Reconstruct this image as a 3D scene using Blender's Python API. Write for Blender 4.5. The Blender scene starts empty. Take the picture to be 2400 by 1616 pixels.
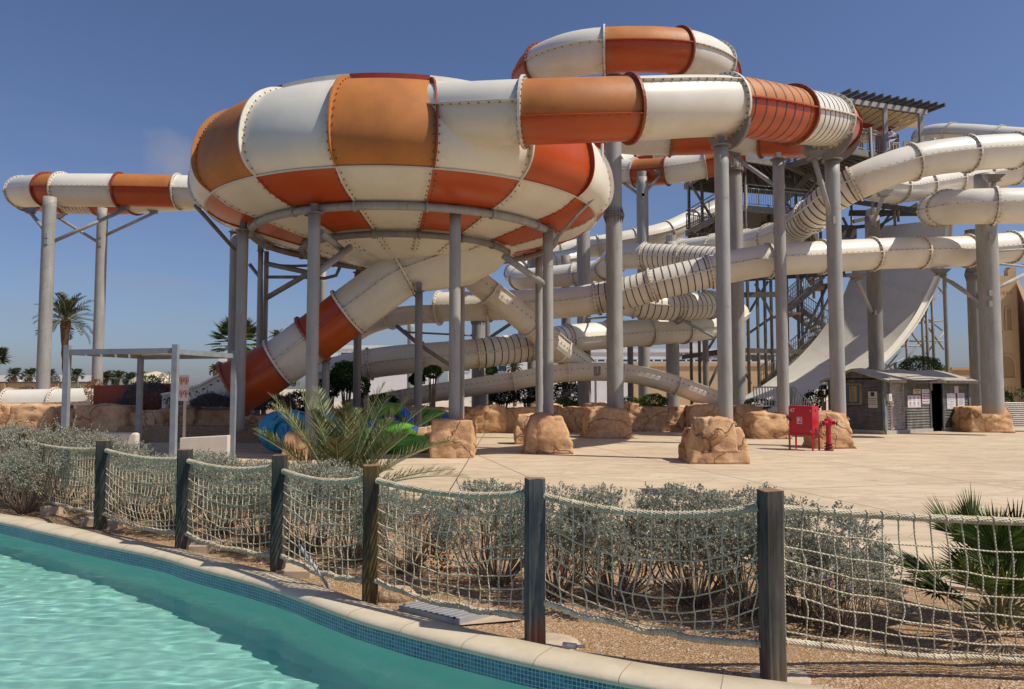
import bpy, bmesh, math, random
from mathutils import Vector, Matrix, noise
random.seed(7)
R = math.radians
sc = bpy.context.scene
COL = sc.collection

# ---------------------------------------------------------------- camera, sky, sun, exposure
F, CX, CY, H, PITCH = 1750.0, 1200.0, 808.0, 1.9, math.atan(104/1750)
cam_d = bpy.data.cameras.new('camera'); cam = bpy.data.objects.new('camera', cam_d); COL.objects.link(cam)
cam_d.sensor_width = 36; cam_d.lens = 36*F/2400; cam_d.clip_end = 6000; cam_d.clip_start = 0.05
cam.location = (0, 0, H); cam.rotation_euler = (math.pi/2+PITCH, 0, 0)
sc.camera = cam

SUN_EL, SUN_AZ = R(53), R(20)          # direction of the sun: from +X, turned 20 degrees towards the camera
sdir = Vector((math.cos(SUN_EL)*math.cos(SUN_AZ), -math.cos(SUN_EL)*math.sin(SUN_AZ), math.sin(SUN_EL)))
w = bpy.data.worlds.new('World'); sc.world = w; w.use_nodes = True
wn = w.node_tree.nodes; wl = w.node_tree.links; wn.clear()
sky = wn.new('ShaderNodeTexSky'); sky.sky_type = 'NISHITA'; sky.sun_disc = False
sky.sun_elevation = SUN_EL; sky.sun_rotation = math.atan2(sdir.x, sdir.y)
sky.altitude = 0; sky.air_density = 1.0; sky.dust_density = 1.1; sky.ozone_density = 3.0
hs = wn.new('ShaderNodeHueSaturation'); hs.inputs['Saturation'].default_value = 0.92
bg = wn.new('ShaderNodeBackground'); bg.inputs[1].default_value = 0.075
wo = wn.new('ShaderNodeOutputWorld')
tint = wn.new('ShaderNodeMix'); tint.data_type = 'RGBA'; tint.blend_type = 'MULTIPLY'; tint.inputs[0].default_value = 1; tint.inputs[7].default_value = (.80, .87, 1.10, 1)
# thin high cloud: streaky veil low in the sky and one small puff
tcw = wn.new('ShaderNodeTexCoord'); mpw = wn.new('ShaderNodeMapping'); mpw.inputs['Scale'].default_value = (2.2, 2.2, 14); mpw.inputs['Rotation'].default_value = (R(6), R(-5), 0)
cn = wn.new('ShaderNodeTexNoise'); cn.inputs['Scale'].default_value = 1.8; cn.inputs['Detail'].default_value = 6; cn.inputs['Roughness'].default_value = .6
cr = wn.new('ShaderNodeValToRGB'); cr.color_ramp.elements[0].position = .45; cr.color_ramp.elements[1].position = .8
sepw = wn.new('ShaderNodeSeparateXYZ'); lowr = wn.new('ShaderNodeMapRange'); lowr.inputs[1].default_value = .34; lowr.inputs[2].default_value = .05; lowr.inputs[3].default_value = 0; lowr.inputs[4].default_value = .55
mulw = wn.new('ShaderNodeMath'); mulw.operation = 'MULTIPLY'
wl.new(tcw.outputs['Generated'], mpw.inputs[0]); wl.new(mpw.outputs[0], cn.inputs['Vector']); wl.new(cn.outputs[0], cr.inputs[0])
wl.new(tcw.outputs['Generated'], sepw.inputs[0]); wl.new(sepw.outputs[2], lowr.inputs[0]); wl.new(cr.outputs[0], mulw.inputs[0]); wl.new(lowr.outputs[0], mulw.inputs[1])
pf_ = Vector(((400-CX)/F, math.cos(PITCH), math.sin(PITCH)+(CY-378)/F)).normalized()
dist = wn.new('ShaderNodeVectorMath'); dist.operation = 'DISTANCE'; dist.inputs[1].default_value = pf_; wl.new(tcw.outputs['Generated'], dist.inputs[0])
pn2 = wn.new('ShaderNodeTexNoise'); pn2.inputs['Scale'].default_value = 16; pn2.inputs['Detail'].default_value = 6; wl.new(tcw.outputs['Generated'], pn2.inputs['Vector'])
pm = wn.new('ShaderNodeMath'); pm.operation = 'MULTIPLY_ADD'; pm.inputs[1].default_value = .09; wl.new(pn2.outputs[0], pm.inputs[0]); 
neg = wn.new('ShaderNodeMath'); neg.operation = 'MULTIPLY'; neg.inputs[1].default_value = -1; wl.new(dist.outputs['Value'], neg.inputs[0]); wl.new(neg.outputs[0], pm.inputs[2])
pr2 = wn.new('ShaderNodeMapRange'); pr2.inputs[1].default_value = .005; pr2.inputs[2].default_value = .045; pr2.inputs[4].default_value = .7; wl.new(pm.outputs[0], pr2.inputs[0])
mxw = wn.new('ShaderNodeMath'); mxw.operation = 'MAXIMUM'; wl.new(mulw.outputs[0], mxw.inputs[0]); wl.new(pr2.outputs[0], mxw.inputs[1])
cm = wn.new('ShaderNodeMix'); cm.data_type = 'RGBA'; cm.inputs[7].default_value = (3.9, 3.75, 4.3, 1)
wl.new(sky.outputs[0], hs.inputs['Color']); wl.new(hs.outputs[0], tint.inputs[6]); wl.new(tint.outputs[2], cm.inputs[6]); wl.new(mxw.outputs[0], cm.inputs[0]); wl.new(cm.outputs[2], bg.inputs[0]); wl.new(bg.outputs[0], wo.inputs[0])
sl = bpy.data.lights.new('sun', 'SUN'); sl.energy = 3.9; sl.angle = R(0.55); sl.color = (1.0, 0.93, 0.80)
so = bpy.data.objects.new('sun', sl); COL.objects.link(so)
so.rotation_euler = (-sdir).to_track_quat('-Z', 'Y').to_euler(); so.location = (30, -10, 40)
sc.view_settings.view_transform = 'Standard'; sc.view_settings.look = 'None'
sc.view_settings.exposure = 0.18; sc.view_settings.gamma = 1.0
sc.render.engine = 'CYCLES'
sc.cycles.max_bounces = 8; sc.cycles.transparent_max_bounces = 24; sc.cycles.use_denoising = True

# ---------------------------------------------------------------- placing helpers
ct, st = math.cos(PITCH), math.sin(PITCH)
def ray(px, py):
    x = (px-CX)/F; u = (CY-py)/F
    return Vector((x, ct-u*st, st+u*ct))
def P(px, py, d):                      # point seen at a photo pixel, d metres ahead
    r = ray(px, py); r = r*(d/r.y); return Vector((r.x, r.y, r.z+H))
def G(px, py, z=0.0):                  # point on a level surface
    r = ray(px, py); r = r*((z-H)/r.z); return Vector((r.x, r.y, z))

# ---------------------------------------------------------------- mesh helpers
class MB:
    def __init__(s): s.v = []; s.f = []; s.m = []; s.sm = []; s.att = {}
    def add(s, vs, fs, m=0, smooth=False):
        o = len(s.v); s.v.extend([tuple(v) for v in vs])
        for f in fs: s.f.append(tuple(i+o for i in f)); s.m.append(m); s.sm.append(smooth)
        return o
    def quad(s, a, b, c, d, m=0): s.add([a, b, c, d], [(0, 1, 2, 3)], m)
    def obox(s, c, ax, ay, az, m=0):  # centre + half-axis vectors
        c = Vector(c); vs = []
        for k in (-1, 1):
            for j in (-1, 1):
                for i in (-1, 1): vs.append(c+ax*i+ay*j+az*k)
        s.add(vs, [(0, 2, 3, 1), (4, 5, 7, 6), (0, 1, 5, 4), (2, 6, 7, 3), (0, 4, 6, 2), (1, 3, 7, 5)], m)
    def box(s, x0, x1, y0, y1, z0, z1, m=0):
        s.obox(((x0+x1)/2, (y0+y1)/2, (z0+z1)/2), Vector(((x1-x0)/2, 0, 0)), Vector((0, (y1-y0)/2, 0)), Vector((0, 0, (z1-z0)/2)), m)
    def beam(s, a, b, w, h=None, m=0, up=Vector((0, 0, 1))):   # rectangular bar
        a = Vector(a); b = Vector(b); t = (b-a); L = t.length; t.normalize(); h = h or w
        if abs(t.dot(up)) > .98: up = Vector((0, 1, 0))
        sd = t.cross(up).normalized(); u = sd.cross(t)
        s.obox((a+b)/2, t*(L/2), sd*(w/2), u*(h/2), m)
    def rod(s, a, b, r, r2=None, n=8, m=0, cap=True, smooth=True):
        s.tube([Vector(a), Vector(b)], [r, r if r2 is None else r2], n, m, cap, smooth)
    def tube(s, pts, rad, n=8, m=0, cap=True, smooth=True):
        pts = [Vector(p) for p in pts]; N = len(pts)
        if not hasattr(rad, '__len__'): rad = [rad]*N
        vs = []; t0 = (pts[1]-pts[0]).normalized()
        up = Vector((0, 0, 1)) if abs(t0.z) < .95 else Vector((0, 1, 0))
        sd = t0.cross(up).normalized()
        for i, p in enumerate(pts):
            a = pts[max(i-1, 0)]; b = pts[min(i+1, N-1)]; t = (b-a)
            if t.length < 1e-9: t = t0
            t = t.normalized(); sd = (sd-t*sd.dot(t)).normalized(); u = sd.cross(t)
            for k in range(n):
                an = 2*math.pi*k/n; vs.append(p+(sd*math.cos(an)+u*math.sin(an))*rad[i])
        fs = []
        for i in range(N-1):
            for k in range(n):
                k2 = (k+1) % n; fs.append((i*n+k, (i+1)*n+k, (i+1)*n+k2, i*n+k2))
        o = s.add(vs, fs, m, smooth)
        if cap:
            s.f.append(tuple(o+k for k in range(n))); s.m.append(m); s.sm.append(False)
            s.f.append(tuple(o+(N-1)*n+k for k in reversed(range(n)))); s.m.append(m); s.sm.append(False)
    def lathe(s, prof, c, n=16, m=0, axis=None, smooth=True):
        c = Vector(c); vs = []
        ax = (axis or Vector((0, 0, 1))).normalized()
        e1 = ax.orthogonal().normalized(); e2 = ax.cross(e1)
        for (r, z) in prof:
            for k in range(n):
                a = 2*math.pi*k/n; vs.append(c+ax*z+(e1*math.cos(a)+e2*math.sin(a))*r)
        fs = []
        for i in range(len(prof)-1):
            for k in range(n):
                k2 = (k+1) % n; fs.append((i*n+k, i*n+k2, (i+1)*n+k2, (i+1)*n+k))
        s.add(vs, fs, m, smooth)
    def mesh(s, name, mats, off=Vector((0, 0, 0))):
        me = bpy.data.meshes.new(name)
        ox, oy, oz = off
        me.from_pydata([(x-ox, y-oy, z-oz) for x, y, z in s.v], [], s.f)
        for m in (mats if isinstance(mats, (list, tuple)) else [mats]): me.materials.append(m)
        me.polygons.foreach_set('material_index', s.m); me.polygons.foreach_set('use_smooth', s.sm)
        for k, vals in s.att.items():
            at = me.attributes.new(k, 'FLOAT', 'POINT'); at.data.foreach_set('value', vals)
        me.update(); return me

def uvset(me, uvs):
    l = me.uv_layers.new(name='UVMap'); flat = []
    for p in me.polygons:
        for vi in p.vertices: flat.extend(uvs[vi])
    l.data.foreach_set('uv', flat)

def tag(o, label=None, cat=None, group=None, kind=None):
    if label: o['label'] = label
    if cat: o['category'] = cat
    if group: o['group'] = group
    if kind: o['kind'] = kind
    return o
def thing(name, label, cat, loc, group=None):
    o = bpy.data.objects.new(name, None); COL.objects.link(o); o.location = loc; o.empty_display_size = .3
    return tag(o, label, cat, group)
def wloc(p):
    v = Vector((0, 0, 0))
    while p is not None: v = v+Vector(p.location); p = p.parent
    return v
def part(name, mb, mats, parent, label=None):          # geometry given in world space
    me = mb.mesh(name, mats, wloc(parent)); o = bpy.data.objects.new(name, me); COL.objects.link(o); o.parent = parent
    if label: o['label'] = label
    return o
def solo(name, mb, mats, label, cat, loc=(0, 0, 0), group=None):
    me = mb.mesh(name, mats, Vector(loc)); o = bpy.data.objects.new(name, me); COL.objects.link(o); o.location = loc
    return tag(o, label, cat, group)
def struct(name, mb, mats, kind='structure'):
    me = mb.mesh(name, mats); o = bpy.data.objects.new(name, me); COL.objects.link(o); o['kind'] = kind; return o
def copy_tree(o, parent=None):
    c = o.copy(); COL.objects.link(c); c.parent = parent
    for ch in list(o.children): copy_tree(ch, c)
    return c

def crom(pts, n=8):                    # Catmull-Rom; works on lists of equal-length tuples
    pts = [tuple(p) for p in pts]; out = []
    P0 = [pts[0]]+pts+[pts[-1]]
    for i in range(1, len(P0)-2):
        a, b, c, d = P0[i-1], P0[i], P0[i+1], P0[i+2]
        for k in range(n):
            t = k/n
            out.append(tuple(.5*((2*b[j])+(-a[j]+c[j])*t+(2*a[j]-5*b[j]+4*c[j]-d[j])*t*t+(-a[j]+3*b[j]-3*c[j]+d[j])*t**3) for j in range(len(a))))
    out.append(pts[-1]); return out
class Path:
    def __init__(s, pts, n=12):
        s.p = [Vector(q[:3]) for q in crom(pts, n)]; s.s = [0.0]
        for a, b in zip(s.p, s.p[1:]): s.s.append(s.s[-1]+(b-a).length)
        s.L = s.s[-1]; s.knots = [s.s[i*n] for i in range(len(pts))]
    def at(s, d):
        d = min(max(d, 0), s.L-1e-6); lo, hi = 0, len(s.s)-1
        while hi-lo > 1:
            m = (lo+hi)//2
            if s.s[m] <= d: lo = m
            else: hi = m
        t = (d-s.s[lo])/max(1e-9, s.s[hi]-s.s[lo]); return s.p[lo].lerp(s.p[hi], t)
    def frame(s, d):
        e = .15; t = (s.at(d+e)-s.at(d-e)).normalized()
        u = (Vector((0, 0, 1))-t*t.z).normalized(); return s.at(d), t, u, t.cross(u)
# ---------------------------------------------------------------- materials
def newmat(name):
    m = bpy.data.materials.new(name); m.use_nodes = True; nt = m.node_tree
    b = nt.nodes['Principled BSDF']; return m, nt, b
def N(nt, t, **kw):
    n = nt.nodes.new(t)
    for k, v in kw.items():
        if k in n.inputs: n.inputs[k].default_value = v
        else: setattr(n, k, v)
    return n
def rgba(c): return (c[0], c[1], c[2], 1)
def ramp(nt, src, stops):
    r = nt.nodes.new('ShaderNodeValToRGB'); e = r.color_ramp.elements
    while len(e) < len(stops): e.new(.5)
    for i, (p, c) in enumerate(stops): e[i].position = p; e[i].color = rgba(c) if hasattr(c, '__len__') else (c, c, c, 1)
    nt.links.new(src, r.inputs[0]); return r.outputs[0]
def coords(nt, scale=(1, 1, 1), kind='Object', rot=(0, 0, 0)):
    tc = nt.nodes.new('ShaderNodeTexCoord'); mp = nt.nodes.new('ShaderNodeMapping')
    mp.inputs['Scale'].default_value = scale; mp.inputs['Rotation'].default_value = rot
    nt.links.new(tc.outputs[kind], mp.inputs[0]); return mp.outputs[0]
def mixc(nt, f, a, b, mode='MIX'):
    m = nt.nodes.new('ShaderNodeMix'); m.data_type = 'RGBA'; m.blend_type = mode
    for s, v in ((m.inputs[0], f), (m.inputs[6], a), (m.inputs[7], b)):
        if hasattr(v, 'is_output') or isinstance(v, bpy.types.NodeSocket): nt.links.new(v, s)
        elif hasattr(v, '__len__'): s.default_value = rgba(v)
        else: s.default_value = v
    return m.outputs[2]
def noise_(nt, co, scale, detail=4, rough=.55, dist=0):
    n = N(nt, 'ShaderNodeTexNoise'); n.inputs['Scale'].default_value = scale; n.inputs['Detail'].default_value = detail
    n.inputs['Roughness'].default_value = rough; n.inputs['Distortion'].default_value = dist
    if co is not None: nt.links.new(co, n.inputs['Vector'])
    return n.outputs[0]
def bump_(nt, b, h, strength=.3, dist=.02, normal=None):
    n = N(nt, 'ShaderNodeBump'); n.inputs['Strength'].default_value = strength; n.inputs['Distance'].default_value = dist
    nt.links.new(h, n.inputs['Height'])
    if normal: nt.links.new(normal, n.inputs['Normal'])
    if b: nt.links.new(n.outputs[0], b.inputs['Normal'])
    return n.outputs[0]
def simple(name, c1, c2=None, scale=3, rough=.6, bump=0, bscale=None, metal=0, stretch=(1, 1, 1), lo=.35, hi=.65, spec=.5, bdist=.01):
    m, nt, b = newmat(name); b.inputs['Roughness'].default_value = rough; b.inputs['Metallic'].default_value = metal
    b.inputs['Specular IOR Level'].default_value = spec
    co = coords(nt, stretch)
    if c2 is None: b.inputs['Base Color'].default_value = rgba(c1)
    else:
        nt.links.new(ramp(nt, noise_(nt, co, scale, 5, .6), [(lo, c1), (hi, c2)]), b.inputs['Base Color'])
    if bump: bump_(nt, b, noise_(nt, co, bscale or scale*4, 5, .6), bump, bdist)
    return m

def fibreglass(name, c, fade, rough=.32, streak=.5):
    """gel-coat: faded upper faces colour 'fade' mixed by noise, fine streaks, rust near flanges by the stain attribute"""
    m, nt, b = newmat(name); b.inputs['Roughness'].default_value = rough
    co = coords(nt, (1, 1, 1)); cs = coords(nt, (9, 9, .6))
    n1 = noise_(nt, co, .9, 4, .6); n2 = noise_(nt, cs, 2.2, 5, .65)
    col = mixc(nt, ramp(nt, n1, [(.35, 0), (.68, 1)]), c, fade)
    dk = tuple(x*.72 for x in c)
    st_ = nt.nodes.new('ShaderNodeMath'); st_.operation = 'MULTIPLY'; st_.inputs[1].default_value = streak
    nt.links.new(ramp(nt, n2, [(.5, 0), (.78, 1)]), st_.inputs[0])
    col = mixc(nt, st_.outputs[0], col, dk)
    at = nt.nodes.new('ShaderNodeAttribute'); at.attribute_name = 'stain'
    mu = nt.nodes.new('ShaderNodeMath'); mu.operation = 'MULTIPLY'; nt.links.new(at.outputs['Fac'], mu.inputs[0])
    nt.links.new(ramp(nt, noise_(nt, co, 3.5, 5, .7), [(.38, .0), (.72, 1)]), mu.inputs[1])
    col = mixc(nt, mu.outputs[0], col, (.25, .14, .06))
    nt.links.new(col, b.inputs['Base Color'])
    rr = nt.nodes.new('ShaderNodeMapRange'); rr.inputs[3].default_value = rough-.08; rr.inputs[4].default_value = rough+.22
    nt.links.new(n2, rr.inputs[0]); nt.links.new(rr.outputs[0], b.inputs['Roughness'])
    bump_(nt, b, n1, .08, .05)
    return m
M = {}
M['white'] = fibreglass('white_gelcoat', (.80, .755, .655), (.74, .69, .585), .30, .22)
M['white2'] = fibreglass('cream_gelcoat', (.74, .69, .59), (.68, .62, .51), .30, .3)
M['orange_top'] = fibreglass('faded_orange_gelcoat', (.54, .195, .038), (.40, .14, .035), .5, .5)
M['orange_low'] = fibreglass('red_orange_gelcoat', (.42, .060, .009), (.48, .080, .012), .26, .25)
M['orange_dark'] = fibreglass('deep_red_gelcoat', (.27, .032, .010), (.32, .05, .014), .4, .25)
M['bolt'] = simple('rusty_bolt', (.12, .07, .04), (.24, .13, .07), 20, .8)
M['rib'] = simple('dark_rib_band', (.03, .033, .04), (.07, .08, .09), 4, .5)
M['black'] = simple('black_rubber', (.012, .012, .014), None, rough=.6)

def galv(name, c1, c2, weld=True):
    m, nt, b = newmat(name); b.inputs['Roughness'].default_value = .62; b.inputs['Metallic'].default_value = .12
    co = coords(nt, (1, 1, .25)); n1 = noise_(nt, co, 3.5, 6, .65); n2 = noise_(nt, coords(nt, (6, 6, .35)), 2, 4, .6)
    col = mixc(nt, ramp(nt, n1, [(.3, 0), (.7, 1)]), c1, c2)
    col = mixc(nt, ramp(nt, n2, [(.52, 0), (.85, .55)]), col, (.20, .15, .10))
    at = nt.nodes.new('ShaderNodeAttribute'); at.attribute_name = 'stain'
    mu = nt.nodes.new('ShaderNodeMath'); mu.operation = 'MULTIPLY'; nt.links.new(at.outputs['Fac'], mu.inputs[0])
    nt.links.new(ramp(nt, noise_(nt, coords(nt, (1, 1, 1)), 4, 5, .7), [(.3, .3), (.65, 1)]), mu.inputs[1])
    col = mixc(nt, mu.outputs[0], col, (.46, .27, .14))
    nt.links.new(col, b.inputs['Base Color'])
    bump_(nt, b, n1, .15, .02)
    return m
M['galv'] = galv('galvanised_steel', (.275, .267, .25), (.39, .38, .36))
M['galv_dark'] = galv('weathered_steel', (.17, .16, .15), (.27, .25, .23))
M['steel_brown'] = simple('dark_steel', (.075, .065, .055), (.13, .11, .09), 4, .7)
M['steel_mid'] = simple('tower_steel', (.15, .135, .115), (.23, .205, .17), 4, .6)

def rock_mat():
    m, nt, b = newmat('sandstone_render'); b.inputs['Roughness'].default_value = .9; b.inputs['Specular IOR Level'].default_value = .2
    co = coords(nt, (1, 1, 1)); oi = nt.nodes.new('ShaderNodeObjectInfo')
    ad = nt.nodes.new('ShaderNodeVectorMath'); ad.operation = 'ADD'; sc_ = nt.nodes.new('ShaderNodeVectorMath'); sc_.operation = 'SCALE'
    sc_.inputs['Scale'].default_value = 17; nt.links.new(oi.outputs['Random'], sc_.inputs[0])
    nt.links.new(co, ad.inputs[0]); nt.links.new(sc_.outputs[0], ad.inputs[1]); v = ad.outputs[0]
    n1 = noise_(nt, v, 1.3, 6, .62, .4); n2 = noise_(nt, v, 9, 6, .7)
    col = ramp(nt, n1, [(.26, (.42, .215, .105)), (.42, (.60, .345, .18)), (.58, (.71, .45, .245)), (.75, (.78, .54, .33))])
    col = mixc(nt, ramp(nt, n2, [(.35, .45), (.6, 0)]), col, (.26, .13, .07))
    vo = nt.nodes.new('ShaderNodeTexVoronoi'); vo.feature = 'DISTANCE_TO_EDGE'; vo.inputs['Scale'].default_value = .55
    wv = nt.nodes.new('ShaderNodeVectorMath'); wv.operation = 'ADD'
    wn_ = N(nt, 'ShaderNodeTexNoise'); wn_.inputs['Scale'].default_value = 1.6; wn_.inputs['Detail'].default_value = 4; nt.links.new(v, wn_.inputs['Vector'])
    nt.links.new(v, wv.inputs[0]); nt.links.new(wn_.outputs['Color'], wv.inputs[1]); nt.links.new(wv.outputs[0], vo.inputs['Vector'])
    crack = ramp(nt, vo.outputs['Distance'], [(0, .35), (.016, 1)])
    col = mixc(nt, crack, (.17, .08, .045), col)
    nt.links.new(col, b.inputs['Base Color'])
    b1 = bump_(nt, None, crack, .9, .05); b2 = bump_(nt, b, n2, .6, .04, b1)
    return m
M['rock'] = rock_mat()
M['concrete'] = simple('grey_concrete', (.38, .34, .29), (.47, .42, .36), 6, .9, .3, 40)
M['cement'] = simple('sandy_cement', (.44, .33, .23), (.55, .44, .32), 7, .95, .3, 40)

def plaza_mat():
    m, nt, b = newmat('stamped_concrete'); b.inputs['Roughness'].default_value = .85; b.inputs['Specular IOR Level'].default_value = .25
    co = coords(nt, (1, 1, 1))
    n1 = noise_(nt, co, .35, 6, .6); n2 = noise_(nt, coords(nt, (1, 3.2, 1), rot=(0, 0, R(-8))), 1.7, 6, .65, .6); n3 = noise_(nt, co, 30, 3, .7)
    col = mixc(nt, ramp(nt, n1, [(.35, 0), (.65, 1)]), (.56, .44, .30), (.65, .53, .375))
    col = mixc(nt, ramp(nt, n2, [(.50, 0), (.70, .7)]), col, (.46, .33, .21))
    # expansion joints
    br = nt.nodes.new('ShaderNodeTexBrick'); br.offset = 0.0; br.inputs['Scale'].default_value = 1; br.inputs['Brick Width'].default_value = 4.2; br.inputs['Row Height'].default_value = 3.1
    br.inputs['Mortar Size'].default_value = .016; br.inputs['Mortar Smooth'].default_value = 0; br.inputs['Color1'].default_value = (1, 1, 1, 1); br.inputs['Color2'].default_value = (1, 1, 1, 1); br.inputs['Mortar'].default_value = (0, 0, 0, 1)
    nt.links.new(coords(nt, (1, 1, 1), rot=(0, 0, R(-14))), br.inputs['Vector'])
    col = mixc(nt, br.outputs['Color'], (.20, .14, .09), col)
    # tide marks and darker trodden patches
    n4 = noise_(nt, coords(nt, (.35, .9, 1), rot=(0, 0, R(12))), 1.1, 7, .7, 1.5)
    col = mixc(nt, ramp(nt, n4, [(.50, 0), (.55, .5), (.58, .15), (.8, .45)]), col, (.38, .29, .20))
    n5 = noise_(nt, coords(nt, (1, 1, 1)), 9, 6, .75)
    col = mixc(nt, ramp(nt, n5, [(.62, 0), (.72, .45)]), col, (.36, .27, .18))
    # short stamped cracks
    vo = nt.nodes.new('ShaderNodeTexVoronoi'); vo.feature = 'DISTANCE_TO_EDGE'; vo.inputs['Scale'].default_value = 1.1
    nt.links.new(coords(nt, (.8, 2.0, 1), rot=(0, 0, R(-6))), vo.inputs['Vector'])
    k = nt.nodes.new('ShaderNodeMath'); k.operation = 'MULTIPLY'
    nt.links.new(ramp(nt, vo.outputs['Distance'], [(0, 1), (.012, 0)]), k.inputs[0]); nt.links.new(ramp(nt, noise_(nt, co, 1.3, 3), [(.55, 0), (.62, .75)]), k.inputs[1])
    col = mixc(nt, k.outputs[0], col, (.33, .22, .14))
    nt.links.new(col, b.inputs['Base Color']); b1 = bump_(nt, None, n3, .25, .01); bump_(nt, b, n2, .25, .03, b1)
    return m
M['plaza'] = plaza_mat()
def soil_mat():
    m, nt, b = newmat('sandy_gravel_soil'); b.inputs['Roughness'].default_value = .95; b.inputs['Specular IOR Level'].default_value = .15
    co = coords(nt, (1, 1, 1)); n1 = noise_(nt, co, 1.1, 5, .6)
    vo = nt.nodes.new('ShaderNodeTexVoronoi'); vo.inputs['Scale'].default_value = 75; nt.links.new(co, vo.inputs['Vector'])
    hsv = nt.nodes.new('ShaderNodeSeparateColor'); nt.links.new(vo.outputs['Color'], hsv.inputs[0])
    col = mixc(nt, ramp(nt, n1, [(.38, 0), (.62, 1)]), (.31, .18, .09), (.42, .26, .14))
    pe = ramp(nt, hsv.outputs[0], [(0, (.16, .09, .05)), (.35, (.33, .195, .105)), (.7, (.43, .285, .165)), (.93, (.66, .56, .43))])
    col = mixc(nt, ramp(nt, noise_(nt, co, 3, 4, .6), [(.4, .35), (.6, .8)]), col, pe)
    nt.links.new(col, b.inputs['Base Color'])
    b1 = bump_(nt, None, vo.outputs['Distance'], .7, .012); bump_(nt, b, n1, .5, .1, b1)
    return m
M['soil'] = soil_mat()
M['desert'] = simple('desert_ground', (.50, .40, .28), (.60, .49, .36), .2, .95, .3, 2)
M['coping'] = simple('pale_coping_stone', (.54, .45, .32), (.64, .55, .41), 5, .8, .25, 45, lo=.3, hi=.7)
M['coping_joint'] = simple('coping_joint', (.30, .22, .15), None, rough=.9)

def mosaic_mat():
    m, nt, b = newmat('blue_mosaic'); b.inputs['Roughness'].default_value = .25
    tc = nt.nodes.new('ShaderNodeTexCoord')
    br = nt.nodes.new('ShaderNodeTexBrick'); br.offset = 0.0; br.squash = 1
    br.inputs['Scale'].default_value = 1; br.inputs['Brick Width'].default_value = .03; br.inputs['Row Height'].default_value = .03
    br.inputs['Mortar Size'].default_value = .0019; br.inputs['Mortar Smooth'].default_value = .1; br.inputs['Bias'].default_value = -.15
    br.inputs['Color1'].default_value = (.012, .07, .16, 1); br.inputs['Color2'].default_value = (.045, .20, .32, 1); br.inputs['Mortar'].default_value = (.42, .52, .52, 1)
    nt.links.new(tc.outputs['UV'], br.inputs['Vector'])
    n = noise_(nt, coords(nt, (1, 1, 1)), 2.5, 4)
    col = mixc(nt, ramp(nt, n, [(.4, 0), (.7, .45)]), br.outputs['Color'], (.09, .25, .27))
    nt.links.new(col, b.inputs['Base Color']); return m
M['mosaic'] = mosaic_mat()
M['pool_wall'] = simple('pool_wall_plaster', (.36, .76, .69), (.44, .80, .72), 3, .6)
M['pool_floor'] = simple('pool_floor', (.34, .66, .58), (.43, .73, .65), 1.2, .6)
def water_mat():
    m, nt, b = newmat('pool_water'); nt.nodes.remove(b); out = nt.nodes['Material Output']
    g = nt.nodes.new('ShaderNodeBsdfRefraction'); g.inputs['IOR'].default_value = 1.33; g.inputs['Roughness'].default_value = 0; g.inputs[0].default_value = (.90, .98, .97, 1)
    gl = nt.nodes.new('ShaderNodeBsdfGlossy'); gl.inputs['Roughness'].default_value = .0
    fr = nt.nodes.new('ShaderNodeFresnel'); fr.inputs[0].default_value = 1.33
    fm = nt.nodes.new('ShaderNodeMath'); fm.operation = 'MULTIPLY'; fm.inputs[1].default_value = .7; nt.links.new(fr.outputs[0], fm.inputs[0])
    mx = nt.nodes.new('ShaderNodeMixShader'); nt.links.new(fm.outputs[0], mx.inputs[0]); nt.links.new(g.outputs[0], mx.inputs[1]); nt.links.new(gl.outputs[0], mx.inputs[2])
    nt.links.new(mx.outputs[0], out.inputs[0]); return m
M['water'] = water_mat()

def wood_mat(name, cs, sx=14, sz=.5, rough=.85):
    m, nt, b = newmat(name); b.inputs['Roughness'].default_value = rough; b.inputs['Specular IOR Level'].default_value = .2
    n1 = noise_(nt, coords(nt, (sx, sx, sz)), 2, 5, .6, 0); n2 = noise_(nt, coords(nt, (2.5, 2.5, .9)), 1.6, 4, .6)
    col = ramp(nt, n2, [(i/(len(cs)-1)*.34+.33, c) for i, c in enumerate(cs)])
    col = mixc(nt, ramp(nt, n1, [(.35, .7), (.6, 0)]), col, tuple(x*.45 for x in cs[0]))
    nt.links.new(col, b.inputs['Base Color']); bump_(nt, b, n1, .5, .01); return m
M['post_grey'] = wood_mat('weathered_dark_wood', [(.07, .057, .048), (.14, .115, .095), (.20, .15, .105)])
M['post_ochre'] = wood_mat('ochre_flaked_wood', [(.05, .045, .035), (.14, .09, .03), (.24, .11, .04)])
M['post_rust'] = wood_mat('blue_rust_wood', [(.05, .06, .07), (.13, .13, .125), (.36, .11, .03)])
M['post_teal'] = wood_mat('dark_teal_wood', [(.035, .042, .04), (.085, .08, .068), (.16, .11, .07)])
def rope_mat():
    m, nt, b = newmat('cream_rope'); b.inputs['Roughness'].default_value = .9; b.inputs['Specular IOR Level'].default_value = .1
    co = coords(nt, (1, 1, 1))
    col = ramp(nt, noise_(nt, co, 5, 5, .7), [(.3, (.40, .34, .22)), (.5, (.60, .51, .36)), (.7, (.76, .67, .50))])
    nt.links.new(col, b.inputs['Base Color'])
    wv = nt.nodes.new('ShaderNodeTexWave'); wv.inputs['Scale'].default_value = 26; wv.wave_type = 'BANDS'; wv.bands_direction = 'DIAGONAL'; nt.links.new(co, wv.inputs['Vector'])
    bump_(nt, b, wv.outputs[0], .7, .006); return m
M['rope'] = rope_mat()
M['hut_wood'] = wood_mat('grey_hut_boards', [(.14, .13, .115), (.20, .185, .165), (.27, .25, .22)], .8, 20)
M['hut_trim'] = wood_mat('blue_grey_trim', [(.13, .15, .16), (.22, .24, .25), (.30, .31, .31)], 12, 1)
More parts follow.
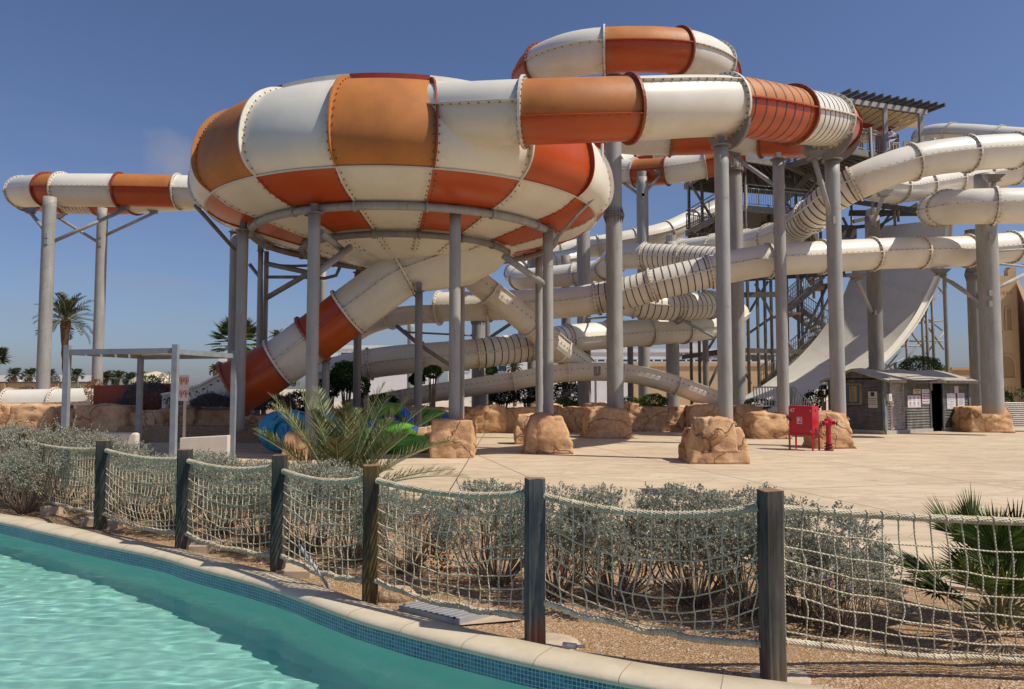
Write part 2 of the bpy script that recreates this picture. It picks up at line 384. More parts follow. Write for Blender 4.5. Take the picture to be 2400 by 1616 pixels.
M['hut_door'] = wood_mat('pale_louvre_wood', [(.30, .25, .22), (.44, .38, .34), (.54, .47, .41)], 1.2, 16)
M['felt'] = simple('roof_felt', (.33, .30, .25), (.42, .38, .32), 2, .95, .3, 30)
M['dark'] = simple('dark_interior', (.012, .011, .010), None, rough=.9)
M['paper'] = simple('white_paper', (.62, .60, .60), (.70, .68, .67), 6, .8)
M['gold'] = simple('brass_plate', (.55, .38, .12), (.62, .45, .18), 6, .5)
M['ink'] = simple('dark_ink', (.03, .03, .05), None, rough=.8)
M['inkblue'] = simple('blue_ink', (.12, .13, .24), None, rough=.8)
M['signred'] = simple('sign_red', (.45, .03, .04), None, rough=.6)
M['firered'] = simple('fire_red_paint', (.50, .008, .025), (.42, .01, .025), 3, .35)
M['magenta'] = simple('faded_magenta', (.45, .10, .36), None, rough=.6)
M['pinkwhite'] = simple('pale_pink_print', (.75, .62, .60), None, rough=.6)
M['paintgrey'] = simple('grey_blue_paint', (.19, .215, .24), (.25, .28, .31), 3, .5)
M['fabric_tan'] = simple('tan_shade_cloth', (.55, .40, .24), (.65, .50, .32), 5, .9)
M['fabric_red'] = simple('red_shade_cloth', (.45, .02, .02), None, rough=.9)
M['raftgreen'] = simple('green_vinyl', (.10, .33, .03), (.14, .40, .04), 3, .25)
M['raftblue'] = simple('blue_vinyl', (.03, .10, .50), None, rough=.25)
M['raftcyan'] = simple('sky_blue_vinyl', (.02, .24, .44), (.04, .32, .52), 3, .25)
M['raftred'] = simple('dark_red_print', (.20, .012, .02), None, rough=.3)
M['render_white'] = simple('white_wall_render', (.66, .65, .66), (.74, .73, .73), 1, .9)
M['render_tan'] = simple('tan_wall_render', (.52, .36, .20), (.58, .41, .24), 1, .9, .1)
M['render_tan_d'] = simple('tan_recess_render', (.36, .23, .12), (.40, .26, .14), 1, .9)
M['glass'] = simple('blue_window_glass', (.05, .12, .16), (.08, .16, .20), 2, .15)
M['bench_white'] = simple('cream_bench_render', (.55, .49, .41), (.62, .56, .48), 3, .8)
M['grate'] = simple('grey_plastic_cover', (.30, .30, .31), (.36, .36, .37), 8, .6)
M['coral'] = simple('pale_coral_stone', (.36, .24, .14), (.58, .42, .27), 22, .95, 1.0, 30, bdist=.03)
M['plastic_white'] = simple('white_plastic', (.60, .56, .50), (.66, .62, .56), 3, .5)
M['pvc'] = simple('old_grey_conduit', (.45, .43, .43), (.25, .24, .25), 12, .5)
M['skin'] = simple('skin', (.35, .19, .12), None, rough=.6)
M['shirt'] = simple('pale_lilac_shirt', (.62, .58, .68), None, rough=.9)
M['trousers'] = simple('dark_trousers', (.05, .05, .07), None, rough=.9)
M['hair'] = simple('dark_hair', (.015, .012, .01), None, rough=.7)

def leaf_mat(name, c1, c2, c3, rough=.6, trans=.25):
    m, nt, b = newmat(name); b.inputs['Roughness'].default_value = rough; b.inputs['Specular IOR Level'].default_value = .25
    g = nt.nodes.new('ShaderNodeNewGeometry')
    col = ramp(nt, g.outputs['Random Per Island'], [(.0, c1), (.5, c2), (1, c3)])
    nt.links.new(col, b.inputs['Base Color'])
    t = nt.nodes.new('ShaderNodeBsdfTranslucent'); nt.links.new(col, t.inputs[0])
    mx = nt.nodes.new('ShaderNodeMixShader'); mx.inputs[0].default_value = trans
    nt.links.new(b.outputs[0], mx.inputs[1]); nt.links.new(t.outputs[0], mx.inputs[2]); nt.links.new(mx.outputs[0], nt.nodes['Material Output'].inputs[0]); return m
M['leaf_silver'] = leaf_mat('silver_leaf', (.22, .22, .155), (.36, .355, .27), (.56, .55, .45), trans=.3)
M['leaf_silver_dk'] = leaf_mat('grey_lavender_leaf', (.09, .095, .09), (.15, .155, .15), (.20, .20, .20))
M['leaf_green'] = leaf_mat('green_leaf', (.03, .07, .015), (.06, .13, .02), (.11, .19, .035))
M['leaf_dark'] = leaf_mat('dark_hedge_leaf', (.012, .025, .01), (.025, .05, .015), (.045, .075, .02))
M['leaf_palm'] = leaf_mat('palm_leaflet', (.055, .08, .022), (.115, .14, .045), (.31, .29, .14), .5, .15)
M['leaf_fan'] = leaf_mat('fan_palm_leaf', (.035, .06, .012), (.07, .11, .02), (.15, .20, .05), .4, .2)
M['leaf_farpalm'] = leaf_mat('distant_palm_leaf', (.045, .06, .03), (.08, .10, .05), (.15, .16, .09), .5, .15)
M['leaf_dry'] = leaf_mat('dry_leaf', (.20, .07, .02), (.30, .12, .04), (.38, .20, .08))
M['twig'] = simple('brown_twig', (.20, .14, .10), (.32, .25, .19), 6, .9)
M['bark'] = simple('palm_bark', (.12, .07, .04), (.26, .15, .08), 12, .95, 1, 20, bdist=.04)
M['petal'] = simple('lilac_petal', (.55, .25, .6), None, rough=.6)
# ---------------------------------------------------------------- pool, coping, ground
ZC, ZW, ZF = .05, -.15, -1.15          # coping top, water, pool floor
cp_px = [(0, 1204), (140, 1230), (270, 1257), (421, 1286), (511, 1310), (640, 1341), (734, 1368), (804, 1392), (900, 1424), (1014, 1453), (1072, 1467), (1226, 1501), (1381, 1532), (1552, 1562), (1700, 1582), (1880, 1603), (1980, 1615)]
cop = [(-24, 17.2), (-17, 15.3), (-12.0, 13.4)]
cop += [tuple(G(x, y, ZC)[:2]) for x, y in cp_px]
cop += [(3.2, 4.32), (5, 4.0), (8, 3.8), (12, 3.9)]
cpath = Path([(x, y, 0) for x, y in cop], 6)
CW = .30                               # coping width
NS = 260
outer = []; inner = []; arc = []
for i in range(NS+1):
    s_ = cpath.L*i/NS; p, t, u, sd = cpath.frame(s_)
    n = Vector((t.y, -t.x, 0)).normalized()        # towards the pool (camera side)
    outer.append(p.copy()); inner.append(p+n*CW); arc.append(s_)
def inner_off(i, d):
    return outer[i]+(inner[i]-outer[i]).normalized()*d
# coping stones with a rounded nose, each stone cut by a joint
mb = MB(); prof = [(0, -.10), (0, 0), (.22, 0), (.265, -.010), (.29, -.028), (.30, -.05), (.285, -.068), (.25, -.075)]
vs = []
for i in range(NS+1):
    for (d, z) in prof: q = inner_off(i, d); vs.append((q.x, q.y, ZC+z))
k = len(prof); fs = []
for i in range(NS):
    for j in range(k-1): fs.append((i*k+j, i*k+j+1, (i+1)*k+j+1, (i+1)*k+j))
mb.add(vs, fs, 0, True)
s_ = .3
while s_ < cpath.L:
    p, t, u, sd = cpath.frame(s_); n = Vector((t.y, -t.x, 0)).normalized()
    for j in range(1, len(prof)-2):
        a = p+n*prof[j][0]+Vector((0, 0, ZC+prof[j][1]+.0015)); b = p+n*prof[j+1][0]+Vector((0, 0, ZC+prof[j+1][1]+.0015))
        mb.quad(a-t*.003, a+t*.003, b+t*.003, b-t*.003, 1)
    s_ += .60
struct('pool_coping', mb, [M['coping'], M['coping_joint']])
# mosaic band
mb = MB(); vs = []; uvs = []
for i in range(NS+1):
    q = inner_off(i, .262)
    for z in (ZC-.07, ZW-.02): vs.append((q.x, q.y, z)); uvs.append((arc[i], z+5.0))
mb.add(vs, [(i*2, i*2+1, i*2+3, i*2+2) for i in range(NS)], 0, True)
o = struct('pool_tile_band', mb, [M['mosaic']]); uvset(o.data, uvs)
# pool wall and floor
mb = MB(); vs = []
for i in range(NS+1):
    q = inner_off(i, .262); q2 = inner_off(i, .40)
    vs += [(q.x, q.y, ZW-.02), (q.x, q.y, ZF+.08), (q2.x, q2.y, ZF)]
mb.add(vs, [(i*3+j, i*3+j+1, i*3+j+4, i*3+j+3) for i in range(NS) for j in (0, 1)], 0, True)
struct('pool_wall', mb, [M['pool_wall']])
def strip(name, z, off, mats):
    mb = MB(); vs = []
    for i in range(NS+1):
        q = inner_off(i, off); vs.append((q.x, q.y, z))
    n0 = len(vs)
    for i in range(NS+1):
        vs.append((vs[i][0], -6.0, z))
    mb.add(vs, [(i, i+1, n0+i+1, n0+i) for i in range(NS)], 0)
    return struct(name, mb, mats)
strip('pool_floor', ZF, .40, [M['pool_floor']])
# rippled water sheet; its edges run under the coping
X0, X1, Y0, Y1, ST = -13.0, 4.6, 2.6, 15.4, .033
nx, ny = int((X1-X0)/ST), int((Y1-Y0)/ST); vs = []
def wave(x, y):
    a = noise.noise(Vector((x*.5, y*.5, 7)))*.5+.9
    return a*(.009*noise.noise(Vector((x*1.2, y*1.8, 0)))+.0050*noise.noise(Vector((x*2.9+.8*y, y*6.0, 4)))+.0026*noise.noise(Vector((x*6.5-1.1*y, y*12.5, 9))))
for j in range(ny+1):
    y = Y0+(Y1-Y0)*j/ny
    for i in range(nx+1):
        x = X0+(X1-X0)*i/nx; e = min(1, i/20, (nx-i)/20, j/20, (ny-j)/20); vs.append((x, y, ZW+wave(x, y)*e))
mbw = MB(); mbw.add(vs, [(j*(nx+1)+i, j*(nx+1)+i+1, (j+1)*(nx+1)+i+1, (j+1)*(nx+1)+i) for j in range(ny) for i in range(nx)], 0, True)
for (xa, xb, ya, yb) in ((-24, 12, -6, Y0), (-24, X0, Y0, 17), (X1, 12, Y0, 5)): mbw.quad((xa, ya, ZW), (xb, ya, ZW), (xb, yb, ZW), (xa, yb, ZW))
wo_ = struct('pool_water', mbw, [M['water']]); wo_.cycles.is_caustics_caster = True; sl.cycles.is_caustics_light = True
for n_ in ('pool_floor', 'pool_wall'): bpy.data.objects[n_].cycles.is_caustics_receiver = True
# side deck ends so the basin is closed off
mb = MB(); mb.box(12, 14, -6, 4.2, -.7, ZC-.005); mb.box(-26, -24, -6, 17.5, -.7, ZC-.005); mb.box(-24, 12, -7, -6, -.7, ZC-.005)
struct('pool_deck', mb, [M['plaza']])

# planting bed between coping and plaza
bed_px = [(0, 1100), (300, 1095), (600, 1100), (830, 1120), (1050, 1175), (1200, 1230), (1500, 1285), (1800, 1325), (2070, 1362), (2250, 1385), (2400, 1400)]
bed = [(-40, 22), (-26, 19.5), (-16, 17.0), (-12.2, 16.2), (-9, 15.2), (-5.8, 14.0), (-3.2, 13.0), (-1.3, 11.2)]
bed += [tuple(G(x, y, 0)[:2]) for x, y in bed_px[4:]]
bed += [(6.5, 6.6), (10, 6.6), (16, 7)]
bpath = Path([(x, y, 0) for x, y in bed], 6)
mb = MB(); nb = 170; mk = 26; vs = []
for i in range(nb+1):
    a = bpath.at(bpath.L*i/nb); s0 = cpath.L*i/nb; p = cpath.at(s0)
    for j in range(mk+1):
        q = p.lerp(a, j/mk); h = 0
        if 0 < j < mk: h = .05*(noise.noise(Vector((q.x*1.1, q.y*1.1, 0))))+.018*noise.noise(Vector((q.x*5, q.y*5, 3)))
        z = -.005+(h if j > 1 else h*.3)
        vs.append((q.x, q.y, z))
mb.add(vs, [(i*(mk+1)+j, (i+1)*(mk+1)+j, (i+1)*(mk+1)+j+1, i*(mk+1)+j+1) for i in range(nb) for j in range(mk)], 0, True)
struct('soil', mb, [M['soil']])
# plaza
mb = MB(); vs = []
for i in range(nb+1):
    a = bpath.at(bpath.L*i/nb); vs.append((a.x, a.y, .035)); vs.append((a.x*1.35 if a.x > 0 else a.x, 36.0, .035)); vs.append((a.x, a.y, -.08))
fs = []
for i in range(nb):
    fs.append((i*3, i*3+1, (i+1)*3+1, (i+1)*3)); fs.append((i*3+2, i*3, (i+1)*3, (i+1)*3+2))
mb.add(vs, fs, 0); struct('plaza', mb, [M['plaza']])
mb = MB(); mb.add([(-3000, 35.5, .02), (3000, 35.5, .02), (3000, 4000, .02), (-3000, 4000, .02), (-3000, 17, .0), (-24, 17.3, .0), (-40, 22, 0), (-40, 35.5, .02)], [(0, 1, 2, 3), (4, 5, 6, 7, 0)], 0)
mb.add([(16, 7, .01), (3000, 7, .01), (3000, 35.5, .02), (21.6, 35.5, .02), (14, -40, .01), (3000, -40, .01), (14, 7, .01)], [(0, 1, 2, 3), (4, 5, 1, 0, 6)], 0)
struct('ground', mb, [M['desert']])
# stones scattered on the bed
mb = MB(); rnd = random.Random(3)
for _ in range(2600):
    t = rnd.random(); i = rnd.random()
    p = cpath.at(cpath.L*i).lerp(bpath.at(bpath.L*i), .03+.9*rnd.random()**1.5)
    if p.x < -11 or p.x > 5: continue
    r = rnd.uniform(.004, .014); z = -.002
    vs = []; 
    for k in range(5):
        a = k*1.257+rnd.random()*.5; vs.append((p.x+math.cos(a)*r*rnd.uniform(.7, 1.2), p.y+math.sin(a)*r*rnd.uniform(.7, 1.2), z+.01*rnd.random()))
    vs.append((p.x, p.y, z+r*.8+.012))
    mb.add(vs, [(k, (k+1) % 5, 5) for k in range(5)], rnd.choice((0, 0, 1)))
struct('gravel', mb, [M['coral'], M['bench_white']], kind='stuff')

# raised planter soil behind the rock wall
mb = MB()
pl = [(-60, 25.6), (-24, 25.6), (-8, 25.9), (-3.5, 27.5), (-1.5, 32.6), (5, 33.0), (12.0, 33.4), (13.2, 46), (13.2, 52), (-60, 52)]
n0 = len(pl)
mb.add([(x, y, .62) for x, y in pl]+[(x, y, .0) for x, y in pl], [tuple(range(n0))]+[(i, n0+i, n0+(i+1) % n0, (i+1) % n0) for i in range(n0)], 0)
struct('planter_soil', mb, [M['soil']])
# ---------------------------------------------------------------- tube slides
def tube_mesh(path, s0, s1, rad, cu, cl, ribs=0, seam=0.0, nseg=28, flange=True, openfrom=None, bolts=True, ang=None):
    """one moulded section: upper half (slot 0), lower half (slot 1), side flanges, bolts (slot 2), bands (slot 3)"""
    mb = MB(); L = s1-s0; nr = max(3, int(L/.35))
    rf = rad if callable(rad) else (lambda s: rad)
    vs = []; att = []
    for i in range(nr+1):
        s = s0+L*i/nr; p, t, u, sd = path.frame(s); r = rf(s)
        edge = max(0, 1-min(s-s0, s1-s)/.22)
        for k in range(nseg):
            a = seam+2*math.pi*k/nseg; nrm = sd*math.cos(a)+u*math.sin(a)
            vs.append(p+nrm*r); att.append(min(1, edge*(.35+.65*max(0, -nrm.z))+.25*max(0, -nrm.z-.75)))
    fs = []; h = nseg//2
    for i in range(nr):
        for k in range(nseg):
            k2 = (k+1) % nseg
            if ang and not (ang[0] <= k < ang[1]): continue
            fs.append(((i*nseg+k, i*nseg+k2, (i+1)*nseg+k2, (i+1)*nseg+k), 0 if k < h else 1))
    o = mb.add(vs, [], 0)
    for f, m_ in fs: mb.f.append(f); mb.m.append(m_); mb.sm.append(True)
    if flange:
        for sgn in (0, math.pi):
            a = seam+sgn; ring = []
            for i in range(nr+1):
                s = s0+L*i/nr; p, t, u, sd = path.frame(s); r = rf(s)
                d = sd*math.cos(a)+u*math.sin(a); e = u*math.cos(a)-sd*math.sin(a)
                for (rr, ee) in ((r-.01, .018), (r+.085, .018), (r+.085, -.018), (r-.01, -.018)): ring.append(p+d*rr+e*ee)
            fl = []
            for i in range(nr):
                for j in range(3): fl.append((i*4+j, i*4+j+1, (i+1)*4+j+1, (i+1)*4+j))
            mb.add(ring, fl, 1)
            for x in (0, nr): pass
            att += [.12]*len(ring)
            if bolts:
                nbm = max(2, int(L/.24))
                for i in range(nbm):
                    s = s0+L*(i+.5)/nbm; p, t, u, sd = path.frame(s); r = rf(s)
                    d = sd*math.cos(a)+u*math.sin(a); e = u*math.cos(a)-sd*math.sin(a)
                    n0 = len(mb.v); mb.obox(p+d*(r+.045)-e*.028, t*.017, d*.017, e*.017, 2); att += [0]*(len(mb.v)-n0)
    if ribs:
        nrib = ribs
        for q in range(nrib):
            s = s0+L*(q+.7)/(nrib+.4); ring = []
            for ds in (-.022, .022):
                p, t, u, sd = path.frame(s+ds); r = rf(s)+.006
                for k in range(nseg):
                    a = seam+2*math.pi*k/nseg; ring.append(p+(sd*math.cos(a)+u*math.sin(a))*r)
            mb.add(ring, [(k, (k+1) % nseg, nseg+(k+1) % nseg, nseg+k) for k in range(nseg)], 3, True); att += [0]*len(ring)
    mb.att['stain'] = att
    return mb
def flange_mesh(path, s, rad, nbolt=30, w=.105, ts=.035, halfspan=None):
    mb = MB(); p, t, u, sd = path.frame(s); n = 36; ring = []
    for (r, e) in ((rad-.01, -ts), (rad+w, -ts), (rad+w, ts), (rad-.01, ts)):
        for k in range(n):
            a = 2*math.pi*k/n; ring.append(p+(sd*math.cos(a)+u*math.sin(a))*r+t*e)
    fl = []
    for j in range(4):
        j2 = (j+1) % 4
        for k in range(n): fl.append((j*n+k, j*n+(k+1) % n, j2*n+(k+1) % n, j2*n+k))
    mb.add(ring, fl, 0, False); att = []
    for v in ring:
        att.append(min(1, .3+.75*max(0, -(v-p).normalized().z)))
    for k in range(nbolt):
        a = 2*math.pi*(k+.5)/nbolt; d = sd*math.cos(a)+u*math.sin(a); e = u*math.cos(a)-sd*math.sin(a)
        for sg in (-1, 1):
            n0 = len(mb.v); mb.obox(p+d*(rad+w*.52)+t*(ts+.012)*sg, t*.014, d*.017, e*.017, 1); att += [0]*(len(mb.v)-n0)
    mb.att['stain'] = att; return mb
def slide(name, label, cat, path, rad, breaks, style, group=None, ends=(1, 1), fw=.105, nbolt=30):
    """style(i) -> dict(cu, cl, fl, ribs, seam)"""
    base = path.at(0); root = thing(name, label, cat, (base.x, base.y, base.z), group)
    rf = rad if callable(rad) else (lambda s: rad)
    for i in range(len(breaks)-1):
        st_ = style(i)
        mb = tube_mesh(path, breaks[i], breaks[i+1], rad, None, None, st_.get('ribs', 0), st_.get('seam', 0))
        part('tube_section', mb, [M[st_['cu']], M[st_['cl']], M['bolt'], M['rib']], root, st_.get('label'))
    for i, s in enumerate(breaks):
        if (i == 0 and not ends[0]) or (i == len(breaks)-1 and not ends[1]): continue
        st_ = style(max(i-1, 0))
        fc = st_.get('fl', st_['cu']); part('flange', flange_mesh(path, s, rf(s), nbolt, fw), [M[fc], M['bolt']], root)
    return root
def uniform(path, L=2.3, s0=0, s1=None):
    s1 = path.L if s1 is None else s1; n = max(1, round((s1-s0)/L)); return [s0+(s1-s0)*i/n for i in range(n+1)]
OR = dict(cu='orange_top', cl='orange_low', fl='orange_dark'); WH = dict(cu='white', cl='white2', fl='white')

# --- bowl slide feed tube: bowl <- front run <- ring at the top <- tower
fr = [(1000, 270, 19.6), (1229, 264, 18.4), (1475, 256, 18.7), (1700, 250, 19.9), (1853, 271, 21.7), (1936, 285, 23.6), (1957, 300, 25.9), (1938, 316, 28.5), (1878, 325, 30.2), (1790, 322, 31.2),
      (1700, 318, 31.8), (1572, 321, 32.2), (1450, 316, 32.4), (1345, 285, 32.3), (1275, 228, 31.4), (1250, 176, 29.4), (1310, 138, 27.6), (1417, 119, 26.7), (1590, 121, 27.0), (1672, 148, 29.2), (1688, 180, 31.6), (1690, 215, 34.6), (1715, 260, 38), (1800, 300, 42)]
pt = Path([P(*q) for q in fr], 12); kn = pt.knots
brk = [kn[0], kn[1], kn[2], kn[3], kn[4], kn[5], kn[6], (kn[6]+kn[7])/2+.6, kn[9], kn[10], kn[11], kn[12], kn[13], kn[14], kn[15]+1.1, kn[17], kn[18], kn[19]+.1, kn[20]+.3, kn[21], kn[22], kn[23]]
def sty(i):
    seq = 'WOWOWOWOWOWOWOWOWOWOWOWOWO'
    # front: white stub, orange, white, orange ribbed, white ribbed, orange ...
    c = seq[i]
    d = dict(OR if c == 'O' else WH)
    if i == 0: d['seam'] = 0
    if i == 1: d['seam'] = R(-26)
    if i == 2: d['seam'] = R(36)
    if i == 3: d['ribs'] = 7
    if i == 4: d['ribs'] = 8
    return d
slide('bowl_feed_slide', 'thick orange and white tube slide coiling overhead and feeding into the big bowl', 'water slide', pt, .80, brk, sty, ends=(0, 0))

# second orange and white coil farther back
bk = [(1740, 340, 47), (1640, 364, 49), (1570, 372, 50), (1500, 372, 50), (1446, 380, 48.5), (1425, 396, 46.5), (1455, 405, 45), (1510, 405, 44), (1570, 400, 43), (1640, 388, 42.5), (1740, 366, 42)]
p2 = Path([P(*q) for q in bk], 12)
slide('distant_coil_slide', 'smaller orange and white tube slide curling behind the tall spiral column right of the bowl', 'water slide', p2, .80, uniform(p2, 2.2), lambda i: dict(OR if i % 2 else WH), ends=(1, 1))

# left loop behind the bowl
lf = [(500, 452, 36), (419, 450, 36), (283, 447, 36), (147, 446, 36.3), (92, 447, 37.2), (56, 451, 39.3), (54, 458, 42), (90, 465, 44.2), (150, 470, 44.8), (228, 472, 44.5), (300, 471, 43.6), (380, 464, 42.6), (470, 460, 42)]
p3 = Path([P(*q) for q in lf], 12); k3 = p3.knots
b3 = [k3[0], k3[1], k3[2], k3[3], k3[4]-1.0, k3[5]+.2, k3[6]+1.0, k3[8], k3[9], k3[10]+.6, k3[12]]
def sty3(i):
    d = dict(WH if i in (0, 2, 4, 7, 9) else OR)
    if i == 7: d['ribs'] = 8
    return d
slide('bowl_loop_slide', 'orange and white tube slide looping out left of the bowl over two tall grey columns', 'water slide', p3, .80, b3, sty3, ends=(0, 0))

# ---------------------------------------------------------------- the bowl
BC = Vector((-3.56, 25.1, 0)); NP = 16; PH0 = R(-16.5)
def bpt(phi, r, z):                    # phi 0 faces the camera, positive to the right
    ax = Vector((-BC.x, -BC.y, 0)).normalized(); sx = Vector((-ax.y, ax.x, 0))
    return BC+ax*math.cos(phi)*r+sx*math.sin(phi)*r+Vector((0, 0, z))
bprof = crom([(5.62, 10.22), (6.05, 10.06), (6.50, 9.62), (6.76, 8.95), (6.76, 8.35), (6.60, 7.88), (6.36, 7.58)], 4)
rows = [crom([(5.50, 10.24), (5.95, 10.04), (6.38, 9.70), (6.68, 9.22), (6.82, 8.68), (6.82, 8.20), (6.66, 7.84), (6.36, 7.58)], 4), crom([(6.36, 7.58), (5.85, 7.26), (5.0, 7.02)], 4), [(5.0, 7.02), (4.2, 6.80), (3.42, 6.60)], [(3.42, 6.60), (2.7, 6.40), (1.9, 6.17), (.5, 5.9)]]
root = thing('bowl_slide', 'huge checkered orange and white open bowl raised on a ring of grey columns', 'water slide', BC+Vector((0, 0, 6.2)))
def panel(phi0, phi1, prof, n=6, thick=.03):
    mb = MB(); vs = []; att = []
    for i in range(n+1):
        ph = phi0+(phi1-phi0)*i/n
        for j, (r, z) in enumerate(prof):
            vs.append(bpt(ph, r, z)); e = max(0, 1-min(i, n-i)/.8)*.4+(.3 if j == len(prof)-1 else 0); att.append(e)
    k = len(prof)
    o = mb.add(vs, [(i*k+j, i*k+j+1, (i+1)*k+j+1, (i+1)*k+j) for i in range(n) for j in range(k-1)], 0, True)
    vs2 = []
    for i in range(n+1):
        ph = phi0+(phi1-phi0)*i/n
        for (r, z) in prof: vs2.append(bpt(ph, r-thick*1.5, z+thick*.6))
    mb.add(vs2, [(i*k+j, (i+1)*k+j, (i+1)*k+j+1, i*k+j+1) for i in range(n) for j in range(k-1)], 0, True)
    mb.att['stain'] = att+[0]*len(vs2); return mb
for q in range(NP):
    a0 = PH0+q*2*math.pi/NP; a1 = a0+2*math.pi/NP
    org = (q % 2 == 0)
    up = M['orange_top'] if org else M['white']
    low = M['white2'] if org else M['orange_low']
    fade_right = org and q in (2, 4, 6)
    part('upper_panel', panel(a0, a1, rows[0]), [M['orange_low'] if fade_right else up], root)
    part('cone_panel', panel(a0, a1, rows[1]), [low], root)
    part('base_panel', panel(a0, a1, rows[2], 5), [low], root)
    part('drain_panel', panel(a0, a1, rows[3], 4), [M['white2']], root)
    # raised lip along the rim
    mb = MB(); vs = []
    for i in range(7):
        ph = a0+(a1-a0)*i/6
        for (r, z) in ((5.54, 10.23), (5.54, 10.37), (5.48, 10.37), (5.48, 10.2)): vs.append(bpt(ph, r, z))
    mb.add(vs, [(i*4+j, i*4+j+1, (i+1)*4+j+1, (i+1)*4+j) for i in range(6) for j in range(3)], 0)
    part('rim_lip', mb, [M['orange_dark'] if org else M['white']], root)
for q in range(NP):                    # meridian seams: proud fin above, flat lap below; bolts on both sides
    a0 = PH0+q*2*math.pi/NP; mb = MB(); att = []
    prof = rows[0]
    low = [(5.95, 7.30), (5.5, 7.14), (5.0, 7.02), (4.2, 6.80), (3.42, 6.60), (2.7, 6.40), (2.1, 6.22)]
    full = prof+low
    for sgn in (0,):
        vs = []
        for j, (r, z) in enumerate(full):
            if j < len(prof):
                fin = .11*math.sin(math.pi*min(1, (j+1.5)/(len(prof)))) + .04
            else: fin = .035
            a = full[max(j-1, 0)]; b = full[min(j+1, len(full)-1)]
            tn = Vector((b[0]-a[0], b[1]-a[1])).normalized(); nx, nz = -tn.y, tn.x
            if nx < 0 and nz > 0: nx, nz = -nx, -nz
            if j < len(prof) and nx < 0: nx, nz = -nx, -nz
            if j >= len(prof) and nz > 0: nx, nz = -nx, -nz
            da = .022/r
            for (dd, aa) in ((-.01, -da), (fin, -da), (fin, da), (-.01, da)): vs.append(bpt(a0+aa, r+nx*dd, z+nz*dd))
        mb.add(vs, [], 0); att += [.25]*len(vs)
        for j in range(len(full)-1):
            for k in range(3): mb.f.append((j*4+k, j*4+k+1, (j+1)*4+k+1, (j+1)*4+k)); mb.m.append(0 if j < len(prof)-1 else (2 if full[j][0] > 3.5 else 3)); mb.sm.append(False)
        # bolts
        pth = Path([Vector((r, 0, z)) for r, z in full], 2); nbm = int(pth.L/.22)
        for b in range(nbm):
            s = pth.L*(b+.5)/nbm; q_ = pth.at(s); t_ = (pth.at(s+.05)-pth.at(s-.05)).normalized(); nx, nz = -t_.z, t_.x
            if s < pth.L*.45:
                if nx < 0: nx, nz = -nx, -nz
            elif nz > 0: nx, nz = -nx, -nz
            for sg in (-1, 1):
                c = bpt(a0+sg*.075/q_.x, q_.x+nx*.015, q_.z+nz*.015); n0 = len(mb.v)
                mb.obox(c, Vector((.015, 0, 0)), Vector((0, .015, 0)), Vector((0, 0, .015)), 1); att += [0]*(len(mb.v)-n0)
    mb.att['stain'] = att
    part('seam_rib', mb, [M[{15: 'white', 0: 'orange_top', 1: 'orange_dark', 2: 'white', 3: 'orange_dark', 14: 'orange_top'}.get(q, 'white')], M['bolt'], M['white2' if q % 2 == 0 else 'orange_low'], M['white2']], root)
for (r, z, mm) in ((6.36, 7.58, 'white2'),):
    mb = MB(); vs = []; n = 96
    for i in range(n+1):
        ph = 2*math.pi*i/n
        for (rr, zz) in ((r-.01, z+.02), (r+.05, z+.0), (r+.04, z-.045), (r-.03, z-.02)): vs.append(bpt(ph, rr, zz))
    mb.add(vs, [(i*4+j, i*4+j+1, (i+1)*4+j+1, (i+1)*4+j) for i in range(n) for j in range(3)], 0)
    for i in range(170):
        ph = 2*math.pi*i/170; mb.obox(bpt(ph, r+.03, z+.075), Vector((.02, 0, 0)), Vector((0, .02, 0)), Vector((0, 0, .02)), 1)
    part('seam_ring', mb, [M[mm], M['bolt']], root)
# ring pipes and saddles
for (r, z, rr) in ((5.02, 6.88, .115), (3.42, 6.44, .10)):
    mb = MB(); mb.tube([bpt(2*math.pi*i/72, r, z) for i in range(73)], rr, 10, 0, False)
    for q in range(NP):
        a = PH0+(q)*2*math.pi/NP; c = bpt(a, r, z)
        tdir = (bpt(a+.01, r, z)-bpt(a-.01, r, z)).normalized()
        mb.rod(c-tdir*.04, c+tdir*.04, rr+.035, n=12); mb.beam(c, c+Vector((0, 0, .2)), .05, .10)
    part('ring_pipe', mb, [M['galv_dark' if r < 4 else 'galv']], root)
# drain elbow and outlet tube
ow = [(1062, 548, 25.1), (1052, 578, 25.0), (1012, 612, 24.7), (945, 641, 24.5), (879, 687, 24.5), (816, 733, 24.5), (733, 795, 24.5), (655, 852, 24.5), (560, 905, 24.3), (520, 925, 24.2)]
p4 = Path([P(*q) for q in ow], 12); k4 = p4.knots
def rad4(s):
    if s >= k4[3]: 
        return .80 if s < k4[7] else .80+.06*(s-k4[7])
    t = s/k4[3]; return .80+1.5*(1-t)**2.1
def sty4(i): return dict(WH, cu='white2') if i in (0, 1, 3) else dict(cu='orange_low', cl='orange_low', fl='orange_low')
b4 = [0, k4[3], k4[5], k4[6], k4[7], k4[8]+.2]
sl4 = slide('bowl_outlet_slide', 'white and red tube chute dropping down left from under the bowl', 'water slide', p4, rad4, b4, sty4, ends=(0, 1))

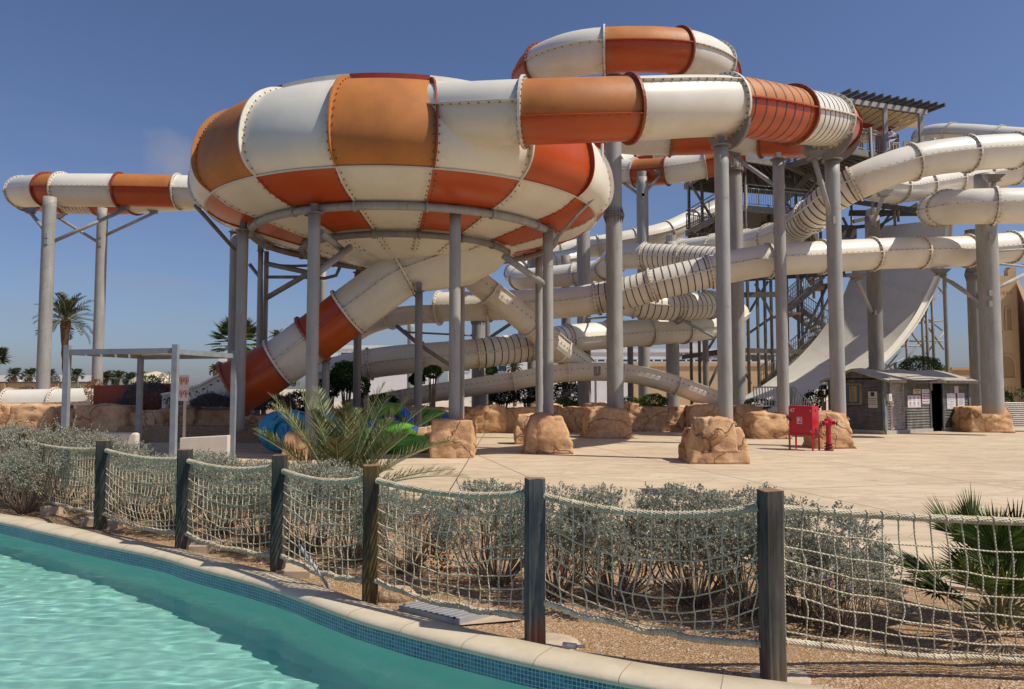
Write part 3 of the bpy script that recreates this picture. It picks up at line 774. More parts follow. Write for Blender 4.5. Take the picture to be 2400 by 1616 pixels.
# ---------------------------------------------------------------- white body slides
def white_slide(name, label, px, rad=.65, secL=2.3, ribr=(), ends=(1, 1), n=10, seam=0):
    p = Path([P(*q) for q in px], n); k = p.knots; br = uniform(p, secL)
    def st_(i):
        d = dict(WH); d['seam'] = seam; m_ = (br[i]+br[i+1])/2
        for (a, b, c) in ribr:
            if k[a] <= m_ <= k[b]: d['ribs'] = c
        return d
    return slide(name, label, 'water slide', p, rad, br, st_, ends=ends, fw=.085, nbolt=26), p
w1 = [(2460, 572, 33), (2400, 577, 32.5), (2250, 590, 31.6), (2100, 594, 31), (1958, 601, 30.3), (1813, 610, 29.8), (1730, 622, 29.8), (1649, 641, 30), (1546, 665, 30.3), (1463, 688, 30.8), (1340, 709, 31.5), (1237, 714, 32), (1113, 718, 32.5), (1030, 720, 33)]
white_slide('body_slide', 'long cream tube slide running level across the middle, ribbed left of the nearest plinth column', w1, .65, 2.35, [(7, 9, 8)], (0, 1))
w2 = [(2470, 350, 29), (2420, 352, 28.5), (2280, 360, 27.8), (2150, 378, 27.6), (2040, 415, 27.8), (1960, 456, 28.5), (1890, 515, 30), (1830, 552, 33), (1760, 570, 36), (1680, 580, 38), (1600, 590, 40)]
white_slide('body_slide', 'cream tube slide sweeping down from the top right corner, ribbed behind the hydrant column', w2, .65, 2.3, [(5, 7, 9)], (0, 1))
w3 = [(1690, 612, 35), (1600, 606, 36.5), (1534, 602, 37.5), (1475, 602, 38.5), (1437, 612, 40), (1412, 634, 42), (1340, 645, 43), (1270, 652, 44), (1226, 655, 45), (1207, 645, 47), (1222, 628, 49), (1280, 618, 50), (1360, 606, 51)]
white_slide('body_slide', 'ribbed cream tube slide turning back on itself just above the long level one', w3, .65, 2.2, [(0, 3, 7)], (0, 0))
w4 = [(1230, 608, 53), (1304, 594, 53), (1400, 578, 53), (1490, 562, 53), (1560, 545, 53.5), (1615, 520, 54.5), (1680, 492, 56)]
white_slide('body_slide', 'farthest cream tube slide rising right against the sky to the tower', w4, .76, 2.8, [], (0, 0))
w6 = [(755, 880, 33.5), (800, 868, 33), (880, 851, 33), (960, 842, 33), (1040, 836, 33), (1120, 829, 33), (1190, 820, 33.5), (1256, 810, 34), (1320, 796, 35), (1400, 788, 36), (1480, 782, 37), (1560, 777, 38), (1640, 770, 39.5), (1700, 755, 42), (1730, 735, 44)]
white_slide('body_slide', 'lowest cream tube slide running above the garden with a black ribbed stretch', w6, .66, 2.5, [(5, 8, 7)], (1, 0))
w7 = [(1400, 700, 37), (1460, 708, 36), (1534, 718, 36), (1600, 720, 36.5), (1673, 714, 37.5), (1712, 704, 38.8)]
white_slide('body_slide', 'short ribbed cream tube slide bend tucked under the long level one', w7, .66, 2.1, [(1, 5, 7)], (0, 0))
w8 = [(2480, 482, 27), (2400, 483, 27.2), (2310, 484, 27.5), (2240, 486, 28.2), (2203, 490, 30), (2195, 492, 33), (2240, 470, 36.5), (2330, 440, 38)]
white_slide('body_slide', 'cream tube slide with a rounded bend in front of the thick right column', w8, .66, 2.2, [], (0, 0))
w9 = [(2460, 385, 37), (2350, 405, 36.5), (2250, 420, 35.5), (2170, 434, 34.5), (2123, 441, 34), (2075, 440, 33), (2030, 432, 32.5)]
white_slide('body_slide', 'cream tube slide half hidden below the topmost right slide', w9, .66, 2.0, [], (0, 0))
w10 = [(2480, 335, 40), (2420, 332, 41), (2340, 326, 42.5), (2270, 320, 44), (2200, 318, 46), (2165, 325, 48)]
white_slide('body_slide', 'cream tube slide leaving the shaded top deck toward the upper right', w10, .72, 2.8, [], (0, 1))

# ---------------------------------------------------------------- open flumes
def trough(name, label, px, rad=.45, wall=.25, a0=200, a1=340, secL=2.5, roll=0, mat='white', group=None):
    p = Path([P(*q) for q in px], 8); root = thing(name, label, 'water slide', p.at(0), group)
    br = uniform(p, secL); th = .03
    for i in range(len(br)-1):
        mb = MB(); s0, s1 = br[i], br[i+1]; nr = 5; out = []; att = []
        A = [R(180+180*j/10)+R(roll) for j in range(11)]
        k = None
        for ii in range(nr+1):
            s = s0+(s1-s0)*ii/nr; q, t, u, sd = p.frame(s)
            ringo = []
            cr, sr = math.cos(R(roll)), math.sin(R(roll))
            S = sd*cr+u*sr; U = u*cr-sd*sr
            outl = [(-rad-.09, wall), (-rad-.09, wall-.03), (-rad-th, wall-.03)]+[(math.cos(R(180+18*j))*(rad+th), math.sin(R(180+18*j))*(rad+th)) for j in range(11)]+[(rad+th, wall-.03), (rad+.09, wall-.03), (rad+.09, wall), (rad, wall)]+[(math.cos(R(360-18*j))*rad, math.sin(R(360-18*j))*rad) for j in range(11)]+[(-rad, wall)]
            k = len(outl)
            for (x, y) in outl: out.append(q+S*x+U*y); att.append(.35*max(0, 1-min(s-s0, s1-s)/.2)+.1)
        mb.add(out, [(a*k+j, a*k+(j+1) % k, (a+1)*k+(j+1) % k, (a+1)*k+j) for a in range(nr) for j in range(k)], 0, False)
        n0 = len(mb.v)
        for e in range(int((s1-s0)/.25)):
            s = s0+.25*(e+.5); q, t, u, sd = p.frame(s)
            for sg in (-1, 1): mb.obox(q+sd*sg*(rad+.05)-u*(-.02), t*.018, sd*.018, u*.018, 1)
        att += [0]*(len(mb.v)-n0); mb.att['stain'] = att
        part('flume_section', mb, [M[mat], M['bolt']], root)
        mb = MB(); q, t, u, sd = p.frame(s0)
        for j in range(10):
            a = q+(sd*math.cos(R(180+18*j))+u*math.sin(R(180+18*j)))*(rad+.08); b = q+(sd*math.cos(R(198+18*j))+u*math.sin(R(198+18*j)))*(rad+.08)
            mb.beam(a, b, .12, .06, up=t)
        for sg in (-1, 1): mb.beam(q+sd*sg*(rad+.07), q+sd*sg*(rad+.07)+u*wall, .05, .10)
        part('flange', mb, [M[mat]], root)
    return root, p
trough('open_flume', 'open white flume arching low over the rocks in the centre', [(820, 952, 34), (900, 936, 34), (1000, 918, 34), (1100, 903, 34), (1200, 888, 34), (1290, 872, 34), (1370, 866, 34), (1450, 868, 34), (1514, 878, 34), (1609, 907, 34.2), (1700, 945, 34.5)], .50, .28)
trough('open_flume', 'open cream flume diving steeply right from behind the bowl', [(1050, 604, 30.6), (1110, 652, 30.8), (1175, 706, 31.2), (1245, 764, 32), (1310, 820, 33.4), (1368, 862, 35.2)], .50, .34, roll=0, mat='white2')
trough('half_pipe_flume', 'half open cream flume continuing left from the long level slide', [(1030, 722, 33), (970, 724, 33.3), (910, 734, 33.7), (860, 750, 34.3), (830, 768, 35)], .66, .05, mat='white2')

# big boomerang ramp: ruled surface between its near edge and its far edge
near = [(1735, 962, 33), (1800, 955, 33.6), (1905, 938, 34.5), (1995, 893, 35.5), (2080, 823, 36.5), (2137, 753, 37.2), (2172, 690, 37.8), (2196, 636, 38.2), (2214, 570, 38.6), (2218, 515, 39)]
far = [(1735, 935, 40), (1790, 902, 41), (1850, 858, 42.5), (1900, 808, 44), (1938, 758, 45), (1973, 700, 46), (1996, 645, 46.5), (2028, 585, 47), (2055, 545, 47.3), (2068, 530, 47.5)]
root = thing('boomerang_ramp', 'huge curved white ramp wall sweeping up behind the hut', 'water slide', P(1900, 940, 38))
pn = Path([P(*q) for q in near], 6); pf = Path([P(*q) for q in far], 6)
ns = 8; nn_ = len(pn.p)
segs = [(i*nn_//6, min((i+1)*nn_//6, nn_-1)) for i in range(6)]
for (a, b) in segs:
    mb = MB(); vs = []; att = []
    for i in range(a, b+1):
        for j in range(ns+1):
            q = pn.p[i].lerp(pf.p[i], j/ns); vs.append(q); att.append(.30 if i in (a, b) else .06)
    k = ns+1
    mb.add(vs, [(i*k+j, i*k+j+1, (i+1)*k+j+1, (i+1)*k+j) for i in range(b-a) for j in range(ns)], 0, True)
    mb.att['stain'] = att; part('ramp_panel', mb, [M['white']], root)
    mb = MB(); vs = []
    for i in range(a, b+1):
        t = (pn.p[min(i+1, nn_-1)]-pn.p[max(i-1, 0)]).normalized(); c = (pf.p[i]-pn.p[i]).normalized(); nrm = t.cross(c).normalized()
        if nrm.x < 0: nrm = -nrm
        q = pn.p[i]
        for (x, y) in ((0, -.05), (0, .25), (-.35, .25), (-.35, .2), (-.06, .2), (-.06, -.05)): vs.append(q+c*x*.6+nrm*(y) )
    mb.add(vs, [(i*6+j, i*6+(j+1) % 6, (i+1)*6+(j+1) % 6, (i+1)*6+j) for i in range(b-a) for j in range(6)], 0, False)
    part('edge_rim', mb, [M['white']], root)

# run-out trough of the bowl outlet, far left
root = thing('runout_trough', 'red walled splash trough at the foot of the bowl outlet chute', 'water slide', P(400, 960, 27))
mb = MB()
a = P(222, 905, 27.5); b = P(385, 897, 27.5)
mb.beam(Vector((a.x, 27.5, 1.35)), Vector((b.x+.6, 27.5, 1.42)), .10, 1.35, 0)
mb.beam(Vector((a.x+.03, 27.5, 1.35)), Vector((a.x+.03, 31.5, 1.30)), .10, 1.3, 0)
part('red_wall', mb, [M['orange_dark']], root)
mb = MB(); pts = [(380, 925), (420, 918), (470, 903), (520, 876), (560, 850), (600, 822)]
vs = []
for (x, y) in pts:
    q = P(x, y, 26.9); vs += [(q.x, 26.9, q.z), (q.x, 26.9, .6), (q.x, 27.0, q.z)]
mb.add(vs, [(i*3, i*3+1, i*3+4, i*3+3) for i in range(5)]+[(i*3+2, i*3, i*3+3, i*3+5) for i in range(5)], 0)
for i in range(5):
    q0 = P(*pts[i], 26.9); q1 = P(*pts[i+1], 26.9); mb.beam(q0, q1, .22, .07, 0)
    for e in range(3):
        q = q0.lerp(q1, (e+.5)/3)-Vector((0, .03, .2)); mb.obox(q, Vector((.03, 0, 0)), Vector((0, .02, 0)), Vector((0, 0, .03)), 1)
part('white_wall', mb, [M['white'], M['bolt']], root)
lp = [(20, 945, 31), (130, 943, 31), (240, 940, 31)]
pp = Path([P(*q) for q in lp], 8)
slide('low_tube_slide', 'low white half buried tube lying behind the left rocks', 'water slide', pp, .55, uniform(pp, 1.9), lambda i: dict(WH), ends=(1, 0), fw=.08)
# ---------------------------------------------------------------- support columns
COLS = []
def column(px, ytop, wpx, d, zb, label, group, splice=(), cap='plate', mat='galv', n=20, arms=(), stub=None):
    top = P(px, ytop, d); r = wpx/2*d/F; base = Vector((top.x, top.y, zb))
    root = thing('support_column', label, 'column', base, group)
    mb = MB(); hz = top.z-zb; nz = max(4, int(hz/.5)); vs = []; att = []
    for i in range(nz+1):
        z = zb+hz*i/nz
        for k in range(n):
            a = 2*math.pi*k/n; vs.append((base.x+math.cos(a)*r, base.y+math.sin(a)*r, z)); att.append(max(0, .9-(z-zb)/.45) if i < 3 else (.25 if i == nz else 0))
    fs = [(i*n+k, i*n+(k+1) % n, (i+1)*n+(k+1) % n, (i+1)*n+k) for i in range(nz) for k in range(n)]
    mb.add(vs, fs, 0, True); mb.f.append(tuple(nz*n+k for k in range(n))); mb.m.append(0); mb.sm.append(False)
    mb.att['stain'] = att
    part('shaft', mb, [M[mat]], root)
    if r > .27 and d < 40:             # spiral weld
        mb = MB(); pts = []; turns = hz/(r*3.4); m_ = int(turns*14)
        for i in range(m_+1):
            a = i/14*2*math.pi; pts.append(Vector((base.x+math.cos(a)*(r+.001), base.y+math.sin(a)*(r+.001), zb+hz*i/m_)))
        mb.tube(pts, .012, 4, 0, False); part('weld_bead', mb, [M[mat]], root)
    elif d < 40:
        mb = MB()
        for fz_ in (.42, .81): zz = zb+hz*fz_; mb.tube([(base.x, base.y, zz-.008), (base.x, base.y, zz+.008)], r+.006, n, 0, False)
        part('weld_bead', mb, [M[mat]], root)
        mb = MB()   # base flange with grout
        mb.lathe([(r, .05), (r+.10, .05), (r+.10, 0)], (base.x, base.y, zb), 18, 0, None, False)
        for k in range(8): a = k*.785; mb.lathe([(0, .05), (.018, .05), (.018, 0)], (base.x+math.cos(a)*(r+.06), base.y+math.sin(a)*(r+.06), zb+.05), 6, 0)
        part('base_plate', mb, [M['galv_dark']], root)
    for ys in splice:
        z = P(px, ys, d).z; mb = MB()
        mb.lathe([(r, -.05), (r*1.28, -.05), (r*1.28, 0), (r, 0)], (base.x, base.y, z), 28, 0, None, False)
        mb.lathe([(r, .02), (r*1.28, .02), (r*1.28, .07), (r, .07)], (base.x, base.y, z), 28, 0, None, False)
        for k in range(16):
            a = 2*math.pi*k/16; e = Vector((math.cos(a), math.sin(a), 0)); c = Vector((base.x, base.y, z))
            for sg in (-1, 1):
                z0 = c+Vector((0, 0, .02))+e*r+Vector((0, 0, sg*.05)); tt = Vector((-e.y, e.x, 0))*.012
                mb.add([z0+tt, z0+e*r*.26+tt, z0+Vector((0, 0, sg*.30))+tt, z0-tt, z0+e*r*.26-tt, z0+Vector((0, 0, sg*.30))-tt], [(0, 1, 2), (3, 5, 4), (0, 2, 5, 3), (1, 4, 5, 2), (0, 3, 4, 1)], 0)
        part('splice_flange', mb, [M['galv_dark']], root)
    if cap == 'plate':
        mb = MB(); mb.lathe([(0, .03), (r*1.45, .03), (r*1.45, 0), (r, 0)], (top.x, top.y, top.z), 12, 0, None, False)
        mb.beam(top, top+Vector((0, 0, .28)), .18, .14); part('cap_plate', mb, [M['galv_dark']], root)
    if cap == 'gear':
        mb = MB(); mb.lathe([(0, .34), (r*.8, .34), (r*.8, 0)], (top.x, top.y, top.z), 16, 0, None, False)
        part('top_stub', mb, [M['galv']], root)
    for (z_, (ax, ay, ad)) in arms:    # diagonal bracket arms from pixel heights to tube saddles
        a = P(px, z_, d); b = P(ax, ay, ad); mb = MB(); mb.rod(a, b, .09, n=8); dirn = (b-a).normalized()
        mb.beam(a-Vector((0, 0, .12)), a+Vector((0, 0, .12)), .14, r*2.2)
        part('bracket_arm', mb, [M['galv']], root)
        sad(b, root)
    COLS.append(root); return root
def sad(b, root, w=.9):
    mb = MB(); z = Vector((0, 0, 1)); x = Vector((1, 0, 0))
    vs = [b-x*.12, b+x*.12, b+x*.42+z*.26, b-x*.42+z*.26]; t = Vector((0, .10, 0))
    mb.add([v-t for v in vs]+[v+t for v in vs], [(0, 1, 2, 3), (7, 6, 5, 4), (0, 4, 5, 1), (1, 5, 6, 2), (2, 6, 7, 3), (3, 7, 4, 0)], 0)
    mb.beam(b-x*.2, b+x*.2, .3, .03)
    part('saddle', mb, [M['galv_dark']], root)
G1 = 'grey columns under the bowl'; G2 = 'grey columns carrying the tube slides'
column(1067, 497, 27, 20.9, .95, 'grey column at the front right of the bowl on a square sandstone block', G1)
column(1284, 543, 24.5, 23.2, .95, 'grey column at the right rim of the bowl on a cracked tapering rock', G1)
column(737, 502, 28.7, 20.2, .02, 'grey column at the front left of the bowl rising out of the spiky palm', G1)
column(570, 542, 25, 23, .6, 'grey column at the left rim of the bowl, rising from the rock wall', G1)
column(611, 590, 12, 27, .6, 'left one of the thin twin posts behind the left rim column', G1)
column(625, 590, 11, 27.3, .6, 'right one of the thin twin posts behind the left rim column', G1, cap=None)
column(549, 545, 18, 28.5, .6, 'column right behind the left rim column of the bowl', G1)
column(1263, 600, 17, 28.2, .6, 'brownish column tucked just left behind the right rim column of the bowl', G1)
column(1083, 635, 13, 29.5, .6, 'thin column showing behind the column on the square block', G1)
column(982, 684, 18, 23.9, .02, 'streaked dark column holding the elbow under the bowl', G1, mat='galv_dark')
column(840, 640, 18.5, 28.4, .6, 'dark column passing behind the outlet chute of the bowl', G1, mat='galv_dark')
column(764, 852, 17, 24.6, .6, 'short column under the red part of the outlet chute', G1)
column(757, 637, 16, 33, .6, 'pale column far behind the front left column of the bowl', G2, cap='gear')
column(1122, 632, 32, 36, .6, 'spiral welded column with a toothed joint, right of the bowl funnel', G2, (748,), None)
column(1436, 182, 39, 30.2, .9, 'tallest spiral welded column with a toothed joint beside the bowl', G2, (507,), 'plate')
column(1367, 500, 32, 36.5, .6, 'spiral welded column directly right of the right rim of the bowl', G2, (), None)
column(1505, 417, 28, 43, .6, 'column holding up the smaller orange and white coil', G2, (), 'gear', arms=((460, (1548, 410, 42.6)), (462, (1455, 425, 44.6))))
column(1690, 345, 33.5, 19.7, .95, 'smooth column carrying the front orange tube on the nearest sandstone plinth', G2)
column(1722, 393, 32, 33.6, .6, 'spiral welded column close behind the column on the nearest plinth', G2, (400,), 'gear')
column(1824, 375, 26.5, 28.5, .9, 'column between the nearest plinth and the red fire box', G2, arms=((440, (1722, 368, 31.6)),))
column(1950, 378, 33.5, 24.3, .9, 'column on the rock behind the red hydrant', G2, arms=((520, (1908, 372, 23.6)),))
column(2044, 508, 33, 35.6, .6, 'dark column rising behind the hut roof in front of the white ramp', G2, (), 'gear', mat='galv_dark', arms=((530, (2070, 460, 31)), (735, (2008, 656, 31))))
column(2307, 410, 45.5, 30.2, .9, 'thickest spiral welded column beside the right end of the hut', G2, (), None, arms=((560, (2330, 425, 29)), (690, (2420, 635, 31.5)), (715, (2205, 645, 31.3))))
column(2276, 540, 27, 38, .6, 'darker column close behind the thickest column', G2, (645,), None, mat='galv_dark')
column(1245, 585, 19, 48, .6, 'far column seen between the twin posts and the dive flume', G2, cap=None, mat='galv_dark')
column(1326, 600, 22, 44, .6, 'far column just left of the spiral column beyond the bowl', G2, cap=None, mat='galv_dark')
column(1573, 568, 31, 38.5, .6, 'column under the bend of the ribbed slides, in front of the hotel sign', G2, (), 'gear', arms=((765, (1600, 752, 37)),))
column(1477, 800, 14, 40, .6, 'short column under the lowest slide, left of the hotel sign', G2, cap=None, mat='galv_dark')
column(1142, 640, 14, 44, .6, 'far dark column peeking out behind the toothed column', G2, cap=None, mat='galv_dark')
column(963, 755, 16, 58, .6, 'far pale column low behind the bowl funnel', G2, cap=None)
column(1650, 590, 14, 42, .6, 'thin column behind the bend of the ribbed slides', G2, cap=None, mat='galv_dark')
column(117, 463, 29, 34.8, .9, 'tall column at the far left under the loop slide', G2, (), None, arms=((555, (72, 500, 36.5)), (570, (288, 494, 36))))
column(241, 489, 24, 43, .6, 'tall column second from the far left, under the loop slide', G2, (), None, arms=((575, (138, 512, 43.5)), (555, (360, 500, 42.6))))
column(2213, 640, 9, 42, .6, 'slender post at the right edge of the white ramp', G2, cap=None, mat='galv_dark')
# saddle plates under the front tube at the two front columns
def crescent(path, s, rad, root, a0=215, a1=325):
    mb = MB(); p, t, u, sd = path.frame(s); n = 12; vs = []
    for i in range(n+1):
        a = R(a0+(a1-a0)*i/n); e = sd*math.cos(a)+u*math.sin(a); rr = rad+.16+.22*math.sin(math.pi*i/n)
        for (q, w_) in ((rad+.09, -.05), (rr, -.05), (rr, .05), (rad+.09, .05)): vs.append(p+e*q+t*w_)
    mb.add(vs, [(i*4+j, i*4+(j+1) % 4, (i+1)*4+(j+1) % 4, (i+1)*4+j) for i in range(n) for j in range(4)], 0)
    part('saddle', mb, [M['galv_dark']], root)
crescent(pt, kn[3], .80, COLS[17]); crescent(pt, kn[5], .80, COLS[20]); crescent(pt, kn[6]-.2, .80, COLS[20])
# braces between bowl columns and inner ring
def brace(root, pts, r=.09, mat='galv', name='brace'):
    mb = MB(); mb.tube([P(*q) for q in pts], r, 8); part(name, mb, [M[mat]], root)
brace(COLS[2], [(752, 545, 20.4), (800, 585, 22)], .10)
brace(COLS[2], [(745, 640, 20.4), (820, 580, 22)], .10)
brace(COLS[1], [(1180, 600, 22.5), (1280, 670, 23.2)], .11)
brace(COLS[4], [(626, 698, 27), (700, 655, 26.2), (748, 625, 25.8)], .10, 'galv_dark')
brace(COLS[4], [(622, 618, 27), (725, 640, 26)], .09, 'galv_dark')
brace(COLS[5], [(626, 622, 27.2), (690, 624, 27), (760, 622, 27)], .05, 'galv_dark', 'pipe')
brace(COLS[5], [(626, 650, 27.2), (700, 650, 27), (760, 653, 26.8), (788, 646, 26.6), (796, 628, 26.5)], .06, 'galv_dark', 'pipe')
brace(COLS[6], [(458, 482, 24.5), (550, 585, 27)], .07, 'galv_dark', 'drain_pipe')
brace(COLS[4], [(585, 620, 27), (612, 655, 27), (613, 960, 27)], .07, 'galv_dark', 'drain_pipe')
brace(COLS[8], [(1035, 648, 26), (1075, 700, 29)], .10)
brace(COLS[9], [(930, 765, 31), (985, 810, 30), (1060, 860, 29.5)], .09, 'galv_dark')
# thin drain pipe on the right rim of the bowl
bp = thing('drain_pipe', 'thin pipe bent down the right side of the bowl', 'pipe', P(1412, 345, 22))
mb = MB(); mb.tube([P(1412, 338, 23.0), P(1409, 440, 22.8), P(1403, 452, 22.8), P(1352, 505, 22.4), P(1300, 565, 22.8)], .05, 8)
part('pipe_run', mb, [M['galv']], bp)
# long tie rods among the rear slides
def tie(label, pts, r=.06, mat='galv_dark'):
    q = [P(*a) for a in pts]; root = thing('tie_rod', label, 'rod', q[0], 'steel rods bracing the slide columns')
    mb = MB(); mb.tube(q, r, 6); part('rod', mb, [M[mat]], root)
    mb = MB(); mb.lathe([(0, -.03), (r*2.2, -.03), (r*2.2, .03), (0, .03)], q[0], 8, 0, (q[1]-q[0])); part('end_plate', mb, [M[mat]], root)
tie('thin rod level between the dark elbow column and the toothed column', [(950, 779, 33), (1110, 787, 36)], .05)
tie('rod slanting up right toward the dive flume under the long level slide', [(1150, 790, 36), (1208, 752, 34)], .08)
tie('rod rising right from the spiral column to the lowest slide', [(1372, 822, 36), (1420, 770, 36)], .10, 'galv')
tie('thin level rod between the two spiral columns right of the bowl', [(1380, 748, 36), (1440, 742, 31)], .05)
tie('rod slanting low behind the arching flume near the spiral column', [(1308, 938, 37), (1374, 897, 36.5)], .09)
tie('pale rod slanting beside the ribbed bend, left of the hotel sign', [(1590, 745, 36), (1672, 790, 37)], .07, 'galv')
tie('thin rod reaching right from the thickest column just under the long slide', [(2330, 590, 30), (2430, 582, 32)], .05, 'galv')
tie('lower thin rod reaching right from the thickest column', [(2330, 618, 30), (2430, 628, 32)], .05, 'galv')
# ---------------------------------------------------------------- rocks
def rockmesh(cx, cy, z0, w, d, h, seed, taper=.8, amp=.10, cuts=15, yaw=0, lean=0, sq=.55):
    bm = bmesh.new(); bmesh.ops.create_cube(bm, size=2); bmesh.ops.subdivide_edges(bm, edges=bm.edges[:], cuts=cuts, use_grid_fill=True)
    off = Vector((seed*13.7, seed*5.1, seed*2.3)); c, s = math.cos(yaw), math.sin(yaw); vs = []
    for v in bm.verts:
        p = v.co.copy(); sp = p.normalized()*1.22; q = p.lerp(sp, (1-sq)*.8) if p.z > -.9 else Vector((p.x, p.y, 0)).lerp(Vector((p.x, p.y, 0)).normalized()*1.15 if (p.x or p.y) else Vector((0, 0, 0)), .5*(1-sq))+Vector((0, 0, p.z))
        t = (q.z+1)/2; k = 1-(1-taper)*t
        x = q.x*w/2*k; y = q.y*d/2*k; z = max(0, t)*h
        n1 = noise.noise(Vector((x, y, z))*1.1+off); n2 = noise.noise(Vector((x, y, z*1.6))*3.1+off)
        # stepped ledges
        dv_, pv_ = noise.voronoi(Vector((x, y, z*.8))*1.15+off); ck = dv_[1]-dv_[0]; n1 = n1*.45+.5*(noise.cell(pv_[0]*7.3)-.0)*.55; fis = -.045*max(0, 1-ck/.07)
        led = abs(noise.noise(Vector((x*.5, y*.5, z*1.3))*1.0+off*2)); crease = fis+(-.03 if led < .03 else 0)
        nrm = Vector((x/(w/2), y/(d/2), .6*(q.z))).normalized()
        dd = n1*amp*2.0+n2*amp*.7+crease
        x += nrm.x*dd; y += nrm.y*dd; z += max(0, nrm.z)*dd*.8
        x += lean*z
        vs.append((cx+x*c-y*s, cy+x*s+y*c, z0+max(z, -.02)))
    mb = MB(); bm.verts.index_update(); mb.add(vs, [tuple(v.index for v in f.verts) for f in bm.faces], 0, True); bm.free(); return mb
def rock(name, label, px, base, top, wpx, seed, depth=None, taper=.82, amp=.09, group=None, zb=0, yaw=0, lean=0, sq=.6, dfac=.95):
    g = G(px, base, zb); w = wpx*g.y/F; d = (depth or w*dfac); z1 = P(px, top, g.y+d*.3).z
    mb = rockmesh(g.x, g.y+d/2, zb, w, d, z1-zb, seed, taper, amp, yaw=yaw, lean=lean, sq=sq)
    o = solo(name, mb, M['rock'], label, 'rock', (g.x, g.y+d/2, zb), group); o.data.polygons.foreach_set('use_smooth', [True]*len(o.data.polygons)); return o
GR = 'sandstone blocks at the column feet'
rock('rock_plinth', 'square upright sandstone block under the front right bowl column', 1058, 1078, 983, 104, 1, taper=.97, amp=.05, group=GR, sq=.82)
rock('rock_plinth', 'cracked sandstone rock tapering up to the column at the right rim of the bowl', 1285, 1065, 975, 122, 2, taper=.62, group=GR, zb=.03)
rock('rock_plinth', 'lower sandstone block tucked left behind the cracked tapering rock', 1240, 1043, 970, 66, 3, taper=.85, group=GR, zb=.03)
rock('rock_plinth', 'broad sandstone rock under the tallest spiral column', 1430, 1029, 957, 122, 4, taper=.78, group=GR, zb=.03)
rock('rock_plinth', 'nearest sandstone plinth, cut square, in front of the others', 1689, 1089, 1003, 143, 5, taper=.84, amp=.07, group=GR, zb=.03, sq=.75)
rock('rock_slab', 'flat sandstone slab capping the nearest plinth', 1690, 1062, 980, 88, 6, taper=.85, amp=.04, zb=.8, depth=.95, sq=.7)
rock('rock_plinth', 'rounded sandstone rock left of the red fire box', 1812, 1030, 968, 98, 7, taper=.82, group=GR, zb=.03)
rock('rock_plinth', 'sandstone rock right behind the red hydrant', 1962, 1053, 966, 100, 8, taper=.72, group=GR, zb=.03, lean=-.05)
rock('rock_plinth', 'wide sandstone boulder at the right end of the hut', 2330, 1015, 953, 112, 9, taper=.82, group=GR, zb=.03)
rock('rock_plinth', 'small sandstone rock beside the green rafts', 1000, 1062, 1000, 70, 10, taper=.6, group=GR, zb=.03)
rock('rock_plinth', 'small sandstone rock half hidden behind the left fronds of the spiky palm', 690, 1080, 1010, 60, 11, taper=.7, group=GR, zb=.03)
# the low boulder wall: left run, then right run
GW = 'boulders of the low rock wall'
wall = [  # px centre, base y, top y, width px, label
 (-30, 1043, 950, 90, 'boulder at the very left edge of the rock wall'),
 (68, 1043, 949, 104, 'large pale boulder in front of the white tube, second from the left'),
 (140, 1041, 962, 52, 'narrow boulder just left of the left pergola post'),
 (228, 1042, 948, 118, 'wide layered boulder behind the left pergola bay'),
 (330, 1041, 966, 96, 'low boulder behind the middle of the pergola'),
 (410, 1040, 957, 84, 'boulder right behind the warning sign post'),
 (505, 1039, 958, 140, 'long rounded boulder with arched cracks behind the right pergola post'),
 (600, 1040, 972, 74, 'boulder just left of the blue rafts'),
 (680, 1030, 965, 100, 'boulder behind the blue rafts'),
 (780, 1026, 962, 110, 'boulder behind the middle of the spiky palm'),
 (880, 1024, 960, 100, 'boulder behind the right fronds of the spiky palm'),
 (985, 1021, 955, 110, 'boulder behind the dark elbow column'),
 (1090, 1018, 955, 64, 'boulder just right of the square block'),
 (1147, 1018, 951, 72, 'wall boulder second to the right of the square block'),
 (1215, 1017, 955, 76, 'wall boulder left behind the cracked tapering rock'),
 (1290, 1016, 950, 60, 'wall boulder hidden behind the cracked tapering rock'),
 (1345, 1016, 955, 70, 'wall boulder left of the tallest spiral column'),
 (1400, 1015, 946, 60, 'wall boulder behind the broad rock of the tallest column'),
 (1472, 1014, 945, 56, 'tall wall boulder right of the tallest spiral column'),
 (1533, 1014, 953, 74, 'wall boulder below the round green bush'),
 (1600, 1014, 957, 64, 'wall boulder left of the boulder behind the nearest plinth'),
 (1652, 1016, 950, 66, 'wall boulder left behind the nearest plinth'),
 (1712, 1016, 955, 70, 'wall boulder right behind the nearest plinth'),
 (1762, 1017, 951, 64, 'wall boulder between the nearest plinth and the rounded rock'),
 (1822, 1006, 948, 74, 'wall boulder behind the rounded rock left of the fire box')]
for i, (px, b, t, w_, l) in enumerate(wall):
    rock('boulder', l, px, b, t, w_*1.12, 20+i, depth=1.3, taper=.9, amp=.11, group=GW, zb=0, sq=.68)
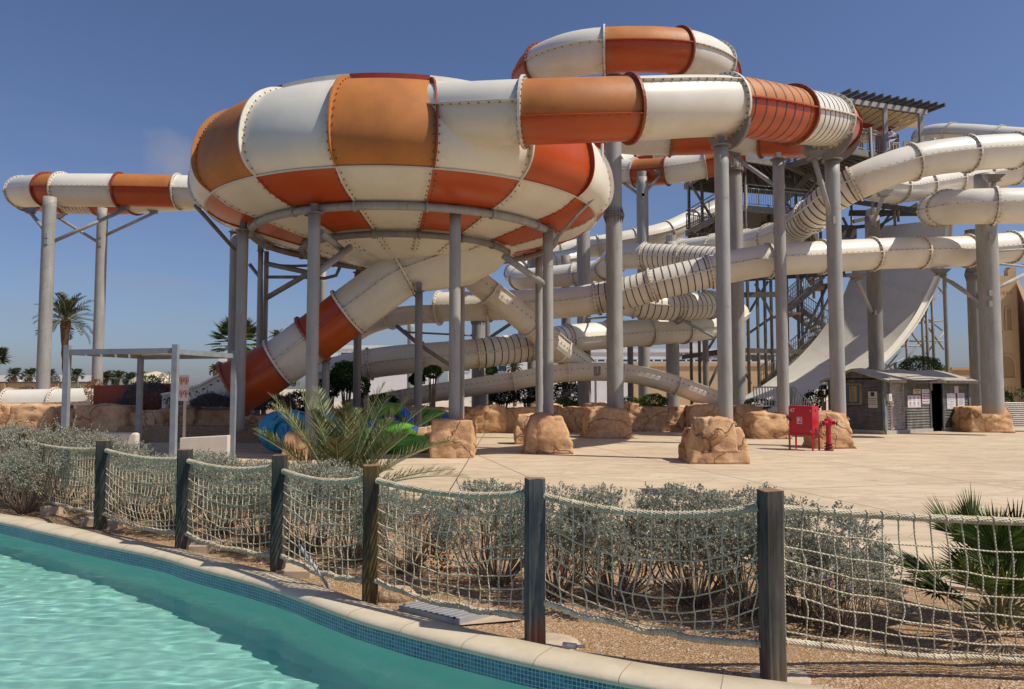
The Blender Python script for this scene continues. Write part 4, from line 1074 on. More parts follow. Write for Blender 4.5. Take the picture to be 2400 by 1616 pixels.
# ---------------------------------------------------------------- slide tower
TW = thing('stair_tower', 'dark steel stair tower with decks and a shaded top behind the slides', 'tower', P(1860, 940, 46))
def tpart(name, fn, mats, label=None):
    mb = MB(); fn(mb); return part(name, mb, mats, TW, label)
def tpost(px, yt, yb, d, w=.22, r=False):
    a = P(px, yt, d); b = Vector((a.x, a.y, max(.6, P(px, yb, d).z)))
    tpart('post', (lambda m: m.rod(a, b, w/2, n=8)) if r else (lambda m: m.beam(a, b, w)), [M['steel_mid' if px < 1760 or px > 2060 else 'galv_dark']])
def railing(a, b, h=1.05, n=None, name='railing', extra=0, mat='galv'):
    L = (b-a).length; n = n or max(2, int(L/.16)); mb = MB(); up = Vector((0, 0, 1))
    mb.beam(a+up*h, b+up*h, .055); mb.beam(a+up*.10, b+up*.10, .04)
    for i in range(n+1): q = a.lerp(b, i/n); mb.beam(q+up*.1, q+up*h, .022 if i % 7 else .055, .022 if i % 7 else .055)
    if extra: mb.beam(a+up*(h+.22), b+up*(h+.22), .05)
    part(name, mb, [M[mat]], TW)
def deck(pts, z, th=.28, name='deck'):
    mb = MB(); v = [Vector((x, y, z)) for x, y in pts]; n = len(v)
    mb.add([(p.x, p.y, z) for p in v]+[(p.x, p.y, z-.06) for p in v], [tuple(range(n)), tuple(reversed(range(n, 2*n)))]+[(i, n+i, n+(i+1) % n, (i+1) % n) for i in range(n)], 0)
    for i in range(n): mb.beam(v[i]-Vector((0, 0, .2)), v[(i+1) % n]-Vector((0, 0, .2)), .16, .34, 1)
    # planks below
    a, b, c, d = v[0], v[1], v[2], v[3]
    for k in range(1, 12):
        t = k/12; mb.beam(a.lerp(b, t)-Vector((0, 0, .14)), d.lerp(c, t)-Vector((0, 0, .14)), .07, .14, 0)
    part(name, mb, [M['steel_brown'], M['steel_mid']], TW)
def XY(px, d): q = P(px, 900, d); return (q.x, q.y)
zt = P(1989, 343, 41.5).z; zm = P(1760, 490, 45).z; zl = P(1640, 528, 46).z
# top deck
A = XY(1745, 46.5); B = XY(1865, 50.5); Cc = XY(2110, 43.5); D = XY(2000, 40.5)
deck([XY(1861, 44.6), XY(1985, 41.5), XY(2122, 43.4), XY(2005, 52)], zt)
deck([XY(1742, 43), XY(1861, 44.62), XY(2000, 52.1), XY(1742, 50)], zt-.01)
railing(Vector((*XY(1742, 43), zt)), Vector((*XY(1861, 44.6), zt)), extra=1)
railing(Vector((*XY(1861, 44.6), zt)), Vector((*XY(1985, 41.5), zt)), extra=1)
railing(Vector((*XY(1985, 41.5), zt)), Vector((*XY(2110, 43.2), zt)), extra=1)
railing(Vector((*XY(2122, 43.4), zt)), Vector((*XY(2005, 52), zt)), mat='galv_dark')
railing(Vector((*XY(1742, 50), zt)), Vector((*XY(2000, 52), zt)), mat='galv_dark')
# top pergola roof
r0 = P(1952, 232, 41.5); r1 = P(2172, 278, 43.6); zr = r0.z
r1 = Vector((r1.x, r1.y, zr)); back = Vector((-1.2, 5.0, 0))
tpart('roof_beam', lambda m: m.beam(r0, r1, .14, .28), [M['galv']])
tpart('roof_beam', lambda m: m.beam(r0+back, r1+back, .14, .28), [M['galv']])
for i in range(13):
    q = r0.lerp(r1, i/12)+Vector((0, 0, .22)); dr = Vector((1.1, -1.0, 0)).normalized()
    tpart('rafter', lambda m: m.beam(q+dr*1.0, q-dr*1.0+back*1.05, .12, .2), [M['steel_brown']])
for q in (r0.lerp(r1, .08), r0.lerp(r1, .54), r0.lerp(r1, .93), r0.lerp(r1, .08)+back, r0.lerp(r1, .93)+back):
    tpart('roof_post', lambda m: m.beam(Vector((q.x, q.y, zt-.3)), q-Vector((0, 0, .1)), .22), [M['galv']])
for i in range(12):
    a = r0.lerp(r1, i/12); b = r0.lerp(r1, (i+.86)/12); z = Vector((0, 0, -.22)); bb = back
    def cloth(m):
        for j in range(6):
            t0, t1 = j/6, (j+1)/6; s0, s1 = -.18*math.sin(math.pi*t0), -.18*math.sin(math.pi*t1)
            m.quad(a+bb*t0+z+Vector((0, 0, s0)), b+bb*t0+z+Vector((0, 0, s0)), b+bb*t1+z+Vector((0, 0, s1)), a+bb*t1+z+Vector((0, 0, s1)), 1 if (j == 2 and i % 3 != 2) else 0)
    tpart('shade_cloth', cloth, [M['fabric_tan'], M['fabric_red']])
tpart('wall_panel', lambda m: m.beam(P(2128, 262, 45.5), P(2128, 300, 45.5), 1.1, .06), [M['fabric_tan']], 'tan wooden panel beside the top deck')
q = P(2095, 300, 45); tpart('lockers', lambda m: m.box(q.x-1.0, q.x+.3, q.y, q.y+.4, zt, zt+1.9), [simple('brown_cupboard', (.22, .13, .08), (.28, .17, .10), 4, .8)])
q = P(2118, 345, 43.6); tpart('slide_mouth', lambda m: (m.box(q.x, q.x+1.9, q.y, q.y+.12, zt-.3, zt+1.0), m.box(q.x+1.8, q.x+1.92, q.y-.02, q.y+2.2, zt-.3, zt+1.2)), [M['white2']])
# middle decks
deck([XY(1748, 44), XY(1905, 45.5), XY(1925, 54), XY(1748, 54)], zm)
railing(Vector((*XY(1748, 44), zm)), Vector((*XY(1905, 45.5), zm)), extra=1)
railing(Vector((*XY(1748, 50), zm)), Vector((*XY(1920, 50), zm)), extra=1, mat='galv_dark')
deck([XY(1614, 47.5), XY(1680, 43.5), XY(1748, 44), XY(1748, 54)], zl)
railing(Vector((*XY(1614, 47.5), zl)), Vector((*XY(1680, 43.5), zl)), extra=1, mat='galv_dark')
railing(Vector((*XY(1614, 47.5), zl)), Vector((*XY(1735, 50), zl)), extra=1, mat='galv_dark')
# roof slab over the lower left deck
deck([XY(1612, 48), XY(1690, 43), XY(1748, 44), XY(1740, 50)], P(1650, 410, 46).z)
# lower beams
for (a, b, w_) in [((1640, 832, 44), (1700, 827, 44), .25), ((1745, 822, 44), (1935, 826, 45), .28), ((1745, 838, 46), (1810, 838, 46), .3), ((1730, 692, 44), (1845, 690, 44), .3), ((1740, 655, 47), (1980, 640, 47), .3), ((1900, 640, 47), (2060, 652, 49), .22), ((1600, 838, 48), (1700, 822, 45), .25),
        ((1990, 500, 46), (2190, 500, 43), .35), ((2000, 520, 44), (2170, 480, 46), .22), ((1980, 470, 45), (2175, 498, 43), .3), ((1940, 540, 46), (2035, 530, 45), .2)]:
    tpart('beam', lambda m: m.beam(P(*a), P(*b), .14, w_), [M['steel_brown']])
for (px, yt, yb, d) in [(1700, 500, 950, 48), (1720, 540, 950, 45), (1838, 400, 950, 49), (1900, 380, 700, 50), (1614, 420, 950, 47.5), (1645, 420, 950, 46), (1680, 400, 950, 43.8), (1746, 366, 950, 44), (1774, 640, 950, 45), (1791, 640, 950, 46), (1803, 500, 950, 46.5), (1862, 330, 950, 46.5), (1878, 650, 950, 47.5), (1922, 500, 950, 48), (1638, 740, 950, 47), (1655, 740, 950, 45)]:
    tpost(px, yt, yb, d, .20, True)
for (px, yt, yb, d) in [(2040, 300, 520, 42.3), (2104, 470, 520, 44), (2093, 380, 530, 44), (2056, 460, 560, 45.5), (1995, 470, 640, 47.5)]:
    tpost(px, yt, yb, d, .16, True)
# diagonals
for (a, b) in [((1616, 428, 46), (1668, 510, 46)), ((1672, 520, 45), (1648, 575, 45)), ((1760, 378, 45), (1802, 435, 45.5)), ((1930, 400, 46), (1866, 490, 46)), ((1838, 470, 46), (1862, 500, 46)), ((1640, 950, 46), (1692, 840, 45)), ((1665, 945, 46), (1700, 895, 45)), ((1760, 900, 46), (1735, 850, 46)), ((1748, 745, 46), (1800, 660, 46)), ((1750, 785, 46), (1808, 745, 46)), ((1770, 665, 45), (1812, 745, 45)), ((1940, 665, 46), (1870, 820, 46)), ((1975, 640, 46), (1900, 780, 46)), ((2050, 520, 45.5), (2085, 470, 45)), ((2060, 530, 46), (2150, 478, 45)), ((1975, 510, 46), (2000, 560, 46)), ((1840, 790, 46), (1862, 830, 46)), ((1690, 770, 46), (1640, 850, 46)), ((2090, 405, 44), (2050, 395, 44)), ((2000, 380, 44), (2080, 385, 46)), ((2060, 540, 46), (2110, 470, 46))]:
    tpart('diagonal_brace', lambda m: m.rod(P(*a), P(*b), .085, n=6), [M['galv_dark']])
# stair flights
def flight(a, b, w=1.3, back=Vector((.3, 2.5, 0)), mat='steel_brown'):
    a = P(*a); b = P(*b); mb = MB(); n = max(4, int(abs(b.z-a.z)/.19))
    for off in (Vector((0, 0, 0)), back): mb.beam(a+off, b+off, .06, .30, 1)
    for i in range(n):
        q = a.lerp(b, (i+.5)/n); mb.beam(q, q+back, .28, .04, 0)
    part('stair_flight', mb, [simple_brown, M['steel_mid']], TW)
    for off in (Vector((0, 0, 0)), back):
        mb = MB(); up = Vector((0, 0, 1)); mb.beam(a+off+up*1.15, b+off+up*1.15, .05); mb.beam(a+off+up*.6, b+off+up*.6, .03); mb.beam(a+off+up*.25, b+off+up*.25, .03)
        k = max(3, int((b-a).length/.17))
        for i in range(k+1): q = a.lerp(b, i/k)+off; mb.beam(q+up*.1, q+up*1.15, .025)
        part('stair_rail', mb, [M['galv_dark']], TW)
simple_brown = simple('brown_stair_tread', (.20, .11, .06), (.28, .17, .10), 4, .8)
flight((1848, 728, 45.5), (1925, 662, 45.5)); flight((1875, 725, 47.3), (1950, 778, 47.3)); flight((1845, 866, 45.2), (1940, 785, 45.2)); flight((1835, 478, 46.2), (1905, 402, 46.2)); flight((1840, 600, 47.5), (1800, 520, 47.5)); flight((1930, 655, 48), (1890, 600, 48))
flight((1800, 905, 45), (1848, 868, 45))
for (x0, x1, y, d) in ((1842, 1878, 733, 45.5), (1925, 1965, 665, 45.8), (1935, 1965, 783, 46)):
    a = P(x0, y, d); b = P(x1, y, d); tpart('landing', lambda m: m.box(a.x, b.x, a.y, a.y+2.8, a.z-.12, a.z), [simple_brown])
tpart('equipment_box', lambda m: m.beam(P(1985, 560, 46), P(1985, 530, 46), 1.0, .5), [M['steel_brown']])
# ramp scaffold at the far right
SC = thing('scaffold_frame', 'steel scaffold holding the right edge of the white ramp', 'scaffold', P(2170, 900, 44))
for (px, yt) in ((2182, 640), (2170, 690), (2160, 700), (2124, 770), (2098, 850)):
    mb = MB(); a = P(px, yt, 43); mb.rod(a, Vector((a.x, a.y, .6)), .09, n=6); part('post', mb, [M['galv_dark']], SC)
for (a, b) in [((2155, 700), (2215, 640)), ((2130, 760), (2212, 680)), ((2140, 720), (2208, 775)), ((2128, 770), (2165, 820)), ((2130, 800), (2212, 800)), ((2128, 760), (2210, 752)), ((2170, 830), (2212, 780)), ((2075, 865), (2130, 800)), ((2075, 855), (2110, 880)), ((2065, 870), (2120, 840)), ((2090, 880), (2170, 790)), ((2095, 812), (2160, 812)), ((2180, 650), (2212, 690)), ((2160, 745), (2212, 820))]:
    mb = MB(); mb.rod(P(*a, 43), P(*b, 43), .05, n=6); part('cross_brace', mb, [M['galv_dark' if a[1] < 790 else 'galv']], SC)
# metal staircase railing behind the fire box
RA = thing('stair_railing', 'grey barred railing with a sloping end above the red fire box', 'railing', P(1840, 950, 31.5))
def bars(pts_top, pts_bot, n, label=None, d=31.5):
    mb = MB()
    for (u, v) in zip(pts_top, pts_top[1:]): mb.beam(P(*u, d), P(*v, d), .06)
    for (u, v) in zip(pts_bot, pts_bot[1:]): mb.beam(P(*u, d), P(*v, d), .05)
    T_ = Path([P(*u, d) for u in pts_top], 1); B_ = Path([P(*u, d) for u in pts_bot], 1)
    for i in range(n+1): mb.beam(T_.at(T_.L*i/n), B_.at(B_.L*i/n), .035)
    part('bar_panel', mb, [M['galv']], RA)
bars([(1765, 908), (1862, 908)], [(1770, 952), (1862, 952)], 14)
bars([(1862, 908), (1905, 952)], [(1850, 990), (1905, 992)], 9, d=31)
bars([(1848, 910), (1862, 908)], [(1848, 985), (1862, 985)], 3, d=31.2)
# ---------------------------------------------------------------- buildings and far walls
def winrect(root, a, b, z0, z1, out, name='window', frame='render_white', pane='glass'):
    """a,b bottom corners on a vertical wall facing 'out'"""
    up = Vector((0, 0, 1)); mb = MB(); A = Vector((a.x, a.y, z0)); B = Vector((b.x, b.y, z0)); C = B+up*(z1-z0); D = A+up*(z1-z0); w_ = .08
    for u, v in ((A, B), (B, C), (C, D), (D, A)): mb.beam(u+out*.05, v+out*.05, .12, .12, up=out)
    f = part(name, mb, [M[frame]], root); mb = MB(); mb.quad(A+out*.02, B+out*.02, C+out*.02, D+out*.02)
    m = A.lerp(B, .5)+out*.03; mb.beam(m, m+up*(z1-z0), .06, .03, up=out); p_ = bpy.data.objects.new('pane', mb.mesh('pane', [M[pane]], wloc(f))); COL.objects.link(p_); p_.parent = f
def block(name, label, x0, x1, y0, y1, z1, mat='render_white', parapet=.5, cat='building', z0=0):
    root = thing(name, label, cat, ((x0+x1)/2, y0, z0)); mb = MB(); mb.box(x0, x1, y0, y1, z0, z1); part('wall', mb, [M[mat]], root)
    mb = MB()
    for a, b in (((x0, y0), (x1, y0)), ((x0, y0), (x0, y1)), ((x1, y0), (x1, y1)), ((x0, y1), (x1, y1))): mb.beam(Vector((*a, z1+parapet/2)), Vector((*b, z1+parapet/2)), .3, parapet)
    part('roof_parapet', mb, [M[mat]], root); return root
o_ = Vector((0, -1, 0))
# hotel with lettering
d = 105; a = P(1420, 816, d); b = P(1812, 820, d); z1 = P(1600, 818, d).z; z0 = P(1600, 858, d).z
HT = block('hotel', 'long white hotel block with a dark lettered name and a strip of blue windows', a.x-14, b.x, d, d+20, z1-.5)
zw0, zw1 = P(1600, 849, d).z, P(1600, 842, d).z
for i in range(26):
    x0 = a.x-8+i*(b.x-2-a.x+8)/26; x1 = x0+(b.x-2-a.x+8)/26-.12
    winrect(HT, Vector((x0, d, 0)), Vector((x1, d, 0)), zw0, zw1, o_)
def text_obj(name, s, size, loc, rot, mat, parent=None, extrude=.01, align='CENTER', label=None, font_scale_x=1):
    cu = bpy.data.curves.new(name, 'FONT'); cu.body = s; cu.size = size; cu.extrude = extrude; cu.align_x = align; cu.align_y = 'CENTER'
    t = bpy.data.objects.new(name+'_tmp', cu); COL.objects.link(t); t.rotation_euler = rot; t.scale = (font_scale_x, 1, 1); t.location = loc
    dg = bpy.context.evaluated_depsgraph_get(); dg.update(); ev = t.evaluated_get(dg); me = bpy.data.meshes.new_from_object(ev); mw = t.matrix_world.copy() if False else Matrix.LocRotScale(Vector(loc), rot if not isinstance(rot, tuple) else __import__('mathutils').Euler(rot), Vector((font_scale_x, 1, 1)))
    me.transform(mw); bpy.data.objects.remove(t); me.materials.clear(); me.materials.append(mat)
    off = wloc(parent) if parent else Vector(loc); me.transform(Matrix.Translation(-off))
    o = bpy.data.objects.new(name, me); COL.objects.link(o)
    if parent: o.parent = parent
    else: o.location = loc
    return o
q = P(1633, 834, d); text_obj('lettering', 'OUR HOTELS', .82, (q.x, d-.12, q.z), (math.pi/2, 0, 0), M['signred'] if False else simple('dark_red_letters', (.16, .07, .08), None), HT, .05, font_scale_x=1.25)
q = P(1500, 790, 130); block('tower_block', 'faint pale stair head rising behind the hotel', P(1618, 800, 130).x, P(1652, 800, 130).x, 130, 138, P(1600, 798, 130).z)
block('boundary_wall', 'plain tan wall in front of the hotel', P(1480, 900, 88).x, P(1830, 900, 88).x, 88, 89, P(1600, 859, 88).z, 'render_tan', .4, 'wall')
# tan parapet far right behind the hut
block('boundary_wall', 'plain tan wall behind the right end of the hut roof', P(2230, 900, 80).x, P(2300, 900, 80).x, 80, 82, P(2250, 868, 80).z, 'render_tan', .3, 'wall')
# white villas between the columns
VL = block('villa', 'white villa with grey windows behind the bowl outlet', P(735, 900, 110).x, P(1010, 900, 110).x, 110, 122, P(800, 818, 110).z)
for x0, x1 in ((798, 822), (850, 866), (900, 922)): winrect(VL, P(x0, 830, 110), P(x1, 830, 110), P(0, 840, 110).z, P(0, 826, 110).z, o_)
V2 = block('villa', 'white villa with pairs of blue windows seen under the lowest slide', P(1050, 900, 118).x, P(1440, 900, 118).x, 118, 130, P(1200, 842, 118).z)
for x0, x1 in ((1085, 1102), (1168, 1190), (1214, 1232), (1296, 1318)): winrect(V2, P(x0, 860, 118), P(x1, 860, 118), P(0, 871, 118).z, P(0, 857, 118).z, o_)
block('villa', 'white villa wing just left of the hotel under the slides', P(1400, 900, 125).x, P(1470, 900, 125).x, 125, 132, P(1430, 812, 125).z)
V3 = block('villa', 'small white villa with a louvred window beyond the run-out trough', P(512, 900, 100).x, P(570, 900, 100).x, 100, 108, P(530, 848, 100).z)
winrect(V3, P(517, 860, 100), P(540, 860, 100), P(0, 864, 100).z, P(0, 853, 100).z, o_)
# far left
W_ = thing('long_wall', 'long white wall broken by bright piers on the left skyline', 'wall', P(100, 895, 150))
mb = MB(); x0, x1 = P(-200, 900, 150).x, P(222, 900, 150).x; mb.box(x0, x1, 150, 151, 0, P(0, 880, 150).z); part('wall_face', mb, [M['render_white']], W_)
for px in (35, 44, 70, 80, 118, 124, 170, 176):
    x = P(px, 900, 149.6).x; mb = MB(); mb.box(x-.18, x+.18, 149.5, 150, 0, P(0, 880, 150).z+.1); part('pier', mb, [M['render_white']], W_)
BW = thing('boundary_wall', 'tan wall with shallow panels and a dark rail at the far left', 'wall', P(100, 925, 62))
x0, x1 = P(-220, 900, 62).x, P(222, 900, 62).x; mb = MB(); mb.box(x0, x1, 62, 62.3, 0, P(0, 899, 62).z); part('wall_face', mb, [M['render_tan']], BW)
mb = MB(); mb.box(x0, x1, 61.9, 62.35, P(0, 899, 62).z, P(0, 895, 62).z); part('top_rail', mb, [M['steel_brown']], BW)
for px in (10, 136, 150): x = P(px, 900, 62).x; mb = MB(); mb.box(x-.15, x+.15, 61.8, 62, 0, P(0, 899, 62).z); part('pier', mb, [M['render_tan_d']], BW)
GF = thing('garden_gate_post', 'thin green metal posts in front of the tan wall', 'post', P(183, 925, 58))
for px, yt in ((178, 902), (183, 892), (188, 902)): mb = MB(); a = P(px, yt, 58); mb.rod(a, Vector((a.x, a.y, 0)), .06, n=6); part('pole', mb, [simple('green_metal', (.10, .16, .12), None)], GF)
mb = MB(); a = P(178, 908, 58); b = P(188, 908, 58); mb.rod(a, b, .05, n=6); part('crossbar', mb, [M['steel_brown']], GF)
mb = MB(); cq = P(365, 897, 120); mb.lathe([(4.2, 0), (3.8, 1.0), (2.2, 1.9), (0, 2.4)], (cq.x, cq.y, cq.z-.6), 12); mb.rod((cq.x, cq.y, 0), (cq.x, cq.y, cq.z), .4)
solo('garden_kiosk', mb, [simple('pale_yellow_roof', (.62, .52, .36), None)], 'small pale domed roof on the skyline behind the pergola', 'kiosk', (cq.x, cq.y, 0))
# right tan building
TB = thing('tan_building', 'sand coloured building with arched recesses at the right edge', 'building', P(2370, 950, 58))
d = 58; xl = P(2322, 900, d).x; xr = xl+26; zt_ = P(2340, 647, d).z
xw = P(2392, 900, d).x; kk = (d+14)/d; mb = MB(); mb.add([(x_, y_, z_) for z_ in (0, zt_) for (x_, y_) in ((xl, d), (xw, d), (xw*kk+1, d+14), (xl*kk+1, d+14))], [(0, 1, 5, 4), (1, 2, 6, 5), (2, 3, 7, 6), (3, 0, 4, 7), (4, 5, 6, 7)]); part('wall', mb, [M['render_tan']], TB)
xq = P(2392, 900, d).x; mb = MB(); za_ = P(2392, 628, d-1).z; mb.add([(x_, y_, z_) for z_ in (0, za_) for (x_, y_) in ((xq, d-1.2), (xr, d-1.2), (xr*1.2, d+10), (xq*(d+11)/(d-1.2)+.5, d+10))], [(0, 1, 5, 4), (1, 2, 6, 5), (2, 3, 7, 6), (3, 0, 4, 7), (4, 5, 6, 7)]); part('corner_bay', mb, [M['render_tan']], TB)
mb = MB(); mb.box(P(2373, 900, d).x, xq, d+.01, d+.5, zt_, P(0, 632, d).z); mb.box(P(2378, 900, d).x, xq, d+.02, d+.6, zt_, P(0, 626, d).z); mb.box(xl, xl+.45, d+.01, d+.5, zt_, P(0, 631, d).z); part('stepped_parapet', mb, [M['render_tan']], TB)
def arch(px0, px1, ytop, ybot, nm='arched_recess'):
    x0 = P(px0, 900, d).x; x1 = P(px1, 900, d).x; za = P(0, ytop, d).z; zb = P(0, ybot, d).z; r = (x1-x0)/2; k = min(1, (za-zb)*.4/r); pts = [(x0, zb), (x1, zb)]
    for j in range(9): an = math.pi*j/8; pts.append(((x0+x1)/2+math.cos(an)*r, za-r*k+math.sin(an)*r*k))
    mb = MB(); n = len(pts); mb.add([(x, d-.006, z) for x, z in pts]+[(x, d-.004, z) for x, z in pts], [tuple(range(n))], 0)
    for i in range(n):
        (xa, za_), (xb, zb_) = pts[i], pts[(i+1) % n]; mb.beam(Vector((xa, d-.05, za_)), Vector((xb, d-.05, zb_)), .12, .10, 1, up=Vector((0, 1, 0)))
    part(nm, mb, [M['render_tan_d'], M['render_tan']], TB)
arch(2338, 2353, 723, 778); arch(2362, 2377, 721, 776); arch(2335, 2380, 832, 888)
for px in range(2336, 2378, 8):
    for (ya, yb) in ((683, 690), (907, 930)):
        mb = MB(); x = P(px, 900, d).x; mb.box(x, x+.12, d-.02, d+.01, P(0, yb, d).z, P(0, ya, d).z); part('slot_vent', mb, [M['render_tan_d']], TB)

# ---------------------------------------------------------------- hut
HU = thing('ticket_hut', 'grey slatted wooden hut with papers on its front and a dark open door', 'hut', P(2070, 1016, 31))
c0 = G(2074, 1019, .03); c1 = G(2272, 1008, .03); c2 = G(2000, 1008, .03)
ux = (c1-c0); Lf = ux.length; ux.normalize(); uy = Vector((-ux.y, ux.x, 0)); Dp = 4.6
for k_ in range(60):
    q_ = c0+uy*(Dp/2); 
    if CX+F*q_.x/q_.y >= 2003: break
    Dp -= .05
zh = P(2080, 886, c0.y).z
def hp(u, v, z): return c0+ux*u+uy*v+Vector((0, 0, z-.03))
def slats(name, p0, p1, z0, z1, out, mat, skip=(), step=.115):
    mb = MB(); n = int((z1-z0)/step); dv = (p1-p0).normalized(); L = (p1-p0).length
    for i in range(n):
        za = z0+i*step; zb = min(za+step+.01, z1); spans = [(0, L)]
        for (s0, s1, q0, q1) in skip:
            if zb > q0 and za < q1:
                ns_ = []
                for (a, b) in spans:
                    if s1 <= a or s0 >= b: ns_.append((a, b)); continue
                    if s0 > a: ns_.append((a, s0))
                    if s1 < b: ns_.append((s1, b))
                spans = ns_
        for (a, b) in spans:
            A = p0+dv*a; B = p0+dv*b; up = Vector((0, 0, 1))
            lo = out*.05; hi = out*.004
            mb.add([A+up*za+lo, B+up*za+lo, B+up*zb+hi, A+up*zb+hi, A+up*za, B+up*za], [(0, 1, 2, 3), (4, 5, 1, 0)], 0)
    part(name, mb, [M[mat]], HU)
of = -uy; ol = -ux
dl = P(2188, 900, c0.y).x  # helper for door placing along the front
def fu(px): # distance along the front for a pixel column
    r = ray(px, 950); r2 = Vector((r.x, r.y)); 
    # solve c0 + ux*u = r*k
    det = ux.x*(-r.y)-ux.y*(-r.x); u = (-c0.x*(-r.y)+c0.y*(-r.x))/det; return u
u_d0, u_d1 = fu(2179), fu(2207); u_l0, u_l1 = fu(2084), fu(2115)
zd = 2.28
base0 = .16
mb = MB()
for (a, b, f_) in ((hp(-.05, -.05, 0.03), hp(u_d0, -.05, 0.03), 0), (hp(u_d1, -.05, .03), hp(Lf+.05, -.05, .03), 0), (hp(-.03, -.05, 0.03), hp(-.03, Dp, .03), 0)):
    mb.beam(a+Vector((0, 0, base0/2)), b+Vector((0, 0, base0/2)), .14, base0)
part('foundation', mb, [M['concrete']], HU)
slats('front_wall', hp(0, 0, 0), hp(u_l0, 0, 0), base0, zd+.05, of, 'hut_wood')
slats('front_wall', hp(u_l1+.08, 0, 0), hp(u_d0, 0, 0), base0, zd+.05, of, 'hut_wood')
slats('front_wall', hp(u_d1, 0, 0), hp(Lf, 0, 0), base0, zd+.05, of, 'hut_wood')
slats('front_wall', hp(0, 0, 0), hp(Lf, 0, 0), zd+.05, zh, of, 'hut_wood')
slats('side_wall', hp(0, Dp, 0), hp(0, 0, 0), base0, zh, ol, 'hut_wood', skip=((Dp-1.75, Dp-1.0, 1.25, 2.1),), step=.085)
slats('back_wall', hp(Lf, Dp, 0), hp(0, Dp, 0), base0, zh, uy, 'hut_wood')
slats('right_wall', hp(Lf, 0, 0), hp(Lf, Dp, 0), base0, zh, ux, 'hut_wood')
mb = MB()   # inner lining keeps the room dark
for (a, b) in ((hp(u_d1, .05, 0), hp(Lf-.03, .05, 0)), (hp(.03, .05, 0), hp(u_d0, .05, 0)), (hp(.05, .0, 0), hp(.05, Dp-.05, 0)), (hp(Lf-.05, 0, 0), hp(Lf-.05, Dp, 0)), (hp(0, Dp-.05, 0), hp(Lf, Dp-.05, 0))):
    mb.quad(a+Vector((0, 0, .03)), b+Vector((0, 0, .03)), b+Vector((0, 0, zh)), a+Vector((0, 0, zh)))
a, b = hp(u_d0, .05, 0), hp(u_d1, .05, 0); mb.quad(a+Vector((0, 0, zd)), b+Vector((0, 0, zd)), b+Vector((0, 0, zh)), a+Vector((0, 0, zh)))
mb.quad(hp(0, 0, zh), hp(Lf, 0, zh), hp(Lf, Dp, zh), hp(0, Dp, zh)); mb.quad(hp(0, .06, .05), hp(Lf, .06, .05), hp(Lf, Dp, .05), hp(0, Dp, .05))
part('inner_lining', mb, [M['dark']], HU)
# gable + roof, ridge runs along the front
zr_ = P(2000, 857, c2.y+1).z; zr_ = zh+.40; ov = .28
mb = MB(); mb.add([hp(0, 0, zh), hp(0, Dp/2, zr_-.05), hp(0, Dp, zh)], [(0, 1, 2)]); mb.add([hp(Lf, 0, zh), hp(Lf, Dp/2, zr_-.05), hp(Lf, Dp, zh)], [(2, 1, 0)]); part('gable', mb, [M['hut_wood']], HU)
nu = 10; pr_ = [(-ov-.15, zh-.12), (Dp/2, zr_), (Dp+ov, zh-.10)]
mb = MB(); vs = []
for i in range(nu+1):
    u = -ov+(Lf+.45+ov)*i/nu; sag = .04*math.sin(i*1.7)
    for (v, z) in pr_: vs.append(hp(u, v, z+sag*(1 if v > 0 else .4))); 
    for (v, z) in reversed(pr_): vs.append(hp(u, v, z-.09+sag*(1 if v > 0 else .4)))
mb.add(vs, [(i*6+j, i*6+(j+1) % 6, (i+1)*6+(j+1) % 6, (i+1)*6+j) for i in range(nu) for j in range(6)]+[(0, 5, 4, 1), (1, 4, 3, 2)]+[(nu*6, nu*6+1, nu*6+4, nu*6+5), (nu*6+1, nu*6+2, nu*6+3, nu*6+4)], 0)
part('roof', mb, [M['felt']], HU)
mb = MB(); mb.beam(hp(-ov, -ov-.16, zh-.15), hp(Lf+.45, -ov-.16, zh-.15), .03, .13); part('fascia_board', mb, [M['post_grey']], HU)
for (u, v) in ((0, 0), (Lf, 0), (0, Dp)):
    mb = MB(); q = hp(u, v-.03, .03); mb.obox(q+Vector((0, 0, zh/2+.05)), ux*.09, uy*.05, Vector((0, 0, zh/2-.05))); part('corner_board', mb, [M['hut_trim']], HU)
# louvred door
mb = MB(); nL = 15
for i in range(nL):
    z = .1+i*(zd-.25)/nL; A = hp(u_l0+.08, -.02, 0); B = hp(u_l1-.06, -.02, 0); mb.add([A+Vector((0, 0, z))+of*.05, B+Vector((0, 0, z))+of*.05, B+Vector((0, 0, z+.145)), A+Vector((0, 0, z+.145)), A+Vector((0, 0, z)), B+Vector((0, 0, z))], [(0, 1, 2, 3), (4, 5, 1, 0)])
dr = part('louvre_door', mb, [M['hut_door']], HU)
mb = MB()
for (ua, za, ub, zb) in ((u_l0+.04, .05, u_l0+.04, zd), (u_l1-.02, .05, u_l1-.02, zd), (u_l0, zd-.05, u_l1, zd-.05), (u_l0, .09, u_l1, .09)): mb.beam(hp(ua, -.05, za), hp(ub, -.05, zb), .09, .06)
fo = bpy.data.objects.new('door_frame', mb.mesh('door_frame', [M['hut_door']], wloc(dr))); COL.objects.link(fo); fo.parent = dr
mb = MB(); mb.beam(hp(u_l1+.0, -.1, 1.02), hp(u_l1+.0, -.1, 1.16), .05, .04); fo = bpy.data.objects.new('handle', mb.mesh('handle', [M['galv']], wloc(dr))); COL.objects.link(fo); fo.parent = dr
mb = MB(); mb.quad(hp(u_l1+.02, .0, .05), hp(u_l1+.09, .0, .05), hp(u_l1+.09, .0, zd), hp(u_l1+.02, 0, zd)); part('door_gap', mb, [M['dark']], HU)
mb = MB()
for (ua, za, ub, zb) in ((u_d0-.03, .1, u_d0-.03, zd), (u_d1+.03, .1, u_d1+.03, zd), (u_d0-.06, zd+.03, u_d1+.06, zd+.03)): mb.beam(hp(ua, -.05, za), hp(ub, -.05, zb), .07, .08)
